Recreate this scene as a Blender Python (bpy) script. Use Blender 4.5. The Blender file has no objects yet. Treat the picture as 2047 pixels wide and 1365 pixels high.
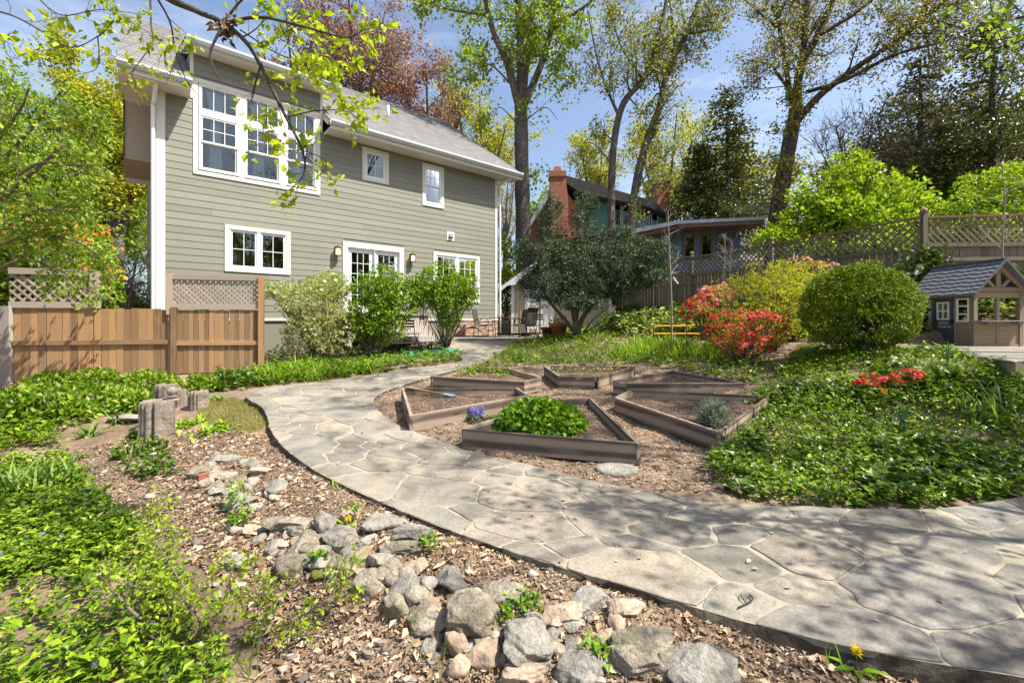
import bpy, math
import numpy as np
from mathutils import Vector, Matrix

# ------------------------------------------------------------------ camera, sky, sun, exposure
SC = bpy.context.scene
COL = SC.collection
F, CX, HY, CH = 890.0, 1023.5, 640.0, 1.5          # focal length (px of the 2047 frame), principal column, horizon row, eye height
cd = bpy.data.cameras.new('camera'); cam = bpy.data.objects.new('camera', cd); COL.objects.link(cam)
cam.location = (0, 0, CH); cam.rotation_euler = (math.pi / 2, 0, 0)
cd.sensor_width = 36; cd.lens = 36 * F / 2047; cd.shift_y = -(682.5 - HY) / 2047
cd.clip_start = 0.05; cd.clip_end = 2000
SC.camera = cam
SUN = Vector((0.63, -0.18, 1.0)).normalized()       # towards the sun
w = bpy.data.worlds.new('World'); SC.world = w; w.use_nodes = True
wn = w.node_tree; bg = wn.nodes['Background']
sky = wn.nodes.new('ShaderNodeTexSky'); sky.sky_type = 'NISHITA'; sky.sun_disc = False
sky.sun_elevation = math.asin(SUN.z); sky.sun_rotation = math.atan2(SUN.x, SUN.y)
sky.air_density = 1.0; sky.dust_density = 2.6; sky.ozone_density = 1.2
tc = wn.nodes.new('ShaderNodeTexCoord'); mp = wn.nodes.new('ShaderNodeMapping'); mp.inputs['Scale'].default_value = (1.2, 1.2, 5)
ns = wn.nodes.new('ShaderNodeTexNoise'); ns.inputs['Scale'].default_value = 2.2; ns.inputs['Detail'].default_value = 7; ns.inputs['Roughness'].default_value = 0.6
rp = wn.nodes.new('ShaderNodeValToRGB'); rp.color_ramp.elements[0].position = 0.48; rp.color_ramp.elements[1].position = 0.85
rp.color_ramp.elements[1].color = (0.42, 0.42, 0.42, 1)
mx = wn.nodes.new('ShaderNodeMixRGB'); mx.inputs['Color2'].default_value = (7.5, 7.8, 8.2, 1)
wn.links.new(tc.outputs['Generated'], mp.inputs['Vector']); wn.links.new(mp.outputs[0], ns.inputs['Vector'])
wn.links.new(ns.outputs['Fac'], rp.inputs[0]); wn.links.new(rp.outputs[0], mx.inputs['Fac'])
wn.links.new(sky.outputs[0], mx.inputs['Color1']); wn.links.new(mx.outputs[0], bg.inputs['Color'])
bg.inputs['Strength'].default_value = 0.108
sl = bpy.data.lights.new('sun', 'SUN'); sl.energy = 5.0; sl.angle = math.radians(0.55); sl.color = (1.0, 0.95, 0.86)
so = bpy.data.objects.new('sun', sl); COL.objects.link(so); so.location = (20, -3, 30)
so.rotation_euler = SUN.to_track_quat('Z', 'Y').to_euler()
SC.view_settings.view_transform = 'Standard'; SC.view_settings.look = 'None'
SC.view_settings.exposure = 1.15; SC.view_settings.gamma = 1.0; SC.view_settings.use_curve_mapping = False
SC.render.engine = 'CYCLES'
SC.cycles.max_bounces = 7; SC.cycles.diffuse_bounces = 3; SC.cycles.glossy_bounces = 3; SC.cycles.transmission_bounces = 4
SC.cycles.transparent_max_bounces = 8; SC.cycles.use_denoising = True

# ------------------------------------------------------------------ helpers
RG = np.random.default_rng(11)
WL = {}                                              # world position of every parent Empty

def nrm(a):
    a = np.asarray(a, float); return a / np.maximum(np.linalg.norm(a, axis=-1, keepdims=True), 1e-9)

def tag(o, label=None, cat=None, group=None, kind=None):
    if label: o['label'] = label
    if cat: o['category'] = cat
    if group: o['group'] = group
    if kind: o['kind'] = kind
    return o

def thing(name, label, cat, loc, group=None):
    o = bpy.data.objects.new(name, None); COL.objects.link(o)
    o.location = tuple(float(v) for v in loc); o.empty_display_size = 0.1
    WL[o.name] = np.array(loc, float)
    return tag(o, label, cat, group)

def mesh(name, V, FA, mat=None, smooth=False):
    V = np.ascontiguousarray(np.asarray(V, np.float32).reshape(-1, 3)); me = bpy.data.meshes.new(name)
    if isinstance(FA, np.ndarray) and FA.ndim == 2: groups = [FA]
    elif len(FA) and isinstance(FA[0], np.ndarray) and FA[0].ndim == 2: groups = list(FA)
    else:
        by = {}
        for f in FA: by.setdefault(len(f), []).append(f)
        groups = [np.array(v) for v in by.values()]
    groups = [g for g in groups if len(g)]
    loops = np.concatenate([g.ravel() for g in groups]).astype(np.int32)
    tot = np.concatenate([np.full(len(g), g.shape[1]) for g in groups]).astype(np.int32)
    st = np.concatenate([[0], np.cumsum(tot)[:-1]]).astype(np.int32)
    me.vertices.add(len(V)); me.vertices.foreach_set('co', V.ravel())
    me.loops.add(len(loops)); me.loops.foreach_set('vertex_index', loops)
    me.polygons.add(len(tot)); me.polygons.foreach_set('loop_start', st); me.polygons.foreach_set('loop_total', tot)
    me.polygons.foreach_set('use_smooth', np.full(len(tot), bool(smooth)))
    me.update(calc_edges=True)
    if mat: me.materials.append(mat)
    return me

def mk(name, V, FA, mat, parent=None, smooth=False, **kw):
    V = np.asarray(V, float).reshape(-1, 3)
    off = WL[parent.name] if parent is not None else V.mean(0) if len(V) else np.zeros(3)
    if parent is None: off = np.array([off[0], off[1], V[:, 2].min()])
    o = bpy.data.objects.new(name, mesh(name, V - off, FA, mat, smooth)); COL.objects.link(o)
    if parent is not None: o.parent = parent
    else: o.location = tuple(off)
    WL[o.name] = off
    return tag(o, **kw)

def inst(name, me, Mw, parent, **kw):
    o = bpy.data.objects.new(name, me); COL.objects.link(o); o.parent = parent
    off = WL[parent.name]
    o.matrix_local = Matrix.Translation((-off[0], -off[1], -off[2])) @ Mw
    WL[o.name] = off
    return tag(o, **kw)

BOXF = np.array([[0, 1, 3, 2], [4, 6, 7, 5], [0, 4, 5, 1], [2, 3, 7, 6], [0, 2, 6, 4], [1, 5, 7, 3]])
UB = np.array([[x, y, z] for x in (-.5, .5) for y in (-.5, .5) for z in (-.5, .5)])

class MB:                                             # collects shapes that form ONE part
    def __init__(s): s.V = []; s.F = []; s.n = 0
    def add(s, V, FA):
        V = np.asarray(V, float); s.V.append(V)
        for f in FA: s.F.append([int(i) + s.n for i in f])
        s.n += len(V); return s
    def box(s, c, size, T=None):
        V = UB * np.array(size) + np.array(c)
        return s.add(T(V) if T else V, BOXF)
    def bb(s, a, b, T=None):
        a = np.array(a, float); b = np.array(b, float); return s.box((a + b) / 2, np.abs(b - a), T)
    def bar(s, p0, p1, wd, th, side=(0, 0, 1)):
        p0 = np.array(p0, float); p1 = np.array(p1, float); d = p1 - p0; L = np.linalg.norm(d); d /= L
        a = np.cross(side, d); a = nrm(a); b = np.cross(d, a)
        V = (p0 + p1) / 2 + UB[:, :1] * wd * a + UB[:, 1:2] * th * b + UB[:, 2:] * L * d
        return s.add(V, BOXF)
    def tube(s, P, r, n=6, cap=True):
        V, Q = tube(P, r, n)
        s.add(V, Q)
        if cap:
            s.F.append([s.n - n + i for i in range(n)]); s.F.append([s.n - len(V) + n - 1 - i for i in range(n)])
        return s
    def prism(s, poly, a, b, T=None):                 # poly in (x, z), extruded along y from a to b
        n = len(poly); V = np.array([[x, a, z] for x, z in poly] + [[x, b, z] for x, z in poly])
        FA = [list(range(n)), list(range(2 * n - 1, n - 1, -1))] + [[i, i + n, (i + 1) % n + n, (i + 1) % n] for i in range(n)]
        return s.add(T(V) if T else V, FA)
    def mk(s, name, mat, parent=None, smooth=False, **kw):
        return mk(name, np.concatenate(s.V), s.F, mat, parent, smooth, **kw)

def tube(P, r, n=6):
    P = np.asarray(P, float); r = np.broadcast_to(np.asarray(r, float), (len(P),))
    T = nrm(np.gradient(P, axis=0))
    ref = np.array([0.31, 0.17, 0.94]) if abs(T[0] @ np.array([0.31, 0.17, 0.94])) < 0.9 else np.array([1., 0, 0])
    A = nrm(np.cross(T, ref)); B = np.cross(T, A)
    a = np.linspace(0, 2 * math.pi, n, endpoint=False)
    V = P[:, None] + r[:, None, None] * (np.cos(a)[None, :, None] * A[:, None] + np.sin(a)[None, :, None] * B[:, None])
    i = np.arange(len(P) - 1)[:, None] * n; j = np.arange(n)[None]; k = (j + 1) % n
    Q = np.stack([i + j, i + k, i + n + k, i + n + j], -1).reshape(-1, 4)
    return V.reshape(-1, 3), Q

def spline(P, m=5):                                   # Catmull-Rom through the points
    P = np.asarray(P, float); Q = np.vstack([2 * P[0] - P[1], P, 2 * P[-1] - P[-2]]); out = []
    for i in range(1, len(Q) - 2):
        for t in np.linspace(0, 1, m, endpoint=False):
            a, b, c, d = Q[i - 1:i + 3]
            out.append(.5 * (2 * b + (c - a) * t + (2 * a - 5 * b + 4 * c - d) * t * t + (3 * b - a - 3 * c + d) * t ** 3))
    return np.array(out + [P[-1]])

UNIT = {}
def board(name, p0, p1, wd, th, face, parent, mat, **kw):   # a plank from p0 to p1; face = direction its broad side looks
    p0 = Vector(p0); p1 = Vector(p1); d = p1 - p0; L = d.length; z = d / L
    y = Vector(face); y = (y - z * y.dot(z)).normalized(); x = y.cross(z)
    if mat.name not in UNIT: UNIT[mat.name] = mesh('plank_' + mat.name, UB, BOXF, mat)
    c = (p0 + p1) / 2
    Mw = Matrix(((x.x * wd, y.x * th, z.x * L, c.x), (x.y * wd, y.y * th, z.y * L, c.y), (x.z * wd, y.z * th, z.z * L, c.z), (0, 0, 0, 1)))
    return inst(name, UNIT[mat.name], Mw, parent, **kw)

def frames(N, D):                                     # leaf frames: columns X (width), Y (length), Z (normal)
    Y = nrm(D); X = nrm(np.cross(Y, N)); return X, Y, np.cross(X, Y)

def scatter(tv, tf, P, X, Y, Z, S):                   # copies of one little template into one mesh
    tv = np.asarray(tv, float); K = len(tv); S = np.asarray(S, float)
    S = S[:, None] if S.ndim == 1 else S
    S = np.broadcast_to(S, (len(P), 3))
    V = P[:, None] + (tv[None, :, 0, None] * S[:, None, 0:1]) * X[:, None] + (tv[None, :, 1, None] * S[:, None, 1:2]) * Y[:, None] + (tv[None, :, 2, None] * S[:, None, 2:3]) * Z[:, None]
    o = np.arange(len(P))[:, None, None] * K
    FA = [(np.asarray(g)[None] + o).reshape(-1, np.asarray(g).shape[1]) for g in tf]
    return V.reshape(-1, 3), FA

KITE = (np.array([[0, 0, 0], [-.3, .45, .07], [0, 1, -.05], [.3, .45, .07]]), [np.array([[0, 3, 2], [0, 2, 1]])])
LEAF = (np.array([[0, 0, 0], [-.24, .3, .07], [0, .33, 0], [.24, .3, .07], [-.23, .65, .02], [0, .68, -.04], [.23, .65, .02], [0, 1, -.16]]),
        [np.array([[1, 4, 5, 2], [2, 5, 6, 3]]), np.array([[0, 2, 1], [0, 3, 2], [4, 7, 5], [5, 7, 6]])])
LEAF = (np.array([[0, 0, 0], [-.27, .42, .07], [0, .48, -.01], [.27, .42, .07], [0, 1, -.14]]), [np.array([[0, 2, 1], [0, 3, 2], [1, 2, 4], [2, 3, 4]])])
IVY = (np.array([[0, 0, 0], [-.5, .1, .05], [-.3, .42, .04], [0, 1, -.06], [.3, .42, .04], [.5, .1, .05], [0, .4, -.02]]),
       [np.array([[0, 6, 2, 1], [0, 5, 4, 6]]), np.array([[6, 3, 2], [6, 4, 3]])])
STAR = (np.array([[0, 0, .1]] + [[math.cos(a) * r, math.sin(a) * r, z] for k in range(5) for a, r, z in ((k * 1.2566 - .5, .5, .2), (k * 1.2566 + .25, .75, .3))]),
        [np.array([[0, 1 + 2 * k, 2 + 2 * k] for k in range(5)])])
CHIP = (np.array([[-.5, -.2, 0], [.5, -.15, 0.03], [.45, .2, 0], [-.4, .18, .04], [0.05, 0, .16]]), [np.array([[0, 1, 4], [1, 2, 4], [2, 3, 4], [3, 0, 4]])])

def blade_tpl(bend, n=4, wd=.5):
    v = []
    for i in range(n + 1):
        t = i / n; y = math.sin(t * bend) / max(bend, .01); z = (1 - math.cos(t * bend)) / max(bend, .01)
        k = wd * (1 - t ** 2.2) + .02
        v += [[-k, z, y], [k, z, y]]
    f = np.array([[2 * i, 2 * i + 1, 2 * i + 3, 2 * i + 2] for i in range(n)])
    return np.array(v), [f]
BLADES = [blade_tpl(b) for b in (.25, .7, 1.2, 1.9)]

def rnd_dirs(n, up=0.0):
    d = RG.normal(size=(n, 3)); d[:, 2] += up; return nrm(d)

def join(parts):
    V = []; FA = {}; n = 0
    for v, fs in parts:
        V.append(v)
        for g in (fs if isinstance(fs, list) else [fs]):
            g = np.asarray(g); FA.setdefault(g.shape[1], []).append(g + n)
        n += len(v)
    return np.concatenate(V), [np.concatenate(g) for g in FA.values()]

def leafset(P, size, tpl=KITE, up=.6, out=None, droop=0.0, wide=1.0, sv=.3):
    n = len(P); N = rnd_dirs(n, up)
    D = rnd_dirs(n)
    if out is not None: D = nrm(D + 1.1 * out); N = nrm(N + .6 * out)
    D[:, 2] -= droop; D = nrm(D)
    X, Y, Z = frames(N, D)
    s = size * (1 + sv * RG.uniform(-1, 1, n))
    S = np.stack([s * wide, s, s], 1)
    return scatter(tpl[0], tpl[1], P, X, Y, Z, S)

def px(x, y, Z):                                       # image point at depth Z -> world
    return np.array([(x - CX) * Z / F, Z, CH + (HY - y) * Z / F])

def inpoly(X, Y, poly):
    poly = np.asarray(poly); r = np.zeros(np.shape(X), bool); j = len(poly) - 1
    for i in range(len(poly)):
        xi, yi = poly[i]; xj, yj = poly[j]
        c = ((yi > Y) != (yj > Y)) & (X < (xj - xi) * (Y - yi) / (yj - yi + 1e-12) + xi); r ^= c; j = i
    return r

def vnoise(x, y, s, seed=0):                           # smooth value noise, 0..1
    x = np.asarray(x) * s + seed * 17.3; y = np.asarray(y) * s - seed * 9.1
    xi = np.floor(x); yi = np.floor(y); fx = x - xi; fy = y - yi; fx = fx * fx * (3 - 2 * fx); fy = fy * fy * (3 - 2 * fy)
    h = lambda a, b: np.modf(np.abs(np.sin(a * 127.1 + b * 311.7 + seed) * 43758.5453))[0]
    return (h(xi, yi) * (1 - fx) + h(xi + 1, yi) * fx) * (1 - fy) + (h(xi, yi + 1) * (1 - fx) + h(xi + 1, yi + 1) * fx) * fy

# ------------------------------------------------------------------ materials
def nodes(name):
    m = bpy.data.materials.new(name); m.use_nodes = True; nt = m.node_tree
    return m, nt, nt.nodes['Principled BSDF']

def nd(nt, t, **kw):
    n = nt.nodes.new(t)
    for k, v in kw.items():
        if k in n.inputs: n.inputs[k].default_value = v
        else: setattr(n, k, v)
    return n

def ramp(nt, cols, fac=None, pos=None):
    r = nt.nodes.new('ShaderNodeValToRGB'); e = r.color_ramp.elements
    while len(e) < len(cols): e.new(.5)
    for i, c in enumerate(cols):
        e[i].position = pos[i] if pos else i / max(1, len(cols) - 1); e[i].color = (*c, 1) if len(c) == 3 else c
    if fac is not None: nt.links.new(fac, r.inputs[0])
    return r

def coords(nt, scale=(1, 1, 1), kind='Object', rand=False):
    t = nt.nodes.new('ShaderNodeTexCoord'); m = nt.nodes.new('ShaderNodeMapping'); m.inputs['Scale'].default_value = scale
    nt.links.new(t.outputs[kind], m.inputs['Vector'])
    if rand:
        oi = nt.nodes.new('ShaderNodeObjectInfo'); v = nd(nt, 'ShaderNodeVectorMath', operation='SCALE'); v.inputs[0].default_value = (31, 17, 53)
        nt.links.new(oi.outputs['Random'], v.inputs['Scale']); nt.links.new(v.outputs[0], m.inputs['Location'])
    return m.outputs[0]

def noise(nt, vec, scale, detail=5, rough=.55, dist=0):
    n = nd(nt, 'ShaderNodeTexNoise', Scale=scale, Detail=detail, Roughness=rough, Distortion=dist)
    if vec is not None: nt.links.new(vec, n.inputs['Vector'])
    return n.outputs['Fac']

def bump(nt, b, h, strength=.5, dist=.02):
    n = nd(nt, 'ShaderNodeBump', Strength=strength, Distance=dist); nt.links.new(h, n.inputs['Height']); nt.links.new(n.outputs[0], b.inputs['Normal'])

def mixc(nt, fac, a, b, mode='MIX'):
    n = nt.nodes.new('ShaderNodeMixRGB'); n.blend_type = mode
    for s, v in ((n.inputs[0], fac), (n.inputs[1], a), (n.inputs[2], b)):
        if isinstance(v, bpy.types.NodeSocket): nt.links.new(v, s)
        elif isinstance(v, (int, float)): s.default_value = v
        else: s.default_value = (*v, 1)
    return n.outputs[0]

def plain(name, c, rough=.6, var=.12, scale=6, metal=0, bmp=.15, bscale=40):
    m, nt, b = nodes(name); v = coords(nt)
    r = ramp(nt, [tuple(x * (1 - var) for x in c), tuple(min(1, x * (1 + var)) for x in c)], noise(nt, v, scale))
    nt.links.new(r.outputs[0], b.inputs['Base Color']); b.inputs['Roughness'].default_value = rough; b.inputs['Metallic'].default_value = metal
    if bmp: bump(nt, b, noise(nt, v, bscale), bmp, .01)
    return m

def mottled(name, cols, scale=5, rough=.85, bs=30, bst=.5, bd=.02, pos=None, rand=True, spots=None, kind='Object', fine=None):
    m, nt, b = nodes(name); v = coords(nt, kind=kind, rand=rand)
    c = ramp(nt, cols, noise(nt, v, scale, 8, .62, .3), pos).outputs[0]
    if fine: c = mixc(nt, .55, c, ramp(nt, fine, noise(nt, v, scale * 14, 4), [.3, .7]).outputs[0], 'OVERLAY')
    if spots:
        s = ramp(nt, [(0, 0, 0), (1, 1, 1)], noise(nt, v, spots[1], 6, .65), [spots[2], spots[2] + .1]).outputs[0]
        c = mixc(nt, s, c, spots[0])
    nt.links.new(c, b.inputs['Base Color']); b.inputs['Roughness'].default_value = rough
    bump(nt, b, noise(nt, v, bs, 8, .65), bst, bd)
    return m

def leafmat(name, cols, rough=.45, trans=.4, pos=None):
    m, nt, b = nodes(name); g = nt.nodes.new('ShaderNodeNewGeometry')
    c = ramp(nt, cols, g.outputs['Random Per Island'], pos).outputs[0]
    nt.links.new(c, b.inputs['Base Color']); b.inputs['Roughness'].default_value = rough
    b.inputs['Specular IOR Level'].default_value = .25
    if trans:
        t = nt.nodes.new('ShaderNodeBsdfTranslucent'); x = nt.nodes.new('ShaderNodeMixShader'); x.inputs[0].default_value = trans
        tcx = mixc(nt, 1.0, c, (1.25, 1.35, .6), 'MULTIPLY'); nt.links.new(tcx, t.inputs[0])
        nt.links.new(b.outputs[0], x.inputs[1]); nt.links.new(t.outputs[0], x.inputs[2])
        nt.links.new(x.outputs[0], nt.nodes['Material Output'].inputs['Surface'])
    return m

def woodmat(name, dark, light, rough=.75, knots=True, sx=5, sz=.55, var=.35, grey=None, bst=.35, ws=1.1):
    # planks are unit boxes: X across, Z along
    m, nt, b = nodes(name); v = coords(nt, (sx, sx * .4, sz), rand=True)
    d = noise(nt, v, 1.3, 3, .5)
    wv = nd(nt, 'ShaderNodeTexWave', Scale=ws, Distortion=7.0, Detail=2.0); wv.wave_type = 'BANDS'; wv.bands_direction = 'X'
    wv.inputs['Detail Scale'].default_value = .7; nt.links.new(v, wv.inputs['Vector'])
    v2 = coords(nt, (sx * 9, sx * 3, sz * 2.2), rand=True); fine = noise(nt, v2, 2, 5, .7)
    a = nd(nt, 'ShaderNodeMath', operation='ADD'); nt.links.new(wv.outputs['Fac'], a.inputs[0]); nt.links.new(fine, a.inputs[1])
    h = nd(nt, 'ShaderNodeMath', operation='MULTIPLY'); h.inputs[1].default_value = .5; nt.links.new(a.outputs[0], h.inputs[0])
    c = ramp(nt, [dark, light], h.outputs[0], [.34, .64]).outputs[0]
    oi = nt.nodes.new('ShaderNodeObjectInfo')
    tn = ramp(nt, [(1 - var,) * 3, (1, 1, 1), (1 + var * .6, 1 + var * .5, 1 + var * .3)], oi.outputs['Random']).outputs[0]
    c = mixc(nt, 1.0, c, tn, 'MULTIPLY')
    if grey:
        gm = ramp(nt, [(0, 0, 0), (1, 1, 1)], noise(nt, coords(nt, (1.2, 1, 1.3), rand=True), 2.2, 5), [.5, .75]).outputs[0]
        c = mixc(nt, gm, c, grey)
    if knots:
        vo = nd(nt, 'ShaderNodeTexVoronoi', Scale=1.0); nt.links.new(coords(nt, (1.6, .2, 2.6), rand=True), vo.inputs['Vector'])
        k = ramp(nt, [(1, 1, 1), (0, 0, 0)], vo.outputs['Distance'], [.05, .12]).outputs[0]
        c = mixc(nt, k, c, tuple(x * .35 for x in dark))
    nt.links.new(c, b.inputs['Base Color']); b.inputs['Roughness'].default_value = rough
    bump(nt, b, h.outputs[0], bst, .006)
    return m

def glassmat(name, tint=(.9, .95, .95), ior=1.75):
    m, nt, b = nodes(name); nt.nodes.remove(b)
    t = nd(nt, 'ShaderNodeBsdfTransparent'); t.inputs[0].default_value = (*tint, 1)
    g = nd(nt, 'ShaderNodeBsdfGlossy', Roughness=.01); fr = nd(nt, 'ShaderNodeFresnel', IOR=ior)
    bn = nd(nt, 'ShaderNodeBump', Strength=.05, Distance=.02); nt.links.new(noise(nt, coords(nt), .8, 2), bn.inputs['Height']); nt.links.new(bn.outputs[0], g.inputs['Normal'])
    x = nt.nodes.new('ShaderNodeMixShader'); nt.links.new(fr.outputs[0], x.inputs[0]); nt.links.new(t.outputs[0], x.inputs[1]); nt.links.new(g.outputs[0], x.inputs[2])
    nt.links.new(x.outputs[0], nt.nodes['Material Output'].inputs['Surface'])
    return m
# ---- the palette
def sidingmat():
    m, nt, b = nodes('siding_paint'); v = coords(nt); oi = nt.nodes.new('ShaderNodeObjectInfo')
    c = ramp(nt, [(.162, .163, .125), (.18, .181, .14), (.196, .195, .152)], oi.outputs['Random']).outputs[0]
    c = mixc(nt, .35, c, ramp(nt, [(.36, .36, .35), (.6, .6, .59)], noise(nt, coords(nt, (2.5, 2.5, .25)), 2.2, 6, .6)).outputs[0], 'OVERLAY')
    nt.links.new(c, b.inputs['Base Color']); b.inputs['Roughness'].default_value = .6; bump(nt, b, noise(nt, coords(nt, (4, 4, 40)), 6, 4), .15, .004)
    return m
SIDING = sidingmat()
TRIM = plain('cream_trim_paint', (.56, .53, .47), .55, .04)
WHITE = plain('white_paint', (.66, .66, .64), .45, .03)
VINYL = plain('white_vinyl', (.66, .67, .68), .35, .02, bmp=0)
TAN = plain('tan_paint', (.36, .29, .21), .65, .05)
GUTTER = plain('gutter_metal', (.42, .45, .47), .4, .04, bmp=0)
GLASS = glassmat('window_glass')
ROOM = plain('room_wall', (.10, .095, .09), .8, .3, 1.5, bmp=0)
CURTAIN = plain('pale_curtain', (.45, .55, .52), .8, .1)
SOIL = mottled('soil', [(.08, .055, .036), (.19, .135, .088), (.33, .25, .17)], 1.6, .95, 45, .9, .03, [.25, .5, .78], False, fine=[(.25, .22, .2), (.8, .75, .7)])
MULCHSOIL = mottled('bed_soil', [(.05, .033, .022), (.11, .07, .045), (.19, .13, .085)], 4, .95, 60, 1, .03, [.3, .5, .75], False, fine=[(.25, .22, .2), (.8, .75, .7)])
MORTAR = mottled('mortar', [(.23, .195, .14), (.35, .305, .225)], 6, .9, 90, .4, .01, rand=False)
PATHSIDE = mottled('slab_side', [(.03, .024, .016), (.085, .068, .045), (.19, .155, .11)], 14, .95, 40, 1, .06, [.3, .5, .75], False)
FLAG = None
def flagmat():
    m, nt, b = nodes('flagstone'); v = coords(nt, rand=False); oi = nt.nodes.new('ShaderNodeObjectInfo')
    base = ramp(nt, [(.15, .136, .11), (.205, .182, .145), (.175, .163, .137), (.235, .204, .157), (.165, .148, .118), (.19, .176, .152)], oi.outputs['Random']).outputs[0]
    c = mixc(nt, .9, base, ramp(nt, [(.2, .19, .18), (.5, .5, .5), (.74, .71, .66)], noise(nt, v, 1.9, 8, .62, .8), [.3, .5, .7]).outputs[0], 'OVERLAY')
    c = mixc(nt, .35, c, ramp(nt, [(.2, .2, .2), (.75, .75, .75)], noise(nt, v, 60, 5), [.35, .65]).outputs[0], 'OVERLAY')
    dk = ramp(nt, [(0, 0, 0), (1, 1, 1)], noise(nt, v, 11, 5, .7), [.66, .78]).outputs[0]
    c = mixc(nt, dk, c, (.09, .085, .075))
    nt.links.new(c, b.inputs['Base Color']); b.inputs['Roughness'].default_value = .72
    bump(nt, b, noise(nt, v, 9, 9, .62), .35, .015)
    return m
FLAG = flagmat()
ROCK = mottled('fieldstone', [(.09, .075, .053), (.26, .225, .17), (.42, .375, .30)], 4.5, .92, 16, 1, .06, [.28, .5, .72], spots=((.12, .12, .045), 3.2, .58), fine=[(.22, .22, .2), (.8, .78, .74)])
ROCKGREY = mottled('grey_stone', [(.11, .10, .085), (.26, .24, .205), (.41, .38, .335)], 4, .88, 18, 1, .05, [.28, .5, .75], spots=((.10, .095, .085), 5, .62), fine=[(.25, .25, .24), (.75, .74, .72)])
ROCKTAN = mottled('tan_stone', [(.14, .10, .07), (.30, .23, .165), (.42, .34, .26)], 3, .9, 16, .8, .03, [.28, .5, .75], fine=[(.25, .22, .2), (.78, .74, .7)])
FENCEW = woodmat('weathered_cedar', (.11, .048, .02), (.47, .28, .13), var=.5, grey=(.25, .18, .12))
FENCEG = woodmat('grey_post_wood', (.20, .17, .14), (.40, .355, .31), var=.15, knots=False)
LATT = woodmat('lattice_wood', (.22, .17, .135), (.42, .35, .29), var=.25, knots=False)
OLDFENCE = woodmat('old_fence_wood', (.085, .068, .045), (.225, .185, .13), var=.3, knots=False)
OLDRAIL = woodmat('old_fence_cap', (.13, .07, .045), (.26, .15, .095), var=.2, knots=False)
PLANTW = woodmat('planter_wood', (.085, .06, .042), (.29, .22, .16), var=.35, sx=1.6, sz=.9, grey=(.22, .185, .15), bst=.2, ws=.28)
DECKW = woodmat('deck_wood', (.25, .21, .19), (.42, .37, .34), var=.15, knots=False)
PLAYW = woodmat('playhouse_wood', (.21, .155, .10), (.33, .25, .165), var=.12, knots=False)
BLACKM = plain('black_metal', (.018, .016, .015), .45, .2, metal=.4, bmp=0)
BRONZE = plain('bronze_metal', (.06, .042, .032), .4, .15, metal=.6, bmp=0)
SLING = plain('dark_mesh_fabric', (.05, .043, .037), .7, .15, 30, bscale=220)
TERRA = plain('terracotta', (.42, .14, .05), .8, .15)
BARK = mottled('grey_bark', [(.055, .045, .037), (.13, .11, .092), (.23, .20, .17)], 4, .95, 11, 1, .12, [.28, .5, .75])
BARKD = mottled('dark_bark', [(.03, .024, .02), (.075, .06, .05), (.13, .11, .09)], 5, .95, 12, 1, .08, [.28, .5, .75])
TWIG = plain('twig_bark', (.14, .10, .075), .9, .3)
TWIGG = plain('grey_twig', (.23, .20, .18), .9, .25)
BRICKM = plain('red_brick', (.22, .075, .045), .85, .25, 9)
L = {}
def lm(k, cols, **kw):
    cols = [(c[0] * 1.1, c[1] * 1.04, c[2] * .65) if c[1] >= .9 * c[0] and c[1] > 1.9 * c[2] and k not in ('variegated', 'liriope', 'lavender', 'yew') else c for c in cols]
    L[k] = leafmat(k + '_leaf', cols, **kw)
lm('tulip_tree', [(.09, .17, .015), (.20, .29, .03), (.34, .40, .06)])
lm('oak', [(.11, .15, .03), (.22, .23, .05), (.33, .29, .09)])
lm('maple', [(.09, .13, .025), (.22, .20, .06), (.34, .25, .12)])
lm('plum', [(.16, .06, .055), (.28, .13, .105), (.40, .26, .20)], trans=.35)
lm('lime', [(.12, .20, .015), (.22, .33, .025), (.33, .43, .055)])
lm('spring', [(.08, .155, .015), (.17, .28, .028), (.30, .40, .07)])
lm('yellowgreen', [(.17, .20, .02), (.34, .36, .04), (.46, .44, .08)])
lm('darkevergreen', [(.03, .048, .016), (.07, .095, .028), (.15, .165, .06)], trans=.15, rough=.35)
lm('bronzeevergreen', [(.06, .065, .03), (.14, .135, .06), (.27, .24, .13)], trans=.15, rough=.4)
lm('yew', [(.018, .036, .018), (.055, .088, .038), (.16, .20, .095)], trans=.12)
lm('ball', [(.035, .08, .005), (.115, .19, .01), (.28, .34, .025)], trans=.18)
lm('privet', [(.05, .115, .008), (.12, .225, .013), (.25, .37, .03)], rough=.35, trans=.3)
lm('variegated', [(.10, .16, .03), (.34, .36, .12), (.58, .54, .28)])
lm('vinca', [(.03, .075, .007), (.085, .165, .012), (.15, .25, .02), (.27, .37, .035), (.28, .19, .09)], rough=.34, trans=.3, pos=[0, .35, .7, .965, 1])
lm('ivy', [(.025, .06, .011), (.065, .125, .02), (.15, .22, .045)], rough=.35, trans=.25)
lm('hellebore', [(.05, .115, .012), (.13, .24, .022), (.28, .38, .06), (.42, .33, .22)], pos=[0, .4, .88, 1])
lm('grass', [(.08, .16, .015), (.18, .30, .025), (.32, .43, .06)], trans=.35)
lm('irisblade', [(.05, .11, .03), (.10, .19, .05), (.19, .28, .10)], trans=.3)
lm('liriope', [(.06, .09, .02), (.14, .17, .05), (.36, .36, .20)], trans=.3)
lm('moss', [(.09, .12, .02), (.17, .19, .04), (.27, .25, .09)], trans=.2)
lm('lavender', [(.14, .18, .13), (.24, .28, .20), (.36, .38, .29)], trans=.2)
lm('mint', [(.05, .125, .01), (.115, .24, .017), (.22, .36, .035)], trans=.3)
lm('dogwood', [(.16, .24, .015), (.28, .37, .02), (.42, .48, .06)], trans=.5)
lm('redflower', [(.36, .003, .010), (.56, .006, .014), (.70, .02, .03)], trans=.15)
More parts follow.
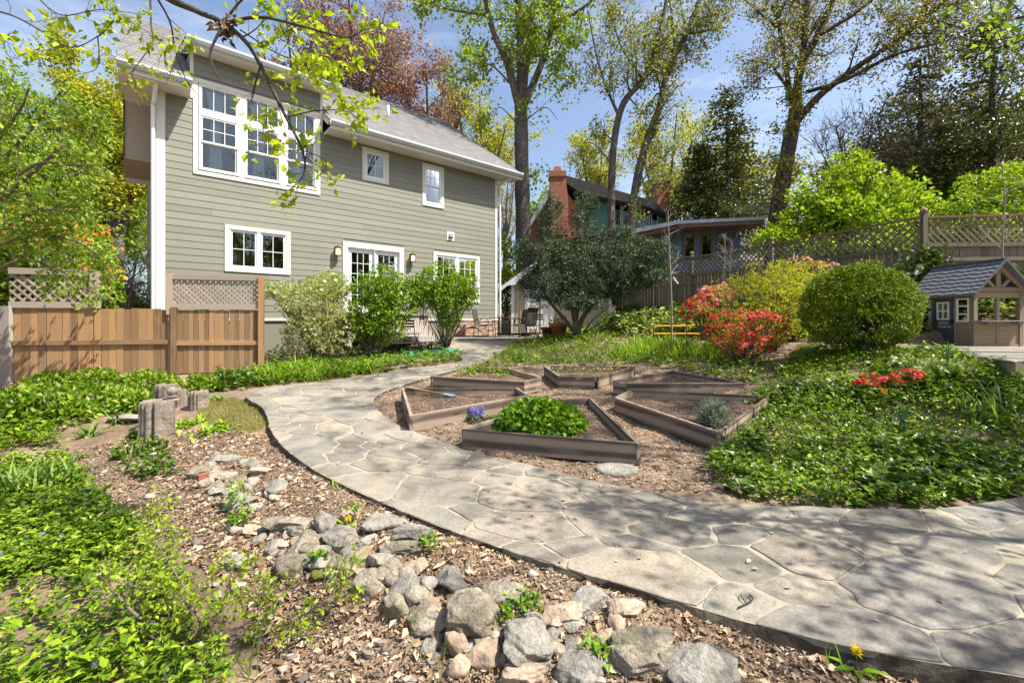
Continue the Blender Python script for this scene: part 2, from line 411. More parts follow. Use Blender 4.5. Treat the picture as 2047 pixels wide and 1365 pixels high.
lm('pinkflower', [(.60, .04, .12), (.74, .12, .25), (.78, .32, .44)], trans=.2)
lm('orangeflower', [(.75, .16, .02), (.80, .28, .06), (.80, .42, .12)], trans=.3)
lm('whiteflower', [(.70, .70, .62), (.80, .80, .74), (.82, .82, .8)], trans=.3)
lm('blueflower', [(.14, .12, .50), (.22, .20, .62), (.34, .30, .68)], trans=.3)
lm('yellowflower', [(.75, .48, .01), (.80, .60, .02), (.82, .66, .05)], trans=.3)
lm('litter', [(.085, .047, .026), (.21, .125, .066), (.38, .26, .16), (.52, .42, .31)], trans=.1, rough=.8)
lm('deadleaf', [(.05, .03, .02), (.13, .075, .045), (.22, .13, .075)], trans=.1, rough=.8)
lm('mulch', [(.045, .028, .018), (.125, .08, .05), (.25, .175, .115), (.44, .35, .25)], trans=0, rough=.9)
lm('pebble', [(.10, .085, .07), (.20, .17, .14), (.34, .295, .245)], trans=0, rough=.85)

# ------------------------------------------------------------------ terrain
def slope(y): 
    y = np.asarray(y, float); return .077 * np.clip(np.log1p(np.exp((y - 4.5) * 2.2)) / 2.2, 0, 12.1)
CP = [(0, 0, -.05), (0, 3.8, -.03), (0, 5, .03), (0, 7, .17), (0, 10, .40), (0, 13, .63), (0, 16.5, .90), (0, 20, .93), (2, 5, .03), (2, 7, .17), (2, 9, .33), (3.4, 6.6, .17),
      (3.2, 8.6, .33), (1.5, 10.5, .45), (-2, 7, .17), (-2.4, 9, .34), (-3.4, 11, .47), (1.5, 2.6, -.04), (2.6, 3.5, -.03), (4.3, 3.8, -.03), (4, 2, -.05), (6, 2, 0), (8, 1, .1), (2.6, 4.6, .02),
      (4.2, 4.4, .09), (5.2, 4.5, .2), (6.1, 5.3, .74), (6.7, 5.9, 1.0), (7.3, 6.6, 1.0), (9, 5.5, 1.02), (11, 8, 1.05), (4.2, 5.6, .2), (5.3, 6.4, .55), (4.4, 6.6, .38), (5.2, 9.0, .68), (3.8, 9.4, .6), (4.3, 8, .45),
      (8.2, 8.5, 1.0), (7.2, 8.2, .97), (9, 7.5, 1.0), (6.4, 8.4, .9), (9.2, 9.9, 1.65), (8, 13.0, 1.7), (6.5, 16.1, 1.8), (5.2, 18.8, 1.9), (12, 14, 2.4), (9, 20, 2.9), (13, 9.6, 1.8), (12, 22, 3.2), (5, 24, 2.9), (0, 24, 2.0),
      (6.6, 11, 1.0), (5, 13, 1.05), (2.6, 12.4, .78), (2.1, 14.4, 1.0), (4.2, 14.2, 1.2), (2, 18.5, 1.0), (4, 17.5, 1.2),
      (-9.3, 8.2, .25), (-5.4, 9.6, .38), (-3, 12.5, .60), (-9, 12.5, .4), (-12, 11, .2), (-12, 20, -.2), (-5, 20, .6),
      (-3.3, 6.1, .05), (-4.6, 4.6, -.28), (-3, 3, -.36), (-2.6, 2.2, -.42), (-1, 2, -.36), (-.1, 1.2, -.33), (-1.2, 3.2, -.06), (-2.5, 4.6, -.06), (-.4, 2.7, -.07), (-5, 6, -.08), (-7, 7, .08), (-6, 3, -.4), (-8, 5, -.1),
      (-12, 5, 0), (-12, 0, -.4), (-4, 0, -.45), (.6, 1.6, -.10), (.35, 2.35, -.06), (1.1, 2.0, -.06), (1.4, 1.5, -.10), (3, 0, -.1), (10, -3, .3), (-8, -3, -.4), (-4, 7.6, .17), (-4.6, 8.7, .26)]
CP = np.array(CP, float)
def _phi(d): return np.where(d > 1e-9, d * d * np.log(np.maximum(d, 1e-9)), 0.0)
_n = len(CP); _D = np.hypot(CP[:, None, 0] - CP[None, :, 0], CP[:, None, 1] - CP[None, :, 1])
_A = np.zeros((_n + 3, _n + 3)); _A[:_n, :_n] = _phi(_D) + np.eye(_n) * .02; _P = np.c_[np.ones(_n), CP[:, :2]]; _A[:_n, _n:] = _P; _A[_n:, :_n] = _P.T
_W = np.linalg.solve(_A, np.r_[CP[:, 2], 0, 0, 0])
def rbf(x, y):
    x = np.clip(np.asarray(x, float), -12.5, 13.5); y = np.clip(np.asarray(y, float), -3, 24); sh = np.shape(x); x = x.ravel(); y = np.broadcast_to(y, sh).ravel()
    out = np.empty(len(x))
    for i in range(0, len(x), 20000):
        a = x[i:i + 20000]; b = y[i:i + 20000]
        out[i:i + 20000] = _phi(np.hypot(a[:, None] - CP[:, 0], b[:, None] - CP[:, 1])) @ _W[:_n] + _W[_n] + a * _W[_n + 1] + b * _W[_n + 2]
    return out.reshape(sh)
gx = np.r_[-600, -300, -150, -80, -45, -28, -20, -16, np.arange(-13, -5, .16), np.arange(-5, 5, .08), np.arange(5, 14, .16), 16, 20, 28, 45, 80, 150, 300, 600]
gy = np.r_[-300, -100, -40, -15, -6, -2, np.arange(-.5, 8, .08), np.arange(8, 18, .16), np.arange(18, 25, .4), 28, 34, 45, 70, 120, 250, 500, 900]
GX, GY = np.meshgrid(gx, gy); GZ0 = rbf(GX, GY)
GZ0 += .05 * (vnoise(GX, GY, 1.7, 1) - .5) + .035 * (vnoise(GX, GY, 5, 2) - .5)
def grid_z(G, x, y):
    x = np.asarray(x, float); y = np.asarray(y, float)
    i = np.clip(np.searchsorted(gx, x) - 1, 0, len(gx) - 2); j = np.clip(np.searchsorted(gy, y) - 1, 0, len(gy) - 2)
    a = np.clip((x - gx[i]) / (gx[i + 1] - gx[i]), 0, 1); b = np.clip((y - gy[j]) / (gy[j + 1] - gy[j]), 0, 1)
    return (G[j, i] * (1 - a) + G[j, i + 1] * a) * (1 - b) + (G[j + 1, i] * (1 - a) + G[j + 1, i + 1] * a) * b
def hit(x, y, zf, dz=0.0):                              # where the line of sight through an image point meets a surface
    lo = .8; Zs = np.linspace(.8, 40, 800); X = (x - CX) / F * Zs; zr = CH + (HY - y) / F * Zs
    s = zr - (zf(X, Zs) + dz); k = np.argmax(s < 0)
    if s[k] >= 0: k = len(Zs) - 1
    if k == 0: k = 1
    t = s[k - 1] / (s[k - 1] - s[k] + 1e-12); Z = Zs[k - 1] + t * (Zs[k] - Zs[k - 1])
    return np.array([(x - CX) / F * Z, Z])
pathz = lambda x, y: slope(y) + 0 * np.asarray(x)

# ---- flagstone path: two edges, stones laid in (s, w) between them
LEFT = [(7.5, 1.55), (5, 1.45), (3.2, 1.62)] + [tuple(hit(x, y, pathz)) for x, y in [(2047, 1353), (1911, 1333), (1754, 1309), (1618, 1275), (1499, 1249), (1400, 1217), (1219, 1163), (1088, 1124), (900, 1061), (800, 1020), (664, 959), (589, 914), (543, 866), (536, 836), (520, 810), (487, 789), (560, 771), (690, 758), (820, 738), (925, 722)]] + [(-1.9, 12.9), (-2.5, 15.4)]
RIGHT = [(7.5, 4.3), (6, 4.2), (5, 4.0)] + [tuple(hit(x, y, pathz)) for x, y in [(2047, 993), (1850, 1018), (1620, 1014), (1454, 1006), (1340, 990), (1136, 952), (1066, 930), (942, 904), (895, 886), (821, 861), (770, 834), (747, 806), (755, 788), (817, 766), (865, 752), (930, 738), (985, 716)]] + [(-.15, 13.2), (.4, 15.4)]
def resample(P, n):
    P = spline(P, 6); d = np.r_[0, np.cumsum(np.hypot(*np.diff(P[:, :2], axis=0).T))]; t = np.linspace(0, d[-1], n)
    return np.c_[np.interp(t, d, P[:, 0]), np.interp(t, d, P[:, 1])]
def fair(P, k=4):
    P = P.copy()
    for _ in range(k): P[1:-1] = .25 * P[:-2] + .5 * P[1:-1] + .25 * P[2:]
    return P
NS = 160
EL = fair(resample(np.array(LEFT), NS)); ER = fair(resample(np.array(RIGHT), NS))
PATHPOLY = np.vstack([EL, ER[::-1]])
PLEN = float(np.hypot(*np.diff((EL + ER) / 2, axis=0).T).sum()); PWID = 2.0
def pmap(s, q):                                          # s along (m), q across (0..PWID)
    u = np.clip(np.asarray(s) / PLEN, 0, 1) * (NS - 1); i = np.clip(u.astype(int), 0, NS - 2); a = (u - i)[..., None]
    l = EL[i] * (1 - a) + EL[i + 1] * a; r = ER[i] * (1 - a) + ER[i + 1] * a; k = (np.asarray(q) / PWID)[..., None]
    return l * (1 - k) + r * k
inpath = inpoly(GX, GY, PATHPOLY)
PATIO = np.array([(-4.2, 14.7), (.6, 15.1), (1.8, 15.9), (1.8, 17.5), (.2, 18.2)])
PLAYPAVE = np.array([(6.05, 5.35), (12.5, 4.6), (12.5, 9.0), (7.2, 9.0), (6.95, 7.3)])
GZ = GZ0.copy()
GZ[inpath] = np.minimum(GZ[inpath], slope(GY[inpath]) - .05)
near = inpoly(GX, GY, np.vstack([EL + nrm(EL - ER) * .14, (ER + nrm(ER - EL) * .14)[::-1]])) & ~inpath
GZ[near] = np.minimum(GZ[near], slope(GY[near]) - .035)
GZ[inpoly(GX, GY, PATIO)] = np.minimum(GZ[inpoly(GX, GY, PATIO)], .83)
pv = inpoly(GX, GY, PLAYPAVE); GZ[pv] = np.minimum(GZ[pv], .97)
gz = lambda x, y: grid_z(GZ, x, y)
G2 = lambda x, y: hit(x, y, gz)
def G3(x, y, dz=0.0): p = G2(x, y); return np.array([p[0], p[1], float(gz(p[0], p[1])) + dz])
ny, nx = GX.shape; ii = np.arange(ny * nx).reshape(ny, nx)
mk('ground', np.c_[GX.ravel(), GY.ravel(), GZ.ravel()], np.stack([ii[:-1, :-1], ii[:-1, 1:], ii[1:, 1:], ii[1:, :-1]], -1).reshape(-1, 4), SOIL, smooth=True, kind='structure', label='bare brown soil and mulch of the sloping garden')

def clip_half(poly, p, n):                               # keep the side where (x - p).n < 0
    out = []
    for i in range(len(poly)):
        a = poly[i]; b = poly[(i + 1) % len(poly)]; da = (a - p) @ n; db = (b - p) @ n
        if da < 0: out.append(a)
        if (da < 0) != (db < 0): out.append(a + (b - a) * (da / (da - db)))
    return np.array(out)
def cells(seeds, wt, poly, gap):
    res = []
    for i, s in enumerate(seeds):
        c = np.array(poly, float); d = seeds - s; r = np.hypot(d[:, 0], d[:, 1])
        for j in np.argsort(r)[1:40]:
            if r[j] < 1e-6: continue
            n = d[j] / r[j]; k = (r[j] ** 2 + wt[i] - wt[j]) / (2 * r[j]) - gap * .5 * (1 + .5 * math.sin(i * 3.1 + j))
            c = clip_half(c, s + n * k, n)
            if len(c) < 3: break
        if len(c) >= 3: res.append(c)
    return res
def soften(c, step=.12, amp=.012):
    out = []
    for i in range(len(c)):
        a = c[i]; b = c[(i + 1) % len(c)]; L_ = np.hypot(*(b - a)); m = max(1, int(L_ / step)); n = np.array([b[1] - a[1], a[0] - b[0]]) / max(L_, 1e-6)
        for k in range(m):
            t = (k + (.28 if m > 1 and k == 0 else (.0 if k else .14))) / m
            out.append(a + (b - a) * t + n * RG.normal(0, amp) * (1 if k else .3))
        out.append(a + (b - a) * (1 - .12 / max(m, 1)) )
    return np.array(out)
def poly_area(c): return .5 * abs(np.dot(c[:, 0], np.roll(c[:, 1], 1)) - np.dot(c[:, 1], np.roll(c[:, 0], 1)))
def stones(parent, cl, fmap, zf, name, mat, h=.035, lift=.006):
    for c in cl:
        if poly_area(c) < .006: continue
        c = fmap(soften(c)); n = len(c); z = zf(c[:, 0], c[:, 1]) + lift + RG.normal(0, .003)
        m = c.mean(0); cin = m + (c - m) * (1 - .012 / max(.15, math.sqrt(poly_area(c))))
        V = np.vstack([np.c_[cin, z], np.c_[c, z - .004], np.c_[c, z - h]])
        FA = [list(range(n))] + [[i, (i + 1) % n, (i + 1) % n + n, i + n] for i in range(n)] + [[i + n, (i + 1) % n + n, (i + 1) % n + 2 * n, i + 2 * n] for i in range(n)]
        fa = [f[::-1] for f in FA]
        cr = np.cross(np.r_[c[1] - c[0], 0], np.r_[c[n // 2] - c[0], 0])[2]
        mk(name, V, FA if cr > 0 else fa, mat, parent)
# slab under the stones
k0, k1 = np.arange(NS - 1), np.arange(1, NS)
mid = [EL * (1 - t) + ER * t for t in np.linspace(0, 1, 7)]
top = np.concatenate([np.c_[m, slope(m[:, 1])] for m in mid])
FA = [[a * NS + i, a * NS + i + 1, (a + 1) * NS + i + 1, (a + 1) * NS + i] for a in range(6) for i in range(NS - 1)]
path = mk('path', top, FA, MORTAR, kind='structure', label='curving flagstone garden path with pale mortar joints')
sv, sf = [], []
for e, sgn in ((EL, -1), (ER, 1)):                       # broken concrete side of the slab
    b = len(sv) and sum(len(x) for x in sv); o_ = nrm(EL - ER) * (-sgn)
    rows = [(e + o_ * (.0 + .0 * k) * 1, slope(e[:, 1]) + .001) if k == 0 else (e + o_ * (RG.uniform(-.012, .02, (NS, 1)) + .012 * k), slope(e[:, 1]) - .05 * k + RG.normal(0, .006, NS)) for k in range(4)]
    for p, z in rows: sv.append(np.c_[p, z])
    for k in range(3): sf += [[b + k * NS + i, b + k * NS + i + 1, b + (k + 1) * NS + i + 1, b + (k + 1) * NS + i] for i in range(NS - 1)]
mk('slab_edge', np.concatenate(sv), sf, PATHSIDE, path)
sd = []
for _ in range(3000):
    q = np.array([RG.uniform(0, PLEN), RG.uniform(.0, PWID)])
    big = RG.uniform() < .66; rr = RG.uniform(.33, .6) if big else RG.uniform(.14, .28)
    if all(np.hypot(*(q - p)) > .5 * (rr + r2) * 1.12 for p, r2 in sd): sd.append((q, rr))
SD = np.array([s for s, _ in sd]); WT = np.array([(r * .5) ** 2 * 1.6 for _, r in sd])
stones(path, cells(SD, WT, [(0, 0), (PLEN, 0), (PLEN, PWID), (0, PWID)], .021), lambda c: pmap(c[:, 0], c[:, 1]), pathz, 'flagstone', FLAG)
# ---- patio and the paving by the playhouse
def paved(name, label, poly, z, r0, mat=FLAG):
    n = len(poly); V = np.vstack([np.c_[poly, np.full(n, z)], np.c_[poly, np.full(n, z - .3)]])
    base = mk(name, V, [list(range(n))] + [[i, i + n, (i + 1) % n + n, (i + 1) % n] for i in range(n)], MORTAR, kind='structure', label=label)
    s_ = []; a, b = poly.min(0), poly.max(0)
    for _ in range(900):
        q = RG.uniform(a, b); r = r0 * RG.uniform(.6, 1.25)
        if all(np.hypot(*(q - p)) > .55 * (r + r2) for p, r2 in s_): s_.append((q, r))
    stones(base, cells(np.array([s for s, _ in s_]), np.zeros(len(s_)), poly, .04), lambda c: c, lambda x, y: np.full(np.shape(x), z), 'flagstone', mat)
paved('patio', 'flagstone patio at the corner of the green house', PATIO, .875, .8)
paved('playhouse_paving', 'pale stone paving in front of the playhouse', PLAYPAVE, 1.0, .9)
# ------------------------------------------------------------------ the green house
P0 = np.array([(313 - CX) / F * 10.9, 10.9, 0.0]); UX = np.array([.762, .648, 0]); UX /= np.linalg.norm(UX); NX = np.array([UX[1], -UX[0], 0])
def FW(V): V = np.asarray(V, float); return P0 + V[..., 0:1] * UX + V[..., 1:2] * NX + V[..., 2:3] * np.array([0, 0, 1.])   # (along, out, up) -> world
TW = 10.66; ZB = 1.56; EX = .1776; ZE = 7.12
house = thing('green_house', 'two-storey sage green clapboard house with grey shingle roof and cream trim', 'house', (*P0[:2], .3))
OPEN = dict(big=(.73, 3.84, 5.24, 7.70), sq=(5.13, 6.03, 5.98, 7.04), dh=(7.28, 8.16, 5.53, 7.02), low=(1.41, 3.02, 2.80, 4.04), door=(4.52, 6.57, 1.70, 3.95), pair=(7.72, 9.76, 2.16, 3.95))
def segs(a, b, z0, z1):
    out = [(a, b)]
    for o in OPEN.values():
        if o[2] + .03 < z1 and o[3] - .03 > z0 and not (o[2] > z0 + .1 or o[3] < z1 - .1) or (o[2] <= z0 + .1 and o[3] >= z1 - .1):
            nw = []
            for s in out:
                if o[1] <= s[0] or o[0] >= s[1]: nw.append(s)
                else:
                    if s[0] < o[0]: nw.append((s[0], o[0] + .02))
                    if s[1] > o[1]: nw.append((o[1] - .02, s[1]))
            out = nw
    return out
def course(z0, z1, a, b):
    for s in segs(a, b, z0, z1):
        cuts = [s[0]] + sorted(RG.uniform(s[0] + .8, s[1] - .8, 1 if s[1] - s[0] < 7 else 2)) + [s[1]] if s[1] - s[0] > 3.8 else [s[0], s[1]]
        for p, q in zip(cuts[:-1], cuts[1:]):
            MB().prism([(0, 0), (.017, 0), (.007, 1), (0, 1)], 0, 1, lambda V: FW(np.c_[p + .001 + V[:, 1] * (q - p - .002), V[:, 0], z0 + V[:, 2] * (z1 - z0 + .012)])).mk('siding_board', SIDING, house)
for i in range(32):
    z0 = ZB + i * EX; z1 = min(z0 + EX, ZE)
    if z1 - z0 > .03: course(z0, z1, .16, TW - .13)
for i in range(32, 40):
    z0 = ZB + i * EX - (.0); z1 = min(z0 + EX, 8.32)
    if z1 - z0 > .03: course(z0, z1, .70, 3.87)
# inner shell: sheathing set behind the boards, open at the windows
sh = MB()
def sheath(a, b, z0, z1, d0=-.22, d1=-.003):
    ts = sorted({a, b, *[v for o in OPEN.values() for v in o[:2] if a < v < b]}); zs = sorted({z0, z1, *[v for o in OPEN.values() for v in o[2:] if z0 < v < z1]})
    for t0, t1 in zip(ts[:-1], ts[1:]):
        for y0, y1 in zip(zs[:-1], zs[1:]):
            m = ((t0 + t1) / 2, (y0 + y1) / 2)
            if any(o[0] < m[0] < o[1] and o[2] < m[1] < o[3] for o in OPEN.values()): continue
            sh.bb((t0, d0, y0), (t1, d1, y1), FW)
sheath(.0, TW, .2, ZE + .05); sheath(.72, 3.85, ZE + .05, 8.36)
sh.bb((-.003, -9.9, .2), (.2, -.22, ZE), FW); sh.bb((TW - .2, -9.9, .2), (TW, -.22, ZE), FW); sh.bb((.2, -10, .2), (TW - .2, -9.8, ZE), FW)
sh.mk('wall', SIDING, house)
# side gable walls under the roof
for t in (.0, TW - .2):
    MB().add(FW(np.array([(t, -.3, ZE), (t, -9.9, ZE), (t, -5.115, 11.1), (t + .2, -.3, ZE), (t + .2, -9.9, ZE), (t + .2, -5.115, 11.1)])), [[0, 2, 1], [3, 4, 5], [0, 3, 5, 2], [1, 2, 5, 4]]).mk('gable_wall', SIDING, house)
# trim
for a, b in ((-.012, .165), (TW - .135, TW + .012)):
    MB().bb((a, .001, ZB - .02), (b, .028, ZE - .002), FW).mk('corner_board', TRIM, house)
MB().bb((-.03, -.3, ZB), (-.004, .0, ZE - .003), FW).mk('corner_board', TRIM, house)
MB().bb((-.012, -.04, ZB - .075), (TW + .012, .05, ZB - .002), FW).mk('water_table', TRIM, house)
for a, b in ((.665, .735), (3.84, 3.91)):
    MB().bb((a, .002, ZE + .03), (b, .030, 8.33), FW).mk('corner_board', TRIM, house)
# foundation of ledge stones
MB().bb((.02, -.22, .1), (TW - .02, -.012, ZB - .08), FW).mk('foundation', MORTAR, house)
STONEM = [ROCKTAN, mottled('pink_stone', [(.22, .12, .085), (.40, .25, .18), (.50, .36, .28)], 3, .9, 18, .7, .02, [.3, .5, .75])]
zc = .80
while zc < ZB - .1:
    hgt = RG.uniform(.085, .13); hgt = min(hgt, ZB - .085 - zc); t = 8.4 + RG.uniform(0, .2)
    while t < TW:
        ln = min(RG.uniform(.18, .5), TW - t)
        if ln > .06:
            o = RG.uniform(.02, .055)
            MB().add(FW(np.array([(t + .006 + x * (ln - .012) , -.01 + (o if y else 0) + (RG.normal(0, .006) if y else 0), zc + .005 + z * (hgt - .01)) for x in (0, 1) for y in (0, 1) for z in (0, 1)])), [[0, 1, 3, 2], [4, 6, 7, 5], [0, 4, 5, 1], [2, 3, 7, 6], [0, 2, 6, 4], [1, 5, 7, 3]]).mk('foundation_stone', STONEM[int(RG.uniform() < .5)], house)
        t += ln
    zc += hgt
# windows and the french doors
def rect_frame(m, t0, t1, z0, z1, wd, d0, d1, bottom=None):
    bt = wd if bottom is None else bottom
    m.bb((t0, d0, z0), (t0 + wd, d1, z1), FW); m.bb((t1 - wd, d0, z0), (t1, d1, z1), FW)
    m.bb((t0 + wd, d0, z1 - wd), (t1 - wd, d1, z1), FW)
    if bt: m.bb((t0 + wd, d0, z0), (t1 - wd, d1, z0 + bt), FW)
def lites(win, t0, t1, z0, z1, nc, nr, d, bar=.016):
    cw = (t1 - t0) / nc; rh = (z1 - z0) / nr
    for c in range(nc):
        for r in range(nr):
            a, b, y0, y1 = t0 + c * cw, t0 + (c + 1) * cw, z0 + r * rh, z0 + (r + 1) * rh
            MB().bb((a, d - .006, y0), (b, d, y1), FW).mk('pane', GLASS, win)
    m = MB(); k = 0
    for c in range(1, nc): m.bb((t0 + c * cw - bar / 2, d + .001, z0), (t0 + c * cw + bar / 2, d + .014, z1), FW); k = 1
    for r in range(1, nr): m.bb((t0, d + .0015, z0 + r * rh - bar / 2), (t1, d + .0135, z0 + r * rh + bar / 2), FW); k = 1
    if k: m.mk('muntin', VINYL, win)
def sash(m, win, t0, t1, z0, z1, nc, nr, d, rail=.042):
    rect_frame(m, t0, t1, z0, z1, rail, d - .02, d + .018)
    lites(win, t0 + rail, t1 - rail, z0 + rail, z1 - rail, nc, nr, d)
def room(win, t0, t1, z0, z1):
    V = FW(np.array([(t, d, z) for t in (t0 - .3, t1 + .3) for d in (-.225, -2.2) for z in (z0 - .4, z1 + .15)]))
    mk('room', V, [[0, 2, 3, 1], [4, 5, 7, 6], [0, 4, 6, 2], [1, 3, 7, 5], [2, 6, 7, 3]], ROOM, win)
def casing(win, o, wd=.105, d=.034, mat=TRIM, head=None):
    t0, t1, z0, z1 = o; h = head or wd
    MB().bb((t0, -.02, z1 - h), (t1, d + .004, z1), FW).mk('trim', mat, win)
    if z0 > 1.9: MB().bb((t0, -.02, z0), (t1, d + .006, z0 + wd * .95), FW).mk('trim', mat, win)
    for a, b in ((t0, t0 + wd), (t1 - wd, t1)):
        MB().bb((a, -.02, z0 + (wd * .95 if z0 > 1.9 else 0)), (b, d, z1 - h), FW).mk('trim', mat, win)
def window(name, key, units, kind):
    o = OPEN[key]; t0, t1, z0, z1 = o; m = MB(); win = thing(name, None, None, FW(np.array([(t0, 0, z0)]))[0]); win.parent = house
    win.location = tuple(WL[win.name] - WL[house.name])
    casing(win, o, mat=TRIM if kind != 'door' else WHITE, head=.16 if kind == 'door' else None, wd=.15 if kind == 'door' else .105)
    for a, b in units: kind_units(m, win, a, b, z0, z1, kind)
    for (a, b), (c, e) in zip(units[:-1], units[1:]): MB().bb((b, -.02, z0 + .1), (c, .030, z1 - .1), FW).mk('mullion', TRIM if kind == 'bigw' else VINYL, win)
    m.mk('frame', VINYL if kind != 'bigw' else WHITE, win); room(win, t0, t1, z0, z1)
    return win
def kind_units(m, win, a, b, z0, z1, kind):
    lo, hi = z0 + .1, z1 - .1
    if kind == 'bigw':
        rect_frame(m, a, b, 6.90, hi, .04, -.05, .022); sash(m, win, a + .04, b - .04, 6.94, hi - .04, 3, 1, -.012, .03)
        m.bb((a, -.05, 6.82), (b, .028, 6.90), FW)
        rect_frame(m, a, b, lo + .04, 6.82, .04, -.06, .022)
        sash(m, win, a + .04, b - .04, 6.10, 6.78, 3, 2, -.012); sash(m, win, a + .04, b - .04, lo + .08, 6.12, 1, 1, -.045)
        for x in ((a + b) / 2 - .06,):
            z = np.linspace(lo, 7.5, 9); c = MB(); n = 24; tt = np.linspace(0, 1, n)
            gat = lambda zz: .30 * (.55 + .6 * ((zz - 6.3) / 1.2) ** 2 + .25)
            Vc = np.array([(x - .5 * gat(zz) + t * gat(zz), -.16 + .03 * math.sin(t * 26), zz) for zz in z for t in tt])
            mk('curtain', FW(Vc), [[r * n + k, r * n + k + 1, (r + 1) * n + k + 1, (r + 1) * n + k] for r in range(8) for k in range(n - 1)], CURTAIN, win, True)
    elif kind == 'dh':
        zm = lo + (hi - lo) * .5; rect_frame(m, a, b, lo, hi, .035, -.06, .02)
        sash(m, win, a + .035, b - .035, zm - .02, hi - .035, 3, 2, -.012); sash(m, win, a + .035, b - .035, lo + .035, zm + .02, 1, 1, -.045)
    elif kind == 'sq':
        rect_frame(m, a, b, lo, hi, .035, -.06, .02); sash(m, win, a + .035, b - .035, lo + .035, hi - .035, 2, 2, -.02)
    elif kind == 'door':
        rect_frame(m, a, b, z0 + .02, hi - .06, .035, -.12, -.02, 0)
        rect_frame(m, a + .035, b - .035, z0 + .03, hi - .095, .11, -.1, -.055, .25); lites(win, a + .145, b - .145, z0 + .28, hi - .205, 3, 5, -.075)
WINS = [window('window', 'big', [(.85, 1.74), (1.86, 2.76), (2.88, 3.73)], 'bigw'), window('window', 'sq', [(5.235, 5.925)], 'sq'), window('window', 'dh', [(7.385, 8.055)], 'dh'),
        window('window', 'low', [(1.515, 2.20), (2.23, 2.915)], 'sq'), window('french_door', 'door', [(4.67, 5.54), (5.55, 6.42)], 'door'), window('window', 'pair', [(7.825, 8.72), (8.76, 9.655)], 'dh')]
# roof: stepped shingle courses on both slopes, ridge parallel to the front
def shinglemat():
    m, nt, b = nodes('grey_shingle'); uv = nd(nt, 'ShaderNodeUVMap'); br = nd(nt, 'ShaderNodeTexBrick', Scale=1.0)
    br.inputs['Color1'].default_value = (.185, .18, .18, 1); br.inputs['Color2'].default_value = (.265, .257, .257, 1); br.inputs['Mortar'].default_value = (.085, .08, .078, 1)
    br.inputs['Mortar Size'].default_value = .006; br.inputs['Brick Width'].default_value = .26; br.inputs['Row Height'].default_value = .14
    nt.links.new(uv.outputs[0], br.inputs['Vector'])
    v = coords(nt); c = mixc(nt, .4, br.outputs['Color'], ramp(nt, [(.3, .3, .3), (.72, .7, .69)], noise(nt, v, 3.5, 7)).outputs[0], 'OVERLAY')
    c = mixc(nt, .4, c, ramp(nt, [(.2, .2, .2), (.8, .8, .8)], noise(nt, v, 120, 2)).outputs[0], 'OVERLAY')
    nt.links.new(c, b.inputs['Base Color']); b.inputs['Roughness'].default_value = .9; bump(nt, b, noise(nt, v, 160, 3), .5, .004)
    return m
SHINGLE = shinglemat()
def slope_courses(name, a, b, d0, z0, d1, z1, parent, n=None, TF=FW, mat=SHINGLE, exp=.14, step=.012):
    Ls = math.hypot(d1 - d0, z1 - z0); n = n or int(Ls / exp); V = []; FA = []; UVs = []
    nd_, nz_ = -(z1 - z0) / Ls * (1 if d1 > d0 else -1), abs(d1 - d0) / Ls
    nd_ = (z1 - z0) / Ls * (1 if d0 > d1 else -1)
    for i in range(n):
        f0, f1 = i / n, (i + 1) / n
        p0 = (d0 + (d1 - d0) * f0, z0 + (z1 - z0) * f0); p1 = (d0 + (d1 - d0) * f1, z0 + (z1 - z0) * f1); k = len(V)
        V += [(a, p0[0], p0[1]), (b, p0[0], p0[1]), (b, p0[0] + nd_ * step, p0[1] + nz_ * step), (a, p0[0] + nd_ * step, p0[1] + nz_ * step), (b, p1[0], p1[1]), (a, p1[0], p1[1])]
        FA += [[k, k + 1, k + 2, k + 3], [k + 3, k + 2, k + 4, k + 5]]
        o = .26 * .37 * i
        UVs += [(a + o, i * .14), (b + o, i * .14), (b + o, i * .14 + .01), (a + o, i * .14 + .01), (a + o, i * .14 + .01), (b + o, i * .14 + .01), (b + o, i * .14 + .139), (a + o, i * .14 + .139)]
    ob = mk(name, TF(np.array(V)), FA, mat, parent); uvl = ob.data.uv_layers.new(name='UVMap')
    uvl.data.foreach_set('uv', np.array(UVs, np.float32).ravel()); return ob
ZR, DR, EO = 11.40, -5.115, .64; RS = (ZR - 7.34) / (EO - DR)
dd = -2.2; zr = lambda d: 7.34 + RS * (EO - d)
roof = slope_courses('roof', 3.915, 11.40, EO, 7.34, DR, ZR, house, 46)
slope_courses('roof', -.72, .665, EO, 7.34, DR, ZR, house, 46); slope_courses('roof', .665, 3.915, dd + .1, zr(dd + .1), DR, ZR, house, 24)
slope_courses('roof', 11.40, -.72, 2 * DR - EO, 7.34, DR, ZR, house, 46)
for a_, b_ in ((-.70, .66), (3.92, 11.38)): MB().prism([(EO, 7.30), (DR, ZR - .03), (DR, ZR - .2), (EO - .2, 7.26)], a_, b_, lambda V: FW(np.c_[V[:, 1], V[:, 0], V[:, 2]])).mk('roof_deck', TRIM, house)
MB().prism([(DR - .002, ZR - .03), (2 * DR - EO, 7.30), (2 * DR - EO + .2, 7.26), (DR - .002, ZR - .2)], -.70, 11.38, lambda V: FW(np.c_[V[:, 1], V[:, 0], V[:, 2]])).mk('roof_deck', TRIM, house)
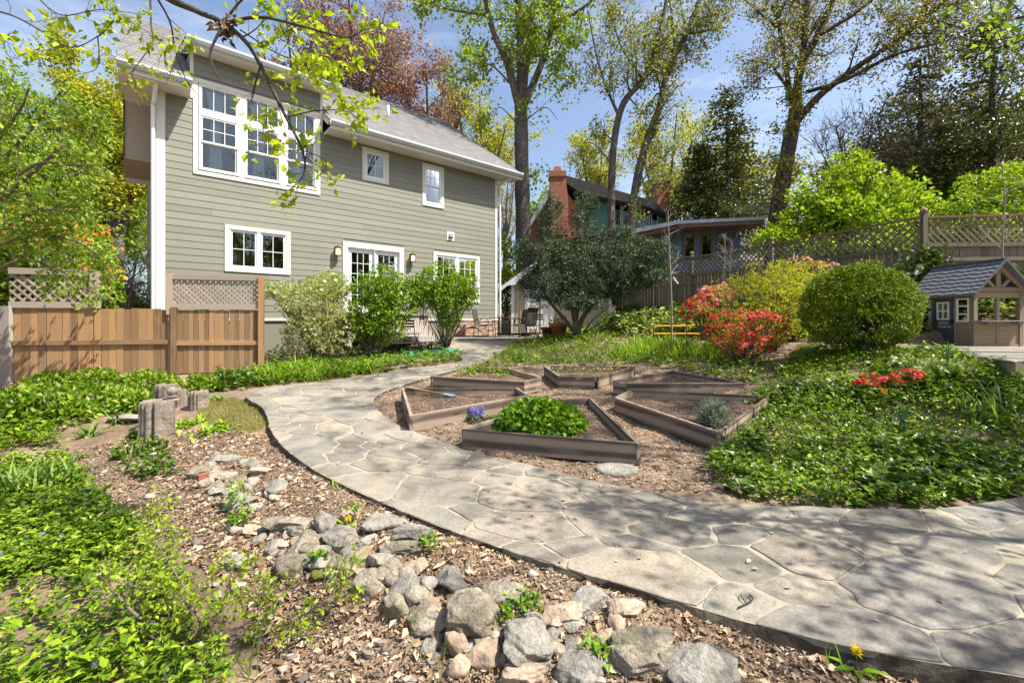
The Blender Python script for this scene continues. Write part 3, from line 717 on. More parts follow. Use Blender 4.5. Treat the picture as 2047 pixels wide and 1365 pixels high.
def eave(a, b, dz, d1=EO, wall=.0):
    MB().bb((a + .02, wall + .002, dz), (b - .02, d1 - .03, dz + .03), FW).mk('soffit', TRIM, house)
    MB().bb((a + .02, d1 - .03, dz - .02), (b - .02, d1, dz + .2), FW).mk('fascia', TRIM, house)
    MB().prism([(d1 + .002, dz + .075), (d1 + .075, dz + .085), (d1 + .12, dz + .16), (d1 + .12, dz + .215), (d1 + .105, dz + .215), (d1 + .1, dz + .17), (d1 + .066, dz + .10), (d1 + .012, dz + .10), (d1 + .012, dz + .215), (d1 + .002, dz + .215)], a, b, lambda V: FW(np.c_[V[:, 1], V[:, 0], V[:, 2]])).mk('gutter', GUTTER, house)
eave(-.72, .66, ZE); eave(3.93, 11.40, ZE)
MB().bb((-.70, -.6, ZE - .06), (-.02, EO - .04, ZE - .002), FW).mk('eave_return', TRIM, house)
# shed dormer over the big window
DZ = 8.33
for a, b in ((.67, .80), (3.78, 3.91)):
    de = -1.45
    MB().add(FW(np.array([(t, d, z) for t in (a, b) for d, z in ((.0, 7.2), (.0, DZ), (de, DZ + .36), (de, zr(de) - .2))])), [[0, 1, 2, 3], [4, 7, 6, 5], [0, 4, 5, 1], [1, 5, 6, 2], [2, 6, 7, 3]]).mk('dormer_cheek', SIDING, house)
dorm = slope_courses('dormer_roof', .55, 4.30, .42, 8.50, dd, zr(dd) + .03, house, 16)
MB().bb((.60, .0, 8.30), (4.25, .40, 8.33), FW).mk('soffit', TRIM, house)
MB().bb((.58, .385, 8.29), (4.27, .41, 8.485), FW).mk('fascia', TRIM, house)
MB().prism([(.412, 8.35), (.50, 8.36), (.535, 8.43), (.535, 8.485), (.52, 8.485), (.515, 8.44), (.48, 8.375), (.422, 8.375), (.422, 8.485), (.412, 8.485)], .55, 4.32, lambda V: FW(np.c_[V[:, 1], V[:, 0], V[:, 2]])).mk('gutter', GUTTER, house)
MB().add(FW(np.array([(t, d, z) for t in (.57, 4.28) for d, z in ((.40, 8.34), (.40, 8.48), (dd, zr(dd) + .0), (dd, zr(dd) - .16))])), [[0, 1, 2, 3], [4, 7, 6, 5], [0, 4, 5, 1], [3, 2, 6, 7], [0, 3, 7, 4]]).mk('dormer_deck', TRIM, house)
# bay on the end wall, downspouts, pipe, vent
MB().bb((-.62, -3.0, 5.60), (-.004, -1.0, 7.06), FW).mk('side_bay', TAN, house)
MB().bb((-.63, -1.0, 5.62), (-.6, -.97, 7.06), FW).mk('bay_trim', BRONZE, house)
def pipe(name, pts, r, mat, parent, n=8): MB().tube(FW(np.array(pts)), r, n).mk(name, mat, parent, True)
pipe('downspout', spline([(-.02, .50, 7.26), (-.03, .46, 7.05), (-.06, .18, 6.75), (-.07, .10, 6.55), (-.07, .10, 5), (-.07, .10, 3), (-.07, .10, .6)], 4), .045, WHITE, house)
pipe('downspout', spline([(10.95, .50, 7.22), (10.93, .42, 7.08), (10.78, .15, 6.95), (10.72, .09, 6.8), (10.72, .09, 4), (10.72, .09, 1.0)], 4), .042, WHITE, house)
pipe('downspout', [(4.22, .44, 8.4), (4.22, .44, 8.22), (4.2, .36, 8.1)], .035, WHITE, house)
dv = -1.9; pipe('vent_pipe', [(6.9, dv, zr(dv) - .05), (6.9, dv, zr(dv) + .46)], .05, WHITE, house, 10)
MB().bb((8.28, .002, 4.42), (8.60, .03, 4.74), FW).mk('dryer_vent', WHITE, house)
MB().prism([(.03, 4.50), (.10, 4.53), (.03, 4.66)], 8.36, 8.52, lambda V: FW(np.c_[V[:, 1], V[:, 0], V[:, 2]])).mk('vent_hood', BLACKM, house)
# lantern-style wall lamps, lit
GLOW, nt_, b_ = nodes('lamp_glow'); b_.inputs['Emission Color'].default_value = (1, .62, .28, 1); b_.inputs['Emission Strength'].default_value = 2.2; b_.inputs['Base Color'].default_value = (.8, .6, .35, 1)
for t, z, lab in ((4.33, 3.60, 'lit bronze wall lantern left of the french doors'), (6.86, 3.62, 'lit bronze wall lantern right of the french doors')):
    lp = thing('wall_lamp', lab, 'wall lamp', FW(np.array([(t, .02, z - .2)]))[0], 'lanterns beside the french doors')
    m = MB(); m.bb((t - .06, .019, z - .1), (t + .06, .04, z + .16), FW); m.bb((t - .012, .04, z + .15), (t + .012, .15, z + .175), FW); m.mk('bracket', BRONZE, lp)
    m = MB()
    for k in range(8):
        a = k * math.pi / 4; p = FW(np.array([(t + .085 * math.cos(a), .14 + .085 * math.sin(a), z - .13), (t + .085 * math.cos(a), .14 + .085 * math.sin(a), z + .11)])); m.tube(p, .007, 4)
    for zz in (z - .13, z + .1): m.tube(FW(np.array([(t, .14, zz), (t, .14, zz + .02)])), .1, 12)
    m.tube(FW(np.array([(t, .14, z + .12), (t, .14, z + .16)])), [.1, .03], 12); m.mk('cage', BRONZE, lp)
    MB().tube(FW(np.array([(t, .14, z - .10), (t, .14, z + .08)])), .06, 12).mk('shade', GLOW, lp)
# deck landing and steps at the french doors
deck = thing('deck_steps', 'grey weathered wooden steps and landing below the french doors', 'steps', FW(np.array([(5.6, .8, .86)]))[0])
for k in range(8): MB().bb((4.3, .06 + k * .145, 1.655), (6.9, .06 + k * .145 + .138, 1.685), FW).mk('deck_board', DECKW, deck)
MB().bb((4.32, 1.10, 1.50), (6.88, 1.14, 1.654), FW).mk('rim_joist', DECKW, deck)
nst = 5
for k in range(nst):
    zt = 1.65 - (k + 1) * .155; d0 = 1.16 + k * .27
    for q in range(2): MB().bb((4.95, d0 + q * .137, zt - .03), (6.55, d0 + q * .137 + .131, zt), FW).mk('tread', DECKW, deck)
    MB().bb((4.97, d0 - .012, zt + .002), (6.53, d0 + .004, zt + .124), FW).mk('riser', DECKW, deck)
for t in (4.90, 6.56):
    pl = [(1.16, 1.62)]
    for k in range(nst): zt = 1.65 - (k + 1) * .155; pl += [(1.16 + k * .27, zt + .005), (1.16 + (k + 1) * .27 + .012, zt + .005)]
    pl += [(1.16 + nst * .27, .80), (1.10 + (nst - 1) * .27, .80), (1.16, 1.30)]
    MB().prism(pl, t, t + .04, lambda V: FW(np.c_[V[:, 1], V[:, 0], V[:, 2]])).mk('stringer', PLAYW, deck)
for t in (4.34, 5.0, 6.5, 6.86): MB().bb((t - .045, 1.02, .7), (t + .045, 1.099, 1.653), FW).mk('post', DECKW, deck)
for t in (4.88, 6.63): pipe('handrail', [(t, 1.25, 1.5), (t, 1.25, 2.35), (t, 2.45, 1.62), (t, 2.45, .86)], .018, BLACKM, deck)
# ------------------------------------------------------------------ left fence
FLa = np.array([-9.62, 8.6]); FLb = np.array([-5.45, 9.70])
FLd = (FLb - FLa) / np.linalg.norm(FLb - FLa); FLn = np.array([FLd[1], -FLd[0]]); FLL = np.linalg.norm(FLb - FLa)
def fl(t, d, z): q = FLa + FLd * t + FLn * d; return (q[0], q[1], z)
fnF = (FLn[0], FLn[1], 0)
def fence_section(th, t0, t1, zt, zb, nb, rails, railmat=FENCEW):
    wdt = (t1 - t0) / nb
    for k in range(nb):
        a = t0 + (k + .5) * wdt; q = fl(a, 0, 0)
        board('fence_board', fl(a, RG.normal(0, .003), max(zb, float(gz(q[0], q[1])) + .03)), fl(a + RG.normal(0, .004), RG.normal(0, .003), zt + RG.normal(0, .008)), wdt - RG.uniform(.002, .012), .02, fnF, th, FENCEW)
    for z in rails: board('rail', fl(t0, .03, z), fl(t1, .03, z - .01), .09, .04, fnF, th, railmat)
def lattice(th, t0, t1, z0, z1, pos, fn, step, wd, mat, nm='lattice_slat', lay=.008):
    W_, H_ = t1 - t0, z1 - z0
    for sg, off in ((1, .0), (-1, lay)):
        c = -H_ if sg > 0 else 0
        c += step * .4
        while c < (W_ if sg > 0 else W_ + H_):
            # line x = c + sg*z, z in 0..H
            zs = sorted([np.clip((0 - c) / sg, 0, H_), np.clip((W_ - c) / sg, 0, H_)])
            if zs[1] - zs[0] > .04: board(nm, pos(t0 + c + sg * zs[0], off, z0 + zs[0]), pos(t0 + c + sg * zs[1], off, z0 + zs[1]), wd, lay * .9, fn, th, mat)
            c += step
fence = thing('wooden_fence', 'brown board fence with lattice toppers left of the green house', 'fence', fl(1.8, 0, .2))
ZT = 1.75
def tx(x): k = (x - CX) / F; return float((k * FLa[1] - FLa[0]) / (FLd[0] - k * FLd[1]))
t28, t350 = tx(28), tx(350)
fence_section(fence, t28, t350, ZT - .02, .26, 21, [1.06])
fence_section(fence, t350 + .05, FLL - .05, 1.72, .30, 16, [1.02])
board('post', fl(t28 - .16, .05, .05), fl(t28 - .16, .05, ZT + .02), .3, .12, fnF, fence, FENCEG, label='pale grey end post')
for t in (t350, FLL): board('post', fl(t, .035, .2), fl(t, .035, 2.45 if t == FLL else 1.77), .1, .1, fnF, fence, FENCEW)
board('post', fl(tx(341), .02, 1.62), fl(tx(341), .02, 2.47), .1, .1, fnF, fence, LATT)
for z in (1.80, 2.40): board('lattice_rail', fl(tx(346), .02, z), fl(FLL - .05, .02, z), .1, .05, fnF, fence, LATT)
lattice(fence, tx(346), FLL - .05, 1.85, 2.355, fl, fnF, .105, .038, LATT)
board('post', fl(tx(192), .02, 1.75), fl(tx(192), .02, 2.48), .15, .09, fnF, fence, LATT)
for z in (1.80, 2.45): board('lattice_rail', fl(tx(20), .02, z), fl(tx(184), .02, z), .12, .05, fnF, fence, LATT)
lattice(fence, tx(20), tx(184), 1.86, 2.39, fl, fnF, .16, .04, LATT)
# ------------------------------------------------------------------ long garden fence on the bank
RF = [np.array(p) for p in ((4.6, 19.4), (5.55, 17.8), (6.5, 16.1), (7.75, 13.3), (9.25, 10.0), (13.4, 9.7))]
gf = thing('lattice_fence', 'long grey board fence with lattice top and stepped posts along the bank', 'fence', (8, 13, 1.7))
POSTM = {}
for i, (a, b) in enumerate(zip(RF[:-1], RF[1:])):
    d = (b - a); ln = np.linalg.norm(d); d /= ln; n = np.array([d[1], -d[0]]); n = n if n[1] < 0 else -n
    zt = [3.78, 3.80, 3.76, 3.76, 3.80][i]; zl = zt - .62; rise = [0, .0, .0, .06, .05][i]
    pos = lambda t, o, z, a=a, d=d, n=n: (a[0] + d[0] * t + n[0] * o, a[1] + d[1] * t + n[1] * o, z)
    fn = (n[0], n[1], 0); nb = int(ln / .145)
    for k in range(nb):
        t = (k + .5) * ln / nb; q = pos(t, 0, 0); g = float(gz(q[0], q[1]))
        board('fence_board', (q[0], q[1], g - .03), (q[0], q[1], zl - .02 + RG.normal(0, .01)), ln / nb - RG.uniform(.004, .02), .018, fn, gf, OLDFENCE)
    for z, w_ in ((zl, .09), (zl - .32, .08), (zl - 1.2, .08)): board('rail', pos(0, .03, z), pos(ln, .03, z), w_, .04, fn, gf, OLDFENCE)
    board('cap_rail', pos(0, .0, zt), pos(ln, .0, zt + rise), .09, .045, (0, 0, 1), gf, OLDRAIL)
    lattice(gf, .06, ln - .06, zl + .05, zt - .02, pos, fn, .17 if i < 4 else .15, .04, OLDFENCE)
    g = float(gz(*a)); board('post', (a[0], a[1], g - .1), (a[0], a[1], zt + .1), .1, .1, fn, gf, OLDFENCE)
    MB().add(*(lambda s: (s[0] * .075 + np.array([a[0], a[1], zt + .15]), s[1]))((lambda u: (u, [[j * 8 + k, j * 8 + (k + 1) % 8, (j + 1) * 8 + (k + 1) % 8, (j + 1) * 8 + k] for j in range(5) for k in range(8)]))(np.array([(math.sin(max(.02, j * math.pi / 5)) * math.cos(k * math.pi / 4), math.sin(max(.02, j * math.pi / 5)) * math.sin(k * math.pi / 4), math.cos(j * math.pi / 5)) for j in range(6) for k in range(8)])))).mk('finial', OLDRAIL, gf, True)
# ------------------------------------------------------------------ raised beds
ptop = lambda x, y: slope(y) + .2 + 0 * np.asarray(x)
BEDS = [('triangular raised bed full of bushy green mint nearest the path', [(918, 858), (1281, 887), (1180, 794), (1116, 797)]),
        ('raised bed holding a garden trowel, beside the bend in the path', [(802, 775), (819, 831), (1058, 790), (1034, 776)]),
        ('raised bed with low leafy plants between path and the trowel bed', [(861, 752), (1048, 763), (1085, 755), (1015, 736), (935, 733)]),
        ('raised bed with yellow pansies at the back of the ring', [(1086, 731), (1117, 752), (1194, 753.5), (1269, 733)]),
        ('narrow empty raised bed pointing at the red azalea', [(1222, 761), (1251, 767), (1493, 766), (1343, 741)]),
        ('raised bed planted with one grey lavender', [(1226, 794), (1440, 865), (1540, 793), (1261, 779)])]
BEDP = []
for lab, pxs in BEDS:
    P = np.array([hit(x, y, ptop) for x, y in pxs]); c = P.mean(0); n = len(P); BEDP.append(P)
    th = thing('raised_bed', lab, 'raised bed', (c[0], c[1], float(slope(c[1]))), 'wooden raised beds set in a ring')
    ar = np.dot(P[:, 0], np.roll(P[:, 1], -1)) - np.dot(P[:, 1], np.roll(P[:, 0], -1))
    for i in range(n):
        a, b = P[i], P[(i + 1) % n]; d = nrm(b - a); o = np.array([d[1], -d[0]]) * (1 if ar > 0 else -1)
        a2 = a + d * (.002 if i % 2 else .042); b2 = b - d * (.042 if i % 2 else .002)
        za = float(slope(a[1])); zb_ = float(slope(b[1])); tw = RG.normal(0, .004)
        board('bed_board', (a2[0] - o[0] * .02, a2[1] - o[1] * .02, za + .09 + tw), (b2[0] - o[0] * .02, b2[1] - o[1] * .02, zb_ + .09 + tw), .225, .04, (o[0], o[1], 0), th, PLANTW)
    Q = c + (P - c) * (1 - .05 / np.linalg.norm(P - c, axis=1, keepdims=True)); m = 7; V = []; FA = []
    for r in range(m):
        V += [np.r_[c + (q - c) * (r / (m - 1)), 0] for q in spline(np.vstack([Q, Q[:1]]), 1)[:n]] if 0 else [np.r_[c + ((Q[i] * (1 - t) + Q[(i + 1) % n] * t) - c) * (r / (m - 1)), 0] for i in range(n) for t in (0, .25, .5, .75)]
    V = np.array(V); V[:, 2] = slope(V[:, 1]) + .10 + .05 * (vnoise(V[:, 0], V[:, 1], 3, 4) - .5); k = 4 * n
    FA = [[r * k + i, r * k + (i + 1) % k, (r + 1) * k + (i + 1) % k, (r + 1) * k + i] for r in range(m - 1) for i in range(k)]
    mk('bed_soil', V, FA, MULCHSOIL, th, True)
bedz = lambda x, y: slope(y) + .10
# ------------------------------------------------------------------ neighbours' house behind the fence
nb = thing('neighbor_house', 'brick and green neighbour house with brick chimneys and blue flat-roofed wing behind the fence', 'house', (5, 23, 2.6))
ZA = 24.0
def at(x, y, Z=ZA): return px(x, y, Z)
def slab(name, pts, Z, depth, mat, parent=nb, dirn=(0, 1, 0)):
    V = np.array([at(x, y, Z) for x, y in pts]); n = len(V); B = V + np.array(dirn) * depth
    return mk(name, np.vstack([V, B]), [list(range(n))[::-1], list(range(n, 2 * n))] + [[i, (i + 1) % n, (i + 1) % n + n, i + n] for i in range(n)], mat, parent)
def brickwall_mat():
    m, nt, b = nodes('brickwork'); br = nd(nt, 'ShaderNodeTexBrick', Scale=1.0)
    br.inputs['Color1'].default_value = (.40, .115, .05, 1); br.inputs['Color2'].default_value = (.27, .075, .035, 1); br.inputs['Mortar'].default_value = (.30, .22, .17, 1)
    br.inputs['Mortar Size'].default_value = .008; br.inputs['Brick Width'].default_value = .22; br.inputs['Row Height'].default_value = .075
    t = nt.nodes.new('ShaderNodeTexCoord'); sp = nt.nodes.new('ShaderNodeSeparateXYZ'); cb = nt.nodes.new('ShaderNodeCombineXYZ'); ad = nd(nt, 'ShaderNodeMath', operation='ADD')
    nt.links.new(t.outputs['Object'], sp.inputs[0]); nt.links.new(sp.outputs[0], ad.inputs[0]); nt.links.new(sp.outputs[1], ad.inputs[1]); nt.links.new(ad.outputs[0], cb.inputs[0]); nt.links.new(sp.outputs[2], cb.inputs[1])
    nt.links.new(cb.outputs[0], br.inputs['Vector']); c = mixc(nt, .5, br.outputs['Color'], ramp(nt, [(.3, .3, .3), (.7, .7, .7)], noise(nt, t.outputs['Object'], 1.5)).outputs[0], 'OVERLAY')
    nt.links.new(c, b.inputs['Base Color']); b.inputs['Roughness'].default_value = .9; bump(nt, b, br.outputs['Fac'], -.4, .01)
    return m
BRW = brickwall_mat()
GREENW = plain('green_stucco', (.11, .25, .20), .85, .2, 2); BLUEW = plain('blue_stucco', (.075, .14, .23), .85, .12, 3, bscale=15); DARKROOF = plain('dark_roof', (.045, .042, .04), .9, .3)
WOODT = plain('brown_timber', (.14, .085, .055), .8, .2); DKGLASS = glassmat('dark_glass', (.25, .28, .28), 1.7)
slab('gable_wall', [(1050, 560), (1050, 468), (1116, 362), (1160, 420), (1178, 560)], ZA, 5.5, BRW)
slab('chimney', [(1101, 470), (1101, 350), (1130, 350), (1136, 400), (1136, 470)], ZA - .5, .9, BRW)
slab('chimney_cap', [(1099, 352), (1099, 341), (1132, 341), (1132, 352)], ZA - .55, 1.0, BRW); slab('chimney_pot', [(1107, 341), (1108, 333), (1121, 333), (1122, 341)], ZA - .2, .35, TERRA)
slab('rake_board', [(1044, 478), (1042, 470), (1110, 358), (1116, 366)], ZA - .45, .4, plain('grey_trim', (.3, .33, .36), .6))
slab('roof', [(1112, 352), (1118, 347), (1300, 400), (1345, 424), (1345, 432), (1290, 412), (1160, 385)], ZA - .3, 7.0, DARKROOF)
slab('dormer_wall', [(1150, 470), (1150, 384), (1180, 381), (1340, 428), (1340, 470)], ZA + .6, 5, GREENW)
for x0, x1 in ((1226, 1240), (1246, 1258), (1281, 1297), (1304, 1314)):
    y0 = 398 + (x0 - 1226) * .12
    slab('window_frame', [(x0 - 2, 452), (x0 - 2, y0), (x1 + 2, y0 + 3), (x1 + 2, 452)], ZA + .55, .03, TRIM); slab('window_pane', [(x0, 450), (x0, y0 + 3), (x1, y0 + 5), (x1, 450)], ZA + .53, .01, DKGLASS)
slab('chimney', [(1312, 430), (1312, 366), (1338, 366), (1338, 430)], ZA + 1.0, .8, BRW); slab('chimney_cap', [(1310, 368), (1310, 361), (1340, 361), (1340, 368)], ZA + .95, .9, DARKROOF)
ZW = 21.0
slab('wing_wall', [(1180, 600), (1180, 480), (1360, 452), (1478, 452), (1478, 600)], ZW, 3.5, BLUEW)
for x0, x1 in ((1369, 1388), (1403, 1422), (1436, 1455)):
    slab('window_frame', [(x0 - 3, 518), (x0 - 3, 465), (x0 + 1, 465), (x0 + 1, 518)], ZW - .06, .08, WOODT); slab('window_frame', [(x1 - 1, 518), (x1 - 1, 465), (x1 + 3, 465), (x1 + 3, 518)], ZW - .06, .08, WOODT)
    slab('window_frame', [(x0 + 1, 470), (x0 + 1, 465), (x1 - 1, 465), (x1 - 1, 470)], ZW - .06, .08, WOODT); slab('window_pane', [(x0 + 1, 518), (x0 + 1, 470), (x1 - 1, 470), (x1 - 1, 518)], ZW - .03, .012, DKGLASS)
slab('wing_roof', [(1195, 482), (1195, 472), (1352, 441), (1530, 433), (1530, 439), (1354, 448)], ZW - 1.0, 5.0, plain('roof_metal', (.30, .33, .37), .5, .1))
slab('fascia', [(1356, 455), (1354, 449), (1528, 440), (1528, 447)], ZW - .95, .06, WOODT)
slab('soffit', [(1200, 490), (1200, 483), (1356, 450), (1524, 445), (1524, 449), (1358, 456)], ZW - .85, 1.2, WOODT)
for x, y in ((1352, 458), (1475, 452)): MB().bar(at(x - 12, y + 30, ZW), at(x + 8, y, ZW - .7), .1, .1, (1, 0, 0)).mk('bracket', WOODT, nb)
wh = thing('white_house', 'white house glimpsed behind the leaning tree trunk on the slope', 'house', (13, 30, 4))
slab('wall', [(1470, 520), (1470, 425), (1540, 425), (1580, 425), (1580, 520)], 30, 4, plain('white_siding', (.5, .5, .48), .7, .15), wh)
slab('roof', [(1462, 427), (1475, 408), (1575, 408), (1588, 427)], 29.6, 4.6, DARKROOF, wh)
for k in range(9): slab('porch_baluster', [(1490 + 8 * k, 470), (1490 + 8 * k, 440), (1492 + 8 * k, 440), (1492 + 8 * k, 470)], 29.2, .06, WHITE, wh)
slab('porch_rail', [(1485, 441), (1485, 437), (1562, 437), (1562, 441)], 29.18, .08, WHITE, wh)
ob = thing('outbuilding', 'small low building with grey roof and white rafter beyond the board fence', 'shed', (-13.5, 17, 0))
slab('wall', [(236, 650), (236, 606), (300, 606), (300, 650)], 17, 2.5, plain('dark_wall', (.07, .07, .075), .8), ob)
slab('roof', [(240, 606), (256, 596), (300, 594), (300, 606)], 16.6, 3.2, plain('blue_grey_roof', (.22, .26, .32), .7), ob); slab('rafter', [(238, 612), (243, 612), (258, 598), (254, 598)], 16.5, .1, WHITE, ob)
# ------------------------------------------------------------------ garden shed
ZS = 18.6
shd = thing('garden_shed', 'tan board and batten garden shed with white doors behind the yew', 'shed', px(1110, 662, ZS))
ss = lambda name, pts, Z, dep, mat, par=None: slab(name, pts, Z, dep, mat, par or shd)
SHW = plain('shed_tan', (.42, .35, .25), .7, .06); gy0 = 666
ss('front_wall', [(1026, gy0), (1026, 566), (1123, 500), (1222, 566), (1222, gy0)], ZS, 3.0, SHW)
for k in range(22):
    x = 1031 + k * 9; yt = 566 - (x - 1026) * .68 if x < 1123 else 500 + (x - 1123) * .667
    if not (1052 < x < 1104): ss('batten', [(x, gy0), (x, yt + 4), (x + 1.6, yt + 4), (x + 1.6, gy0)], ZS - .03, .028, SHW)
for x0, x1 in ((1022, 1028), (1217, 1223)): ss('corner_post', [(x0, gy0), (x0, 562), (x1, 562), (x1, gy0)], ZS - .06, .12, WHITE)
for x0, x1 in ((1054, 1077), (1081, 1104)):
    dr = ss('door', [(x0, gy0 - 2), (x0, 556), (x1, 556), (x1, gy0 - 2)], ZS - .05, .045, WHITE)
    for y in (558, 604, 652): ss('door_rail', [(x0, y + 6), (x0, y), (x1, y), (x1, y + 6)], ZS - .075, .024, WHITE, dr)
    for a, b in ((x0, x0 + 4), (x1 - 4, x1)): ss('door_stile', [(a, gy0 - 2), (a, 556), (b, 556), (b, gy0 - 2)], ZS - .072, .02, WHITE, dr)
    for ya, yb in ((652, 610), (604, 564)): ss('door_brace', [(x0 + 4, ya), (x0 + 4, ya - 5), (x1 - 4, yb), (x1 - 4, yb + 5)], ZS - .07, .018, WHITE, dr)
ss('door_frame', [(1050, gy0), (1050, 551), (1054, 551), (1054, gy0)], ZS - .06, .06, WHITE); ss('door_frame', [(1104, gy0), (1104, 551), (1108, 551), (1108, gy0)], ZS - .06, .06, WHITE); ss('door_frame', [(1050, 556), (1050, 550), (1108, 550), (1108, 556)], ZS - .08, .02, WHITE)
ss('bargeboard', [(998, 585), (1000, 574), (1123, 486), (1123, 498), (1036, 560), (1030, 569), (1014, 571)], ZS - .45, .05, WHITE); ss('bargeboard', [(1123, 498), (1123, 486), (1248, 574), (1248, 584)], ZS - .45, .05, WHITE)
ss('roof', [(998, 574), (1123, 482), (1250, 574), (1250, 578), (1123, 487), (998, 578)], ZS - .42, 3.8, SHINGLE)
# ------------------------------------------------------------------ playhouse
PC = np.array([px(1947, 690, 8.45)[0], 8.45, 1.006]); GW = .98; DEPTH = 1.13
def PW(V):                                              # (x right along gable, y back, z up)
    V = np.asarray(V, float); c, s = math.cos(.03), math.sin(.03)
    return PC + np.stack([V[..., 0] * c - V[..., 1] * s, V[..., 0] * s + V[..., 1] * c, V[..., 2]], -1)
ph = thing('playhouse', 'brown wooden playhouse with blue-grey shingle roof and dark door', 'playhouse', PC)
def pb(name, a, b, mat=PLAYW, th=None): return MB().bb(a, b, PW).mk(name, mat, th or ph)
pd = lambda V: PW(V)
def wood(name, a, b): # playhouse plank between two corners of its box
    a = np.array(a, float); b = np.array(b, float); c = (a + b) / 2; s_ = np.abs(b - a); k = int(np.argmax(s_)); o = [0, 1, 2]; o.remove(k)
    f = o[0] if s_[o[0]] < s_[o[1]] else o[1]; g = o[1] if f == o[0] else o[0]
    e = np.zeros(3); e[k] = s_[k] / 2; p0, p1 = PW(np.array([c - e, c + e])); fv = np.zeros(3); fv[f] = 1; fv = PW(fv) - PW(np.zeros(3))
    return board(name, p0, p1, s_[g], s_[f], fv, ph, PLAYW)
ZWL = .47; ZEV = 1.02; ZRG = 1.60
for x in (0, GW - .075): wood('post', (x, 0, 0), (x + .075, .075, ZEV + .04)); wood('post', (x, DEPTH - .075, 0), (x + .075, DEPTH, ZEV + .04))
wood('post', (GW / 2 - .03, .012, 0), (GW / 2 + .03, .06, ZEV)); wood('post', (GW / 2 - .03, DEPTH - .06, 0), (GW / 2 + .03, DEPTH - .01, ZEV))
for y0, y1 in ((.02, .045), (DEPTH - .045, DEPTH - .02)):
    for k in range(5): wood('plank', (.076, y0, .045 + k * .085), (GW - .076, y1, .045 + k * .085 + .082))
    wood('rail', (.076, y0 - .012, 0), (GW - .076, y1 + .01, .045)); wood('rail', (.076, y0 - .012, ZEV - .10), (GW - .076, y1 + .012, ZEV)); wood('rail', (-.02, y0 - .016, ZEV + .012), (GW + .02, y1 + .012, ZEV + .10))
pb('counter', (-.01, -.14, ZWL), (GW + .01, .06, ZWL + .02), plain('counter_grey', (.25, .26, .28), .6)); 
for x in (.2, GW - .2): wood('counter_bracket', (x - .02, -.1, ZWL - .05), (x + .02, .015, ZWL - .005))
for y, nm in ((.0, 0), (DEPTH - .05, 1)):                # gable truss
    wood('king_post', (GW / 2 - .045, y + .005, ZEV + .105), (GW / 2 + .045, y + .045, ZRG - .12))
    for sg in (-1, 1):
        p = [(GW / 2 + sg * .05, ZEV + .11), (GW / 2 + sg * .12, ZEV + .105), (GW / 2 + sg * .30, ZEV + .28), (GW / 2 + sg * .25, ZEV + .32)]
        MB().prism(p, y + .008, y + .042, PW).mk('brace', PLAYW, ph)
        p = [(GW / 2 + sg * (GW / 2 + .06), ZEV - .02), (GW / 2 + sg * (GW / 2 + .06), ZEV + .02), (GW / 2, ZRG - .02), (GW / 2, ZRG - .14)]
        MB().prism(p, y - .02, y + .02, PW).mk('rafter', PLAYW, ph)
SHG = plain('blue_grey_shingle', (.125, .132, .15), .55, .12, 12)
GTRIM = plain('roof_edge', (.09, .095, .11), .5)
for sg in (-1, 1):
    ex = GW / 2 + sg * (GW / 2 + .12); ez = ZEV - .06
    p = [(ex, ez), (ex, ez + .03), (GW / 2, ZRG + .03), (GW / 2, ZRG)]
    MB().prism(p, -.12, DEPTH + .12, PW).mk('roof_panel', SHG, ph)
    dx, dz = GW / 2 - ex, ZRG + .03 - ez - .03; Lr = math.hypot(dx, dz)
    for r in range(8):
        for q in range(12):
            if sg > 0 and q > 0 and False: continue
            f0 = r / 8; f1 = f0 + 1 / 8; y0 = -.12 + (DEPTH + .24) * (q / 12) ; y1 = y0 + (DEPTH + .24) / 12 - .012
            nxp, nzp = -dz / Lr * (1 if sg < 0 else -1) * (1 if dx > 0 else -1) * (1 if sg < 0 else -1), abs(dx) / Lr
            nxp = sg * abs(dz) / Lr
            j = .012 * ((q * 7 + r * 3) % 3 - 1) / Lr
            a = (ex + dx * (f0 - j), ez + .03 + dz * (f0 - j)); b = (ex + dx * f1, ez + .03 + dz * f1)
            MB().prism([a, (a[0] + nxp * .018, a[1] + nzp * .018), (b[0] + nxp * .003, b[1] + nzp * .003), b], y0, y1, PW).mk('shingle', SHG, ph)
    for y in (-.135, DEPTH + .121): MB().prism([(ex, ez - .01), (ex, ez + .05), (GW / 2, ZRG + .06), (GW / 2, ZRG)], y, y + .014, PW).mk('edge_trim', GTRIM, ph)
MB().bb((GW / 2 - .03, -.12, ZRG + .03), (GW / 2 + .03, DEPTH + .12, ZRG + .062), PW).mk('ridge_cap', GTRIM, ph)
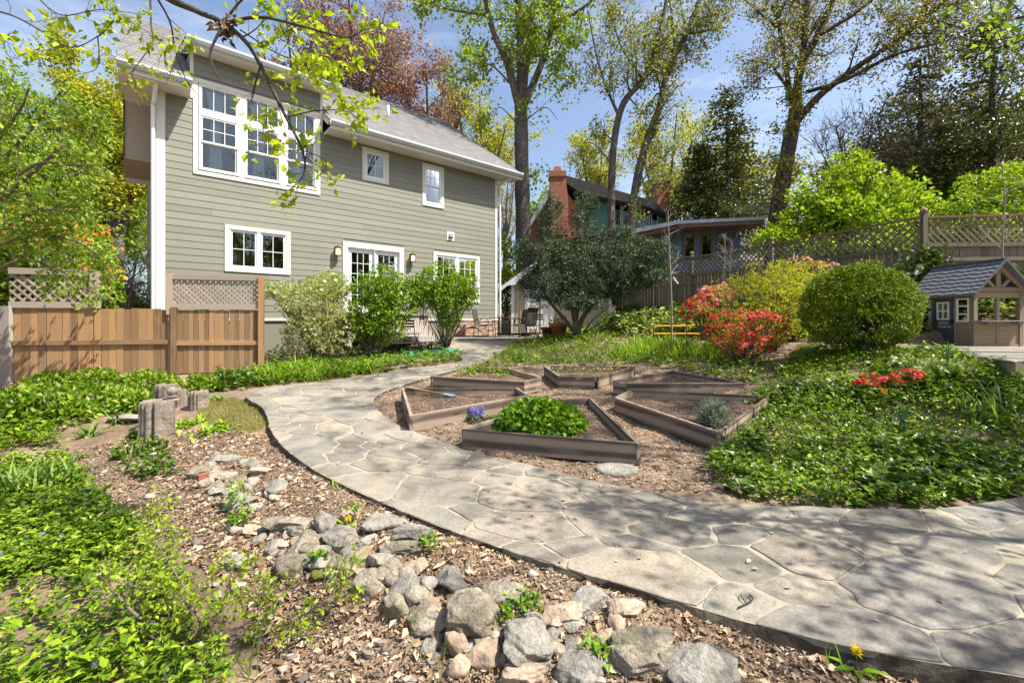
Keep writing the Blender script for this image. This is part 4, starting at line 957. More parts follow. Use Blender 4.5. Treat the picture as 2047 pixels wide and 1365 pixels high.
# door side (left) and far side
D0, D1 = .37, .82
for xw in (0.02, GW - .045):
    for y0, y1 in (((.076, D0 - .035), (D1 + .035, DEPTH - .076)) if xw < .1 else ((.076, DEPTH - .076),)):
        for k in range(5): wood('plank', (xw, y0, .045 + k * .085), (xw + .025, y1, .045 + k * .085 + .082))
        wood('rail', (xw - .005, y0, 0), (xw + .03, y1, .043)); wood('rail', (xw - .005, y0, .47), (xw + .03, y1, .50))
    wood('rail', (xw - .01, .076, ZEV - .08), (xw + .035, DEPTH - .076, ZEV))
for y in (D0 - .035, D1): wood('post', (.005, y, 0), (.06, y + .035, ZEV - .08))
DARK = plain('charcoal_paint', (.045, .055, .065), .6, .1)
door = pb('door', (.012, D0 + .004, .02), (.04, D1 - .004, ZEV - .09), DARK)
def pframe(name, y0, y1, z0, z1, rows, cols, parent, x=-.004, arched=False):
    m = MB(); bw = .03; m.bb((x, y0, z0), (x + .02, y0 + bw, z1), PW); m.bb((x, y1 - bw, z0), (x + .02, y1, z1), PW); m.bb((x, y0 + bw, z0), (x + .02, y1 - bw, z0 + bw), PW); m.bb((x, y0 + bw, z1 - bw), (x + .02, y1 - bw, z1), PW)
    for r in range(1, rows): z = z0 + (z1 - z0) * r / rows; m.bb((x + .001, y0 + bw, z - .014), (x + .019, y1 - bw, z + .014), PW)
    for c in range(1, cols): y = y0 + (y1 - y0) * c / cols; m.bb((x + .002, y - .012, z0 + bw), (x + .018, y + .012, z1 - bw), PW)
    return m.mk(name, WHITE, parent)
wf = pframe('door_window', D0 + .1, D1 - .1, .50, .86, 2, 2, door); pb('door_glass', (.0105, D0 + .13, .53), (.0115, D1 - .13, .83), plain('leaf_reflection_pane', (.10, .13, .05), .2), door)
pframe('window_frame', .09, D0 - .04, .46, .92, 3, 1, ph); pframe('window_frame', D1 + .04, DEPTH - .08, .46, .92, 3, 1, ph)
pb('mail_slot', (.002, D0 + .12, .41), (.011, D1 - .12, .465), plain('mail_grey', (.22, .24, .25), .5), door); pb('knob', (-.03, D0 + .02, .44), (.01, D0 + .05, .49), BLACKM, door)
pb('doorbell', (-.008, D0 - .03, .62), (.004, D0 - .004, .72), plain('bell_grey', (.3, .29, .27), .5))
def lettering():
    cv = bpy.data.curves.new('t', 'FONT'); cv.body = 'KidKraft'; cv.size = .062; cv.extrude = .0008; cv.align_x = 'LEFT'
    to = bpy.data.objects.new('t', cv); COL.objects.link(to); dg = bpy.context.evaluated_depsgraph_get(); me = to.evaluated_get(dg).to_mesh()
    V = np.array([v.co[:] for v in me.vertices]); FA = [list(p.vertices) for p in me.polygons]; bpy.data.objects.remove(to)
    k = .22 / max(.01, np.ptp(V[:, 0])); yr = D1 - .155
    W_ = np.c_[np.full(len(V), .0105) - V[:, 2], yr - V[:, 0] * k, .345 + V[:, 1] * k]
    mk('lettering', PW(W_), FA, WHITE, door)
    st = np.array([(math.sin(i * math.pi / 5) * (.024 if i % 2 == 0 else .012), math.cos(i * math.pi / 5) * (.024 if i % 2 == 0 else .012)) for i in range(10)])
    c = np.array([D1 - .125, .362]); V = [(.0105, c[0] - s[0], c[1] + s[1]) for s in st] + [(.0105, c[0] - s[0] * .55, c[1] + s[1] * .55) for s in st]
    mk('star_mark', PW(np.array(V)), [[i, (i + 1) % 10, (i + 1) % 10 + 10, i + 10] for i in range(10)], WHITE, door)
lettering()
# ------------------------------------------------------------------ patio furniture and small things
def local(p, rz):
    c, s = math.cos(rz), math.sin(rz); p = np.array(p, float)
    return lambda V: p + np.stack([V[..., 0] * c - V[..., 1] * s, V[..., 0] * s + V[..., 1] * c, V[..., 2]], -1)
def sling_chair(label, x, y, rz, z=.885, base='legs'):
    T = local((x, y, z), rz); th = thing('patio_chair', label, 'chair', (x, y, z), 'dark mesh patio chairs')
    # faces -Y locally: seat front at y=-.25, back rises at y=+.25
    prof = spline([(-.28, .43), (-.22, .45), (0, .40), (.20, .42), (.27, .60), (.32, .85), (.36, 1.02), (.42, 1.06)], 4); n = len(prof)
    V = np.array([(sx * .25, p[0], p[1]) for p in prof for sx in (-1, 1)]); V2 = V + np.array([0, .0, -.012])
    FA = [[2 * i, 2 * i + 1, 2 * i + 3, 2 * i + 2] for i in range(n - 1)] + [[2 * n + 2 * i + 2, 2 * n + 2 * i + 3, 2 * n + 2 * i + 1, 2 * n + 2 * i] for i in range(n - 1)]
    mk('sling', T(np.vstack([V, V2])), FA, SLING, th, True)
    for sx in (-1, 1):
        MB().tube(T(np.array([(sx * .26, p[0], p[1]) for p in prof])), .014, 6).mk('frame_rail', BRONZE, th, True)
        MB().tube(T(spline([(sx * .28, .27, .60), (sx * .30, .1, .66), (sx * .31, -.15, .66), (sx * .31, -.27, .62), (sx * .30, -.27, .45)], 4)), .014, 6).mk('armrest', BRONZE, th, True)
        if base == 'legs':
            for yy, y2 in ((-.27, -.30), (.24, .30)): MB().tube(T(np.array([(sx * .27, yy, .45), (sx * .29, y2, .0)])), .013, 6).mk('leg', BRONZE, th, True)
    if base != 'legs':
        m = MB(); m.tube(T(np.array([(0, 0, .06), (0, 0, .39)])), .03, 8)
        for k in range(4): a = k * math.pi / 2 + .6; m.tube(T(np.array([(0, 0, .07), (.32 * math.cos(a), .32 * math.sin(a), .02)])), [.03, .018], 6)
        m.mk('pedestal', BLACKM, th, True)
    return th
def pxf(x, Z): return (x - CX) * Z / F
sling_chair('dark mesh patio chair against the corner of the green house', pxf(966, 16.3), 16.3, 1.35)
sling_chair('dark mesh swivel chair nearest the shed door, back turned to us', pxf(1052, 16.1), 16.1, -2.4, base='ped')
sling_chair('dark mesh chair half hidden behind the patio table', pxf(1040, 17.1), 17.1, -.9)
tb = thing('patio_table', 'dark round glass-topped patio table between the mesh chairs', 'table', (pxf(1008, 16.6), 16.6, .885)); T = local((pxf(1008, 16.6), 16.6, .885), 0)
MB().tube(T(np.array([(0, 0, .70), (0, 0, .715)])), .55, 28).mk('tabletop', plain('smoked_glass', (.10, .10, .095), .08, .1, bmp=0), tb)
MB().tube(T(np.array([(.56 * math.cos(a), .56 * math.sin(a), .705) for a in np.linspace(0, 2 * math.pi, 33)])), .014, 6, False).mk('rim', BRONZE, tb, True)
for k in range(4): a = k * math.pi / 2 + .5; MB().tube(T(np.array([(.42 * math.cos(a), .42 * math.sin(a), .70), (.36 * math.cos(a), .36 * math.sin(a), 0)])), .018, 6).mk('leg', BRONZE, tb, True)
def bistro(label, x, y, rz, z):
    T = local((x, y, z), rz); th = thing('folding_chair', label, 'chair', (x, y, z), 'black slatted folding chairs')
    for sx in (-1, 1):
        MB().tube(T(np.array([(sx * .19, -.20, 0), (sx * .19, .16, .46), (sx * .19, .22, .86)])), .011, 6).mk('leg', BLACKM, th); MB().tube(T(np.array([(sx * .165, .22, 0), (sx * .165, -.18, .45)])), .011, 6).mk('leg', BLACKM, th)
    for k in range(5): MB().box((0, -.16 + k * .08, .455), (.40, .06, .014), T).mk('seat_slat', BLACKM, th)
    for k in range(3): MB().box((0, .20 + k * .01, .66 + k * .08), (.37, .012, .05), T).mk('back_slat', BLACKM, th)
bistro('black slatted folding chair in front of the shed doors', pxf(1080, 15.6), 15.6, .3, .875)
pc = G2(845, 692); bistro('black slatted folding chair in front of the deck steps', float(pc[0]), 12.7, 2.9, float(slope(12.7)) + .03)
matp = FW(np.array([(5.1, 2.72, .87), (6.6, 2.72, .87), (6.6, 3.3, .87), (5.1, 3.3, .87)])); q_ = matp.mean(0)
mt = matp.copy(); mt[:, 2] = gz(mt[:, 0], mt[:, 1]) + .05
zt_ = float(mt[:, 2].max())
mk('doormat', np.vstack([np.c_[mt[:, :2], np.full(4, zt_)], np.c_[mt[:, :2], np.full(4, zt_ - .12)]]), [[0, 1, 2, 3], [0, 4, 5, 1], [1, 5, 6, 2], [2, 6, 7, 3], [3, 7, 4, 0]], plain('teal_mat', (.02, .38, .34), .7, .15, bscale=150), label='turquoise mat at the foot of the deck steps', cat='mat')
def pot(label, x, y, z, r, h, mat, plant=None):
    th = thing('flower_pot', label, 'flower pot', (x, y, z)); n = 20
    pr = [(.0, .0), (.68, 0), (.88, .72), (1.0, .73), (1.0, .98), (.92, 1.0), (.88, .9), (0, .88)]
    V = np.array([(x + r * a * math.cos(k * 2 * math.pi / n), y + r * a * math.sin(k * 2 * math.pi / n), z + h * b) for a, b in pr for k in range(n)])
    mk('body', V, [[j * n + k, j * n + (k + 1) % n, (j + 1) * n + (k + 1) % n, (j + 1) * n + k] for j in range(len(pr) - 1) for k in range(n)], mat, th, True)
    if plant:
        P = np.c_[RG.normal(x, r * .5, 200), RG.normal(y, r * .5, 200), z + h + RG.uniform(-.02, .22, 200)]; v, f = leafset(P, .07, LEAF); mk('foliage', v, f, L[plant], th)
pot('large orange terracotta pot with a small plant beside the yew', pxf(1116, 15.0), 15.0, .95, .33, .46, TERRA, 'lavender')
pot('dark brown flower pot tucked behind the terracotta pot', pxf(1094, 15.1), 15.1, .93, .22, .34, plain('brown_pot', (.09, .04, .025), .6))
hs = thing('garden_hose', 'coiled garden hose on the patio against the stone foundation', 'hose', FW(np.array([(9.4, .5, .885)]))[0]); a = np.linspace(0, 9 * math.pi, 160)
MB().tube(FW(np.c_[9.3 + (.42 + .05 * np.sin(a * .7)) * np.cos(a), .55 + .22 * np.sin(a), .90 + .03 * (a / a.max()) + .015 * np.sin(3 * a)]), .014, 6).mk('coil', plain('grey_hose', (.30, .33, .31), .5), hs, True)
MB().tube(FW(spline([(8.7, .4, .9), (8.85, .38, 1.15), (9.2, .38, 1.25), (9.5, .4, 1.1), (9.6, .5, .9)], 5)), .016, 6).mk('hoop', BLACKM, hs, True)
yb = px(1330, 672, 12.2); zy = float(gz(yb[0], 12.2)); bt = thing('yellow_bench', 'yellow folding picnic table with bench half hidden by the sapling', 'table', (yb[0], 12.2, zy)); T = local((yb[0], 12.2, zy), .04)
YEL = plain('yellow_paint', (.75, .40, .015), .5, .08)
for y0, z, x0, x1, m_ in ((0, .46, -.3, .75, YEL), (.11, .46, -.3, .75, YEL), (.22, .46, -.3, .75, YEL)): MB().bb((x0, y0, z), (x1, y0 + .1, z + .035), T).mk('table_slat', m_, bt)
for y0 in (-.42, -.31): MB().bb((-.45, y0, .26), (.78, y0 + .1, .29), T).mk('bench_slat', YEL, bt)
for x in (-.22, .66):
    for y, z in ((.02, .46), (.3, .46), (-.4, .26), (-.23, .26)): MB().tube(T(np.array([(x, y, 0), (x, y, z)])), .014, 6).mk('leg', BRONZE, bt)
fp = G3(1373, 714); fpo = thing('garden_stake', 'thin black metal rod standing in the grass left of the red azalea', 'stake', fp); MB().tube(np.array([fp, fp + (0, 0, .95)]), .011, 6).mk('rod', BLACKM, fpo); MB().tube(spline([fp + (0, 0, .95), fp + (.03, 0, 1.02), fp + (.09, 0, 1.0), fp + (.1, 0, .94)], 4), .009, 6).mk('hook', BLACKM, fpo, True)
# trowel lying in the left bed
tp = hit(885, 792, bedz); tz = float(bedz(*tp)) + .035; tw = thing('garden_trowel', 'wood-handled spade with blue blade lying in the raised bed by the path', 'spade', (tp[0], tp[1], tz)); a_ = np.array([*hit(812, 776, ptop), 0]); a_[2] = float(ptop(a_[0], a_[1])) + .02; b_ = np.array([tp[0], tp[1], tz])
d_ = nrm(b_ - a_); MB().tube(np.array([a_ + d_ * .03, b_ - d_ * .02]), .016, 8).mk('handle', plain('handle_wood', (.30, .19, .10), .6), tw)
s_ = nrm(np.cross(d_, (0, 0, 1))); bl = [(0, .02), (.03, .075), (.15, .085), (.22, .05), (.25, 0)]; V = [b_ + d_ * t + s_ * w_ * k + np.array([0, 0, .012 * abs(k)]) for t, w_ in bl for k in (-1, 0, 1)]
mk('blade', np.array(V), [[i * 3 + k, i * 3 + k + 1, i * 3 + k + 4, i * 3 + k + 3] for i in range(4) for k in (0, 1)], plain('blue_steel', (.22, .36, .42), .4, .15, metal=.3), tw)
# carved round stepping stone
sp_ = G2(1232, 942); zz = float(gz(*sp_)); n = 28; V = []
for r, h in ((.0, .05), (.5, .052), (.86, .045), (1, .03), (1.02, 0), (.9, -.03)):
    for k in range(n): a = k * 2 * math.pi / n; rr = r * (1 + .05 * math.sin(a * 3 + 1)); V.append((sp_[0] + .21 * rr * math.cos(a), sp_[1] + .16 * rr * math.sin(a), zz + h))
so_ = mk('stepping_stone', V, [[j * n + k, j * n + (k + 1) % n, (j + 1) * n + (k + 1) % n, (j + 1) * n + k] for j in range(5) for k in range(n)], ROCKGREY, smooth=True, label='round carved grey stepping stone in the mulch beside the path', cat='stone')
# ------------------------------------------------------------------ stumps
STW = mottled('stump_wood', [(.07, .055, .042), (.19, .155, .12), (.36, .30, .235)], 3, .95, 8, 1, .06, [.3, .5, .75])
def stump(label, x, y, wpx, hpx, lean=(0, 0), finial=False, crack=True):
    b = G3(x, y); Z = b[1]; r = wpx * Z / F / 2; h = hpx * Z / F; th = thing('stump', label, 'stump', b, 'old cut posts and stumps'); n = 72; V = []
    an = np.linspace(0, 2 * math.pi, n, endpoint=False); rr = 1 + .04 * np.sin(an * 5 + x) + .03 * np.sin(an * 11 + 2 * x) + .02 * np.sin(an * 23) + RG.normal(0, .012, n)
    if crack: rr -= .30 * np.exp(-((an - 5.1) / .09) ** 2) + .10 * np.exp(-((an - 4.25) / .05) ** 2) + .08 * np.exp(-((an - 4.6) / .04) ** 2)
    for k, (f, s) in enumerate(((-.12, 1.1), (.1, 1.03), (.4, 1), (.7, .99), (.96, 1), (1, .96))):
        V += [(b[0] + lean[0] * f + r * s * rr[i] * math.cos(an[i]), b[1] + lean[1] * f + r * s * rr[i] * math.sin(an[i]), b[2] + h * f + (RG.normal(0, .012) if f == 1 else 0)) for i in range(n)]
    FA = [[j * n + k, j * n + (k + 1) % n, (j + 1) * n + (k + 1) % n, (j + 1) * n + k] for j in range(5) for k in range(n)] + [[5 * n + i for i in range(n)]]
    mk('log', V, FA[:-1], STW, th, True); mk('cut_face', np.array(V[5 * n:]) + (0, 0, .001), [list(range(n))], STW, th)
    if finial:
        pr = [(0, .0), (.7, 0), (.75, .05), (.45, .07), (.4, .10), (.62, .12), (.62, .14), (.34, .16), (.55, .20), (.62, .27), (.5, .33), (.2, .37), (0, .38)]; n = 18; c = b + np.array([.11, .12, h - .02])
        V = np.array([(c[0] + .56 * r * a * math.cos(k * 2 * math.pi / n), c[1] + .56 * r * a * math.sin(k * 2 * math.pi / n), c[2] + q * .52) for a, q in pr for k in range(n)])
        mk('finial', V, [[j * n + k, j * n + (k + 1) % n, (j + 1) * n + (k + 1) % n, (j + 1) * n + k] for j in range(len(pr) - 1) for k in range(n)], STW, th, True)
stump('split weathered post stump with a turned finial, nearest the camera', 314, 872, 56, 70, finial=True)
stump('broad flat-topped grey stump behind the split stump', 333, 815, 40, 46, crack=False)
stump('thin round cut post beside the broad grey stump', 360, 812, 20, 34, crack=False)
stump('short stump with dry grass on top beside the thin post', 397, 815, 34, 32)
# ------------------------------------------------------------------ rocks
def ico(n=3):
    t = (1 + 5 ** .5) / 2; V = [(-1, t, 0), (1, t, 0), (-1, -t, 0), (1, -t, 0), (0, -1, t), (0, 1, t), (0, -1, -t), (0, 1, -t), (t, 0, -1), (t, 0, 1), (-t, 0, -1), (-t, 0, 1)]
    V = [np.array(v) / np.linalg.norm(v) for v in V]
    FA = [(0, 11, 5), (0, 5, 1), (0, 1, 7), (0, 7, 10), (0, 10, 11), (1, 5, 9), (5, 11, 4), (11, 10, 2), (10, 7, 6), (7, 1, 8), (3, 9, 4), (3, 4, 2), (3, 2, 6), (3, 6, 8), (3, 8, 9), (4, 9, 5), (2, 4, 11), (6, 2, 10), (8, 6, 7), (9, 8, 1)]
    for _ in range(n):
        mid = {}; F2 = []
        def mp_(a, b):
            k = (min(a, b), max(a, b))
            if k not in mid: v = V[a] + V[b]; V.append(v / np.linalg.norm(v)); mid[k] = len(V) - 1
            return mid[k]
        for a, b, c in FA: x, y, z = mp_(a, b), mp_(b, c), mp_(c, a); F2 += [(a, x, z), (b, y, x), (c, z, y), (x, y, z)]
        FA = F2
    return np.array(V), np.array(FA)
IC3, IF3 = ico(3); IC1, IF1 = ico(1); IC2, IF2 = ico(2); IC4, IF4 = ico(4)
def rockshape(V, cuts=9, rough=.05, lo=.42, hi=.86):
    V = V.copy()
    for _ in range(cuts):
        n = rnd_dirs(1)[0]; d = RG.uniform(lo, hi); s = V @ n; V -= np.maximum(s - d, 0)[:, None] * n * .95
    ph_ = RG.uniform(0, 6, (6, 3)); fr = RG.normal(0, 2.6, (6, 3))
    for k in range(6): V *= (1 + rough * (.5 if k < 3 else .25) * np.sin(V @ (fr[k] * (1 if k < 3 else 3.2)) + ph_[k, 0]))[:, None]
    return V + RG.normal(0, .006, V.shape)
def rock(parent, c, size, yaw=0, tilt=(0, 0), mat=ROCK, name='rock', big=False, **kw):
    V = rockshape(IC4 if big else IC3 if size[0] > .12 else IC2, 11 if big else 9, .10, .46, .88); V /= np.abs(V).max(0); V = V * np.array(size) * .55
    Mr = np.array((Matrix.Rotation(yaw, 3, 'Z') @ Matrix.Rotation(tilt[0], 3, 'X') @ Matrix.Rotation(tilt[1], 3, 'Y')))
    return mk(name, V @ Mr.T + np.array(c), IF4 if big else IF3 if size[0] > .12 else IF2, mat, parent, True, **kw)
def wallrock(parent, x, y, wpx, hpx, yaw=0, mat=ROCK, lift=.24, th=None, **kw):    # (x, y) the middle of the stone in the photo
    yaw *= .6; p = G3(x, y + hpx * .42); Z = p[1]; w_ = wpx * Z / F; h_ = hpx * Z / F
    hh = (th or .8) * h_; dp = max(.55 * w_, min(h_ * 1.2, w_))
    rock(parent, (p[0], p[1] + dp * .35, p[2] + hh * lift), (w_ * 1.06, dp * 1.2, hh * 1.12), yaw, RG.normal(0, .12, 2), mat, big=wpx > 88, **kw)
rw = thing('rock_border', 'low tumbled border of grey fieldstones between the path and the leaf litter', 'rock border', (-.6, 2.5, -.3))
for x, y, wd, h, yaw, m_ in [(440, 918, 62, 20, .1, 1), (492, 925, 52, 18, -.1, 1), (388, 945, 42, 34, .3, 0), (425, 950, 34, 32, -.3, 0), (468, 958, 34, 24, 0, 0), (512, 942, 44, 24, .1, 2), (545, 972, 48, 40, 0, 1), (425, 972, 36, 34, .5, 0), (398, 966, 24, 22, 0, 3), (455, 985, 34, 22, 0, 1), (500, 962, 30, 24, .3, 1),
        (478, 1000, 60, 22, 0, 0), (502, 1014, 40, 20, .2, 1), (452, 1006, 30, 34, 0, 0), (560, 1046, 104, 50, .1, 0), (650, 1040, 46, 60, -.3, 1), (694, 1024, 42, 42, .2, 2), (600, 1088, 70, 54, .1, 0), (672, 1070, 78, 44, -.2, 1), (628, 1108, 60, 44, .2, 0), (582, 1130, 76, 58, -.3, 0),
        (728, 1082, 54, 28, -.2, 1), (700, 1122, 86, 42, -.15, 0), (800, 1098, 92, 34, -.3, 0), (774, 1140, 54, 52, .3, 0), (826, 1134, 50, 36, 0, 2), (734, 1176, 70, 58, .1, 0), (836, 1182, 72, 54, -.4, 0), (898, 1158, 78, 56, -.4, 1), (796, 1206, 60, 56, .2, 0), (846, 1240, 66, 46, 0, 0),
        (938, 1240, 118, 92, -.35, 0), (1002, 1188, 108, 56, -.35, 0), (912, 1282, 56, 58, .2, 3), (916, 1330, 46, 46, 0, 2), (1050, 1292, 96, 88, .1, 1), (975, 1312, 80, 44, -.1, 3), (1125, 1230, 92, 58, -.4, 3), (1178, 1205, 80, 54, -.4, 1), (1200, 1286, 40, 38, 0, 3),
        (1160, 1338, 100, 66, -.1, 1), (1285, 1290, 132, 60, -.2, 0), (1268, 1330, 106, 56, -.3, 0), (1400, 1338, 160, 78, .1, 1), (1050, 1348, 90, 40, 0, 3), (1110, 1268, 34, 28, 0, 1), (862, 1290, 40, 30, 0, 1)]:
    wallrock(rw, x, y, wd, h, yaw, [ROCK, ROCKGREY, ROCKTAN, ROCKTAN][m_])
line_ = np.array([(400, 950), (470, 985), (560, 1060), (620, 1110), (720, 1150), (830, 1190), (930, 1250), (1050, 1280), (1180, 1270), (1300, 1310), (1430, 1350)], float)
for kk in range(130):
    k = RG.uniform(0, len(line_) - 1); i = min(int(k), len(line_) - 2); q = line_[i] * (1 - k + i) + line_[i + 1] * (k - i) + RG.normal(0, 22, 2) * (1.3, 1); p = G3(q[0], q[1]); s = (RG.uniform(.04, .1) if kk % 2 else RG.uniform(.1, .19)) * (.75 if q[1] > 1200 else 1)
    rock(rw, (p[0], p[1], p[2] + s * .1), (s * 1.35, s, s * .62), RG.uniform(0, 3), RG.normal(0, .3, 2), [ROCK, ROCKGREY, ROCKTAN][int(RG.integers(3))])
def flat_rock(label, x, y, wd, h, yaw, mat, nm='loose_rock', cat='rock'):
    p = G3(x, y); Z = p[1]; w_ = wd * Z / F; dp = h * Z / F * (Z / 1.7) * .8
    o = rock(None, (p[0], p[1], p[2] + .035), (w_, dp, .10), yaw, (0, 0), mat, nm, True); tag(o, label, cat)
flat_rock('flat oval grey stone lying beside the dandelion by the path', 758, 1053, 88, 38, 0, ROCKGREY); flat_rock('thin slate slab lying just right of the oval grey stone', 828, 1076, 92, 26, -.2, ROCKGREY)
flat_rock('broken tan paver alone on the bare soil left of the stones', 270, 938, 40, 16, .2, ROCKTAN); flat_rock('flat square grey stone set in the leaf litter', 472, 1136, 50, 26, .1, ROCKGREY)
flat_rock('flaking piece of pale bark stone beside the slab edge', 1245, 1228, 90, 34, .4, ROCKTAN); flat_rock('dark flat rock under the periwinkle left of the split stump', 258, 838, 60, 22, .2, ROCKGREY)
bk = G3(410, 963); mk('brick', *(lambda m: (np.concatenate(m.V), m.F))(MB().box((0, 0, 0), (.13, .07, .05), local(bk + (0, 0, .06), .9))), BRICKM, label='single red brick lying among the grey stones', cat='brick')
# pebbles, too many to count
def pts_in(poly_px, n, wpoly=None, clump=None):
    P = np.array([G2(x, y) for x, y in poly_px]) if wpoly is None else np.array(wpoly); a, b = P.min(0), P.max(0); out = np.empty((0, 2)); tries = 0
    while len(out) < n and tries < 60:
        q = RG.uniform(a, b, (n * 2, 2)); k = inpoly(q[:, 0], q[:, 1], P)
        if clump is not None: k &= RG.uniform(0, 1, len(q)) < clump(q[:, 0], q[:, 1])
        out = np.vstack([out, q[k]]); tries += 1
    return out[:n]
offpath = lambda x, y: (~inpoly(x, y, PATHPOLY)).astype(float)
LITTER = [(150, 900), (350, 860), (540, 870), (600, 930), (800, 1030), (1100, 1135), (1500, 1260), (2047, 1362), (2100, 1450), (560, 1450), (480, 1200), (330, 1090), (150, 1000)]
q = pts_in(LITTER, 420, clump=lambda x, y: offpath(x, y) * (vnoise(x, y, 2.5, 6) > .45)); s = RG.gamma(2.0, .008, len(q)) + .008
V, FA = scatter(rockshape(IC1, 4, .03), [IF1], np.c_[q, gz(q[:, 0], q[:, 1]) + s * .25], *(lambda a: (np.c_[np.cos(a), np.sin(a), 0 * a], np.c_[-np.sin(a), np.cos(a), 0 * a], np.tile([0, 0, 1.], (len(a), 1))))(RG.uniform(0, 6.28, len(q))), np.c_[s, s * .8, s * .5])
mk('pebbles', V, FA, L['pebble'], smooth=True, kind='stuff', label='loose pebbles scattered over the bare soil in front')
q = pts_in([(330, 1060), (560, 1060), (760, 1200), (900, 1300), (900, 1365), (560, 1365), (430, 1200)], 46); s = RG.uniform(.022, .055, len(q))
V, FA = scatter(rockshape(IC2, 9, .05), [IF2], np.c_[q, gz(q[:, 0], q[:, 1]) + s * .2], *(lambda a: (np.c_[np.cos(a), np.sin(a), 0 * a], np.c_[-np.sin(a), np.cos(a), 0 * a], np.tile([0, 0, 1.], (len(a), 1))))(RG.uniform(0, 6.28, len(q))), np.c_[s, s * .75, s * .42])
mk('cobbles', V, FA, L['pebble'], smooth=True, kind='stuff', label='pale rounded cobbles half sunk in the litter below the rock border')
# chips and dry leaves
def lying(q, zf, size, tpl, tilt=.25, lift=.006):
    n = len(q); N = nrm(np.c_[RG.normal(0, tilt, (n, 2)), np.ones(n)]); D = nrm(np.c_[RG.normal(0, 1, (n, 2)), np.zeros(n)]); X, Y, Z = frames(N, D)
    return scatter(tpl[0], tpl[1], np.c_[q, zf(q[:, 0], q[:, 1]) + lift + RG.uniform(0, .012, n)], X, Y, Z, size * RG.uniform(.5, 1.5, n))
q = pts_in(LITTER, 34000, clump=offpath); v, f = lying(q, gz, .017, CHIP); mk('wood_chips', v, f, L['mulch'], kind='stuff', label='wood chips covering the soil between rocks and path')
q = pts_in(LITTER, 4200, clump=lambda x, y: offpath(x, y) * (.25 + vnoise(x, y, 1.3, 3))); v, f = lying(q, gz, .05, LEAF, .5, .01); mk('dry_leaves', v, f, L['litter'], kind='stuff', label='dry tan leaves scattered over the foreground soil')
RING = [(1340, 990), (1136, 952), (1066, 930), (942, 904), (895, 886), (821, 861), (770, 834), (747, 806), (755, 788), (817, 766), (861, 752), (1000, 728), (1290, 728), (1500, 770), (1470, 870), (1420, 930), (1440, 985)]
q = pts_in(RING, 20000, clump=offpath); v, f = lying(q, gz, .028, CHIP); mk('bed_mulch', v, f, L['mulch'], kind='stuff', label='bark mulch spread between the raised beds')
BP = [c.mean(0) + (P_ - c.mean(0)) * .96 for P_ in BEDP for c in [P_]]
q = np.vstack([pts_in(None, 1700, wpoly=p) for p in BP]); v, f = lying(q, bedz, .02, CHIP, lift=.012); mk('bed_chips', v, f, L['mulch'], kind='stuff', label='fine bark chips on the soil inside the raised beds')
q = pmap(RG.uniform(0, PLEN, 260), RG.uniform(0, PWID, 260)); v, f = lying(q, pathz, .035, LEAF, .3, .012); mk('path_leaves', v, f, L['litter'], kind='stuff', label='a few dry leaf scraps lying on the flagstones')
# ------------------------------------------------------------------ trees
def wig(p, d, L_, n=5, w_=.12, grav=0.0):
    P = [np.array(p, float)]; d = nrm(d)
    for _ in range(n):
        d = nrm(d + RG.normal(0, w_, 3) + np.array([0, 0, grav])); P.append(P[-1] + d * L_ / n)
    return np.array(P)
def along(P, t):
    u = t * (len(P) - 1); i = min(int(u), len(P) - 2); a = u - i; return P[i] * (1 - a) + P[i + 1] * a, nrm(P[i + 1] - P[i])
def tree(name, label, cat, limbs, leaf, bark=BARK, nsub=60, sublen=2.4, ntw=10, twlen=.9, nleaf=22, lsize=.14, spread=.22, start=.3, up=.25, tpl=KITE, group=None, droop=.2, twr=.009, leafup=.5, sides=8, loc=None, grav=0.0, wide=1.0):
    lm_ = [(spline(np.array(P), 5), r0, r1, wt) for P, r0, r1, wt in limbs]
    base = lm_[0][0][0]; th = thing(name, label, cat, base if loc is None else loc, group); parts = []; LP = []
    for P, r0, r1, wt in lm_: parts.append(tube(P, np.linspace(r0, r1, len(P)) * (1 + .04 * np.sin(np.arange(len(P)) * 1.7)), sides))
    wl = np.array([wt * np.linalg.norm(np.diff(P, axis=0), axis=1).sum() for P, _, _, wt in lm_]); wl = wl / wl.sum()
    for P, r0, r1, wt in [lm_[i] for i in RG.choice(len(lm_), nsub, p=wl)]:
        t = RG.uniform(start if wt < 1.5 else .02, 1) ** .8; p, tg = along(P, t); d = nrm(tg * RG.uniform(.2, .9) + rnd_dirs(1)[0] + np.array([0, 0, up])); r = min((r0 + (r1 - r0) * t) * .45, .05)
        S_ = wig(p, d, sublen * RG.uniform(.45, 1.15) * (1.05 - .35 * t), 4, .17, grav); parts.append(tube(S_, np.linspace(r, twr, 5), 4))
        for _ in range(ntw):
            q, tg2 = along(S_, RG.uniform(.2, 1)); d2 = nrm(tg2 * .7 + rnd_dirs(1)[0] * .9 + np.array([0, 0, up * .4])); Tw = wig(q, d2, twlen * RG.uniform(.5, 1.2), 2, .2, grav); parts.append(tube(Tw, np.linspace(twr, twr * .4, 3), 3))
            if nleaf:
                k = RG.uniform(.25, 1, nleaf); u = k * 2; i = np.minimum(u.astype(int), 1); a = (u - i)[:, None]; LP.append(Tw[i] * (1 - a) + Tw[i + 1] * a + RG.normal(0, spread, (nleaf, 3)))
    V, FA = join([(v, [f]) for v, f in parts]); mk('trunk', V, FA, bark, th, True)
    if LP:
        LPa = np.concatenate(LP); v, f = leafset(LPa, lsize, tpl, leafup, None, droop, wide); mk('crown', v, f, L[leaf], th)
    return th
def P3(pts, Z, Z1=None): return [px(x, y, Z + ((Z1 if Z1 is not None else Z) - Z) * i / max(1, len(pts) - 1)) for i, (x, y) in enumerate(pts)]
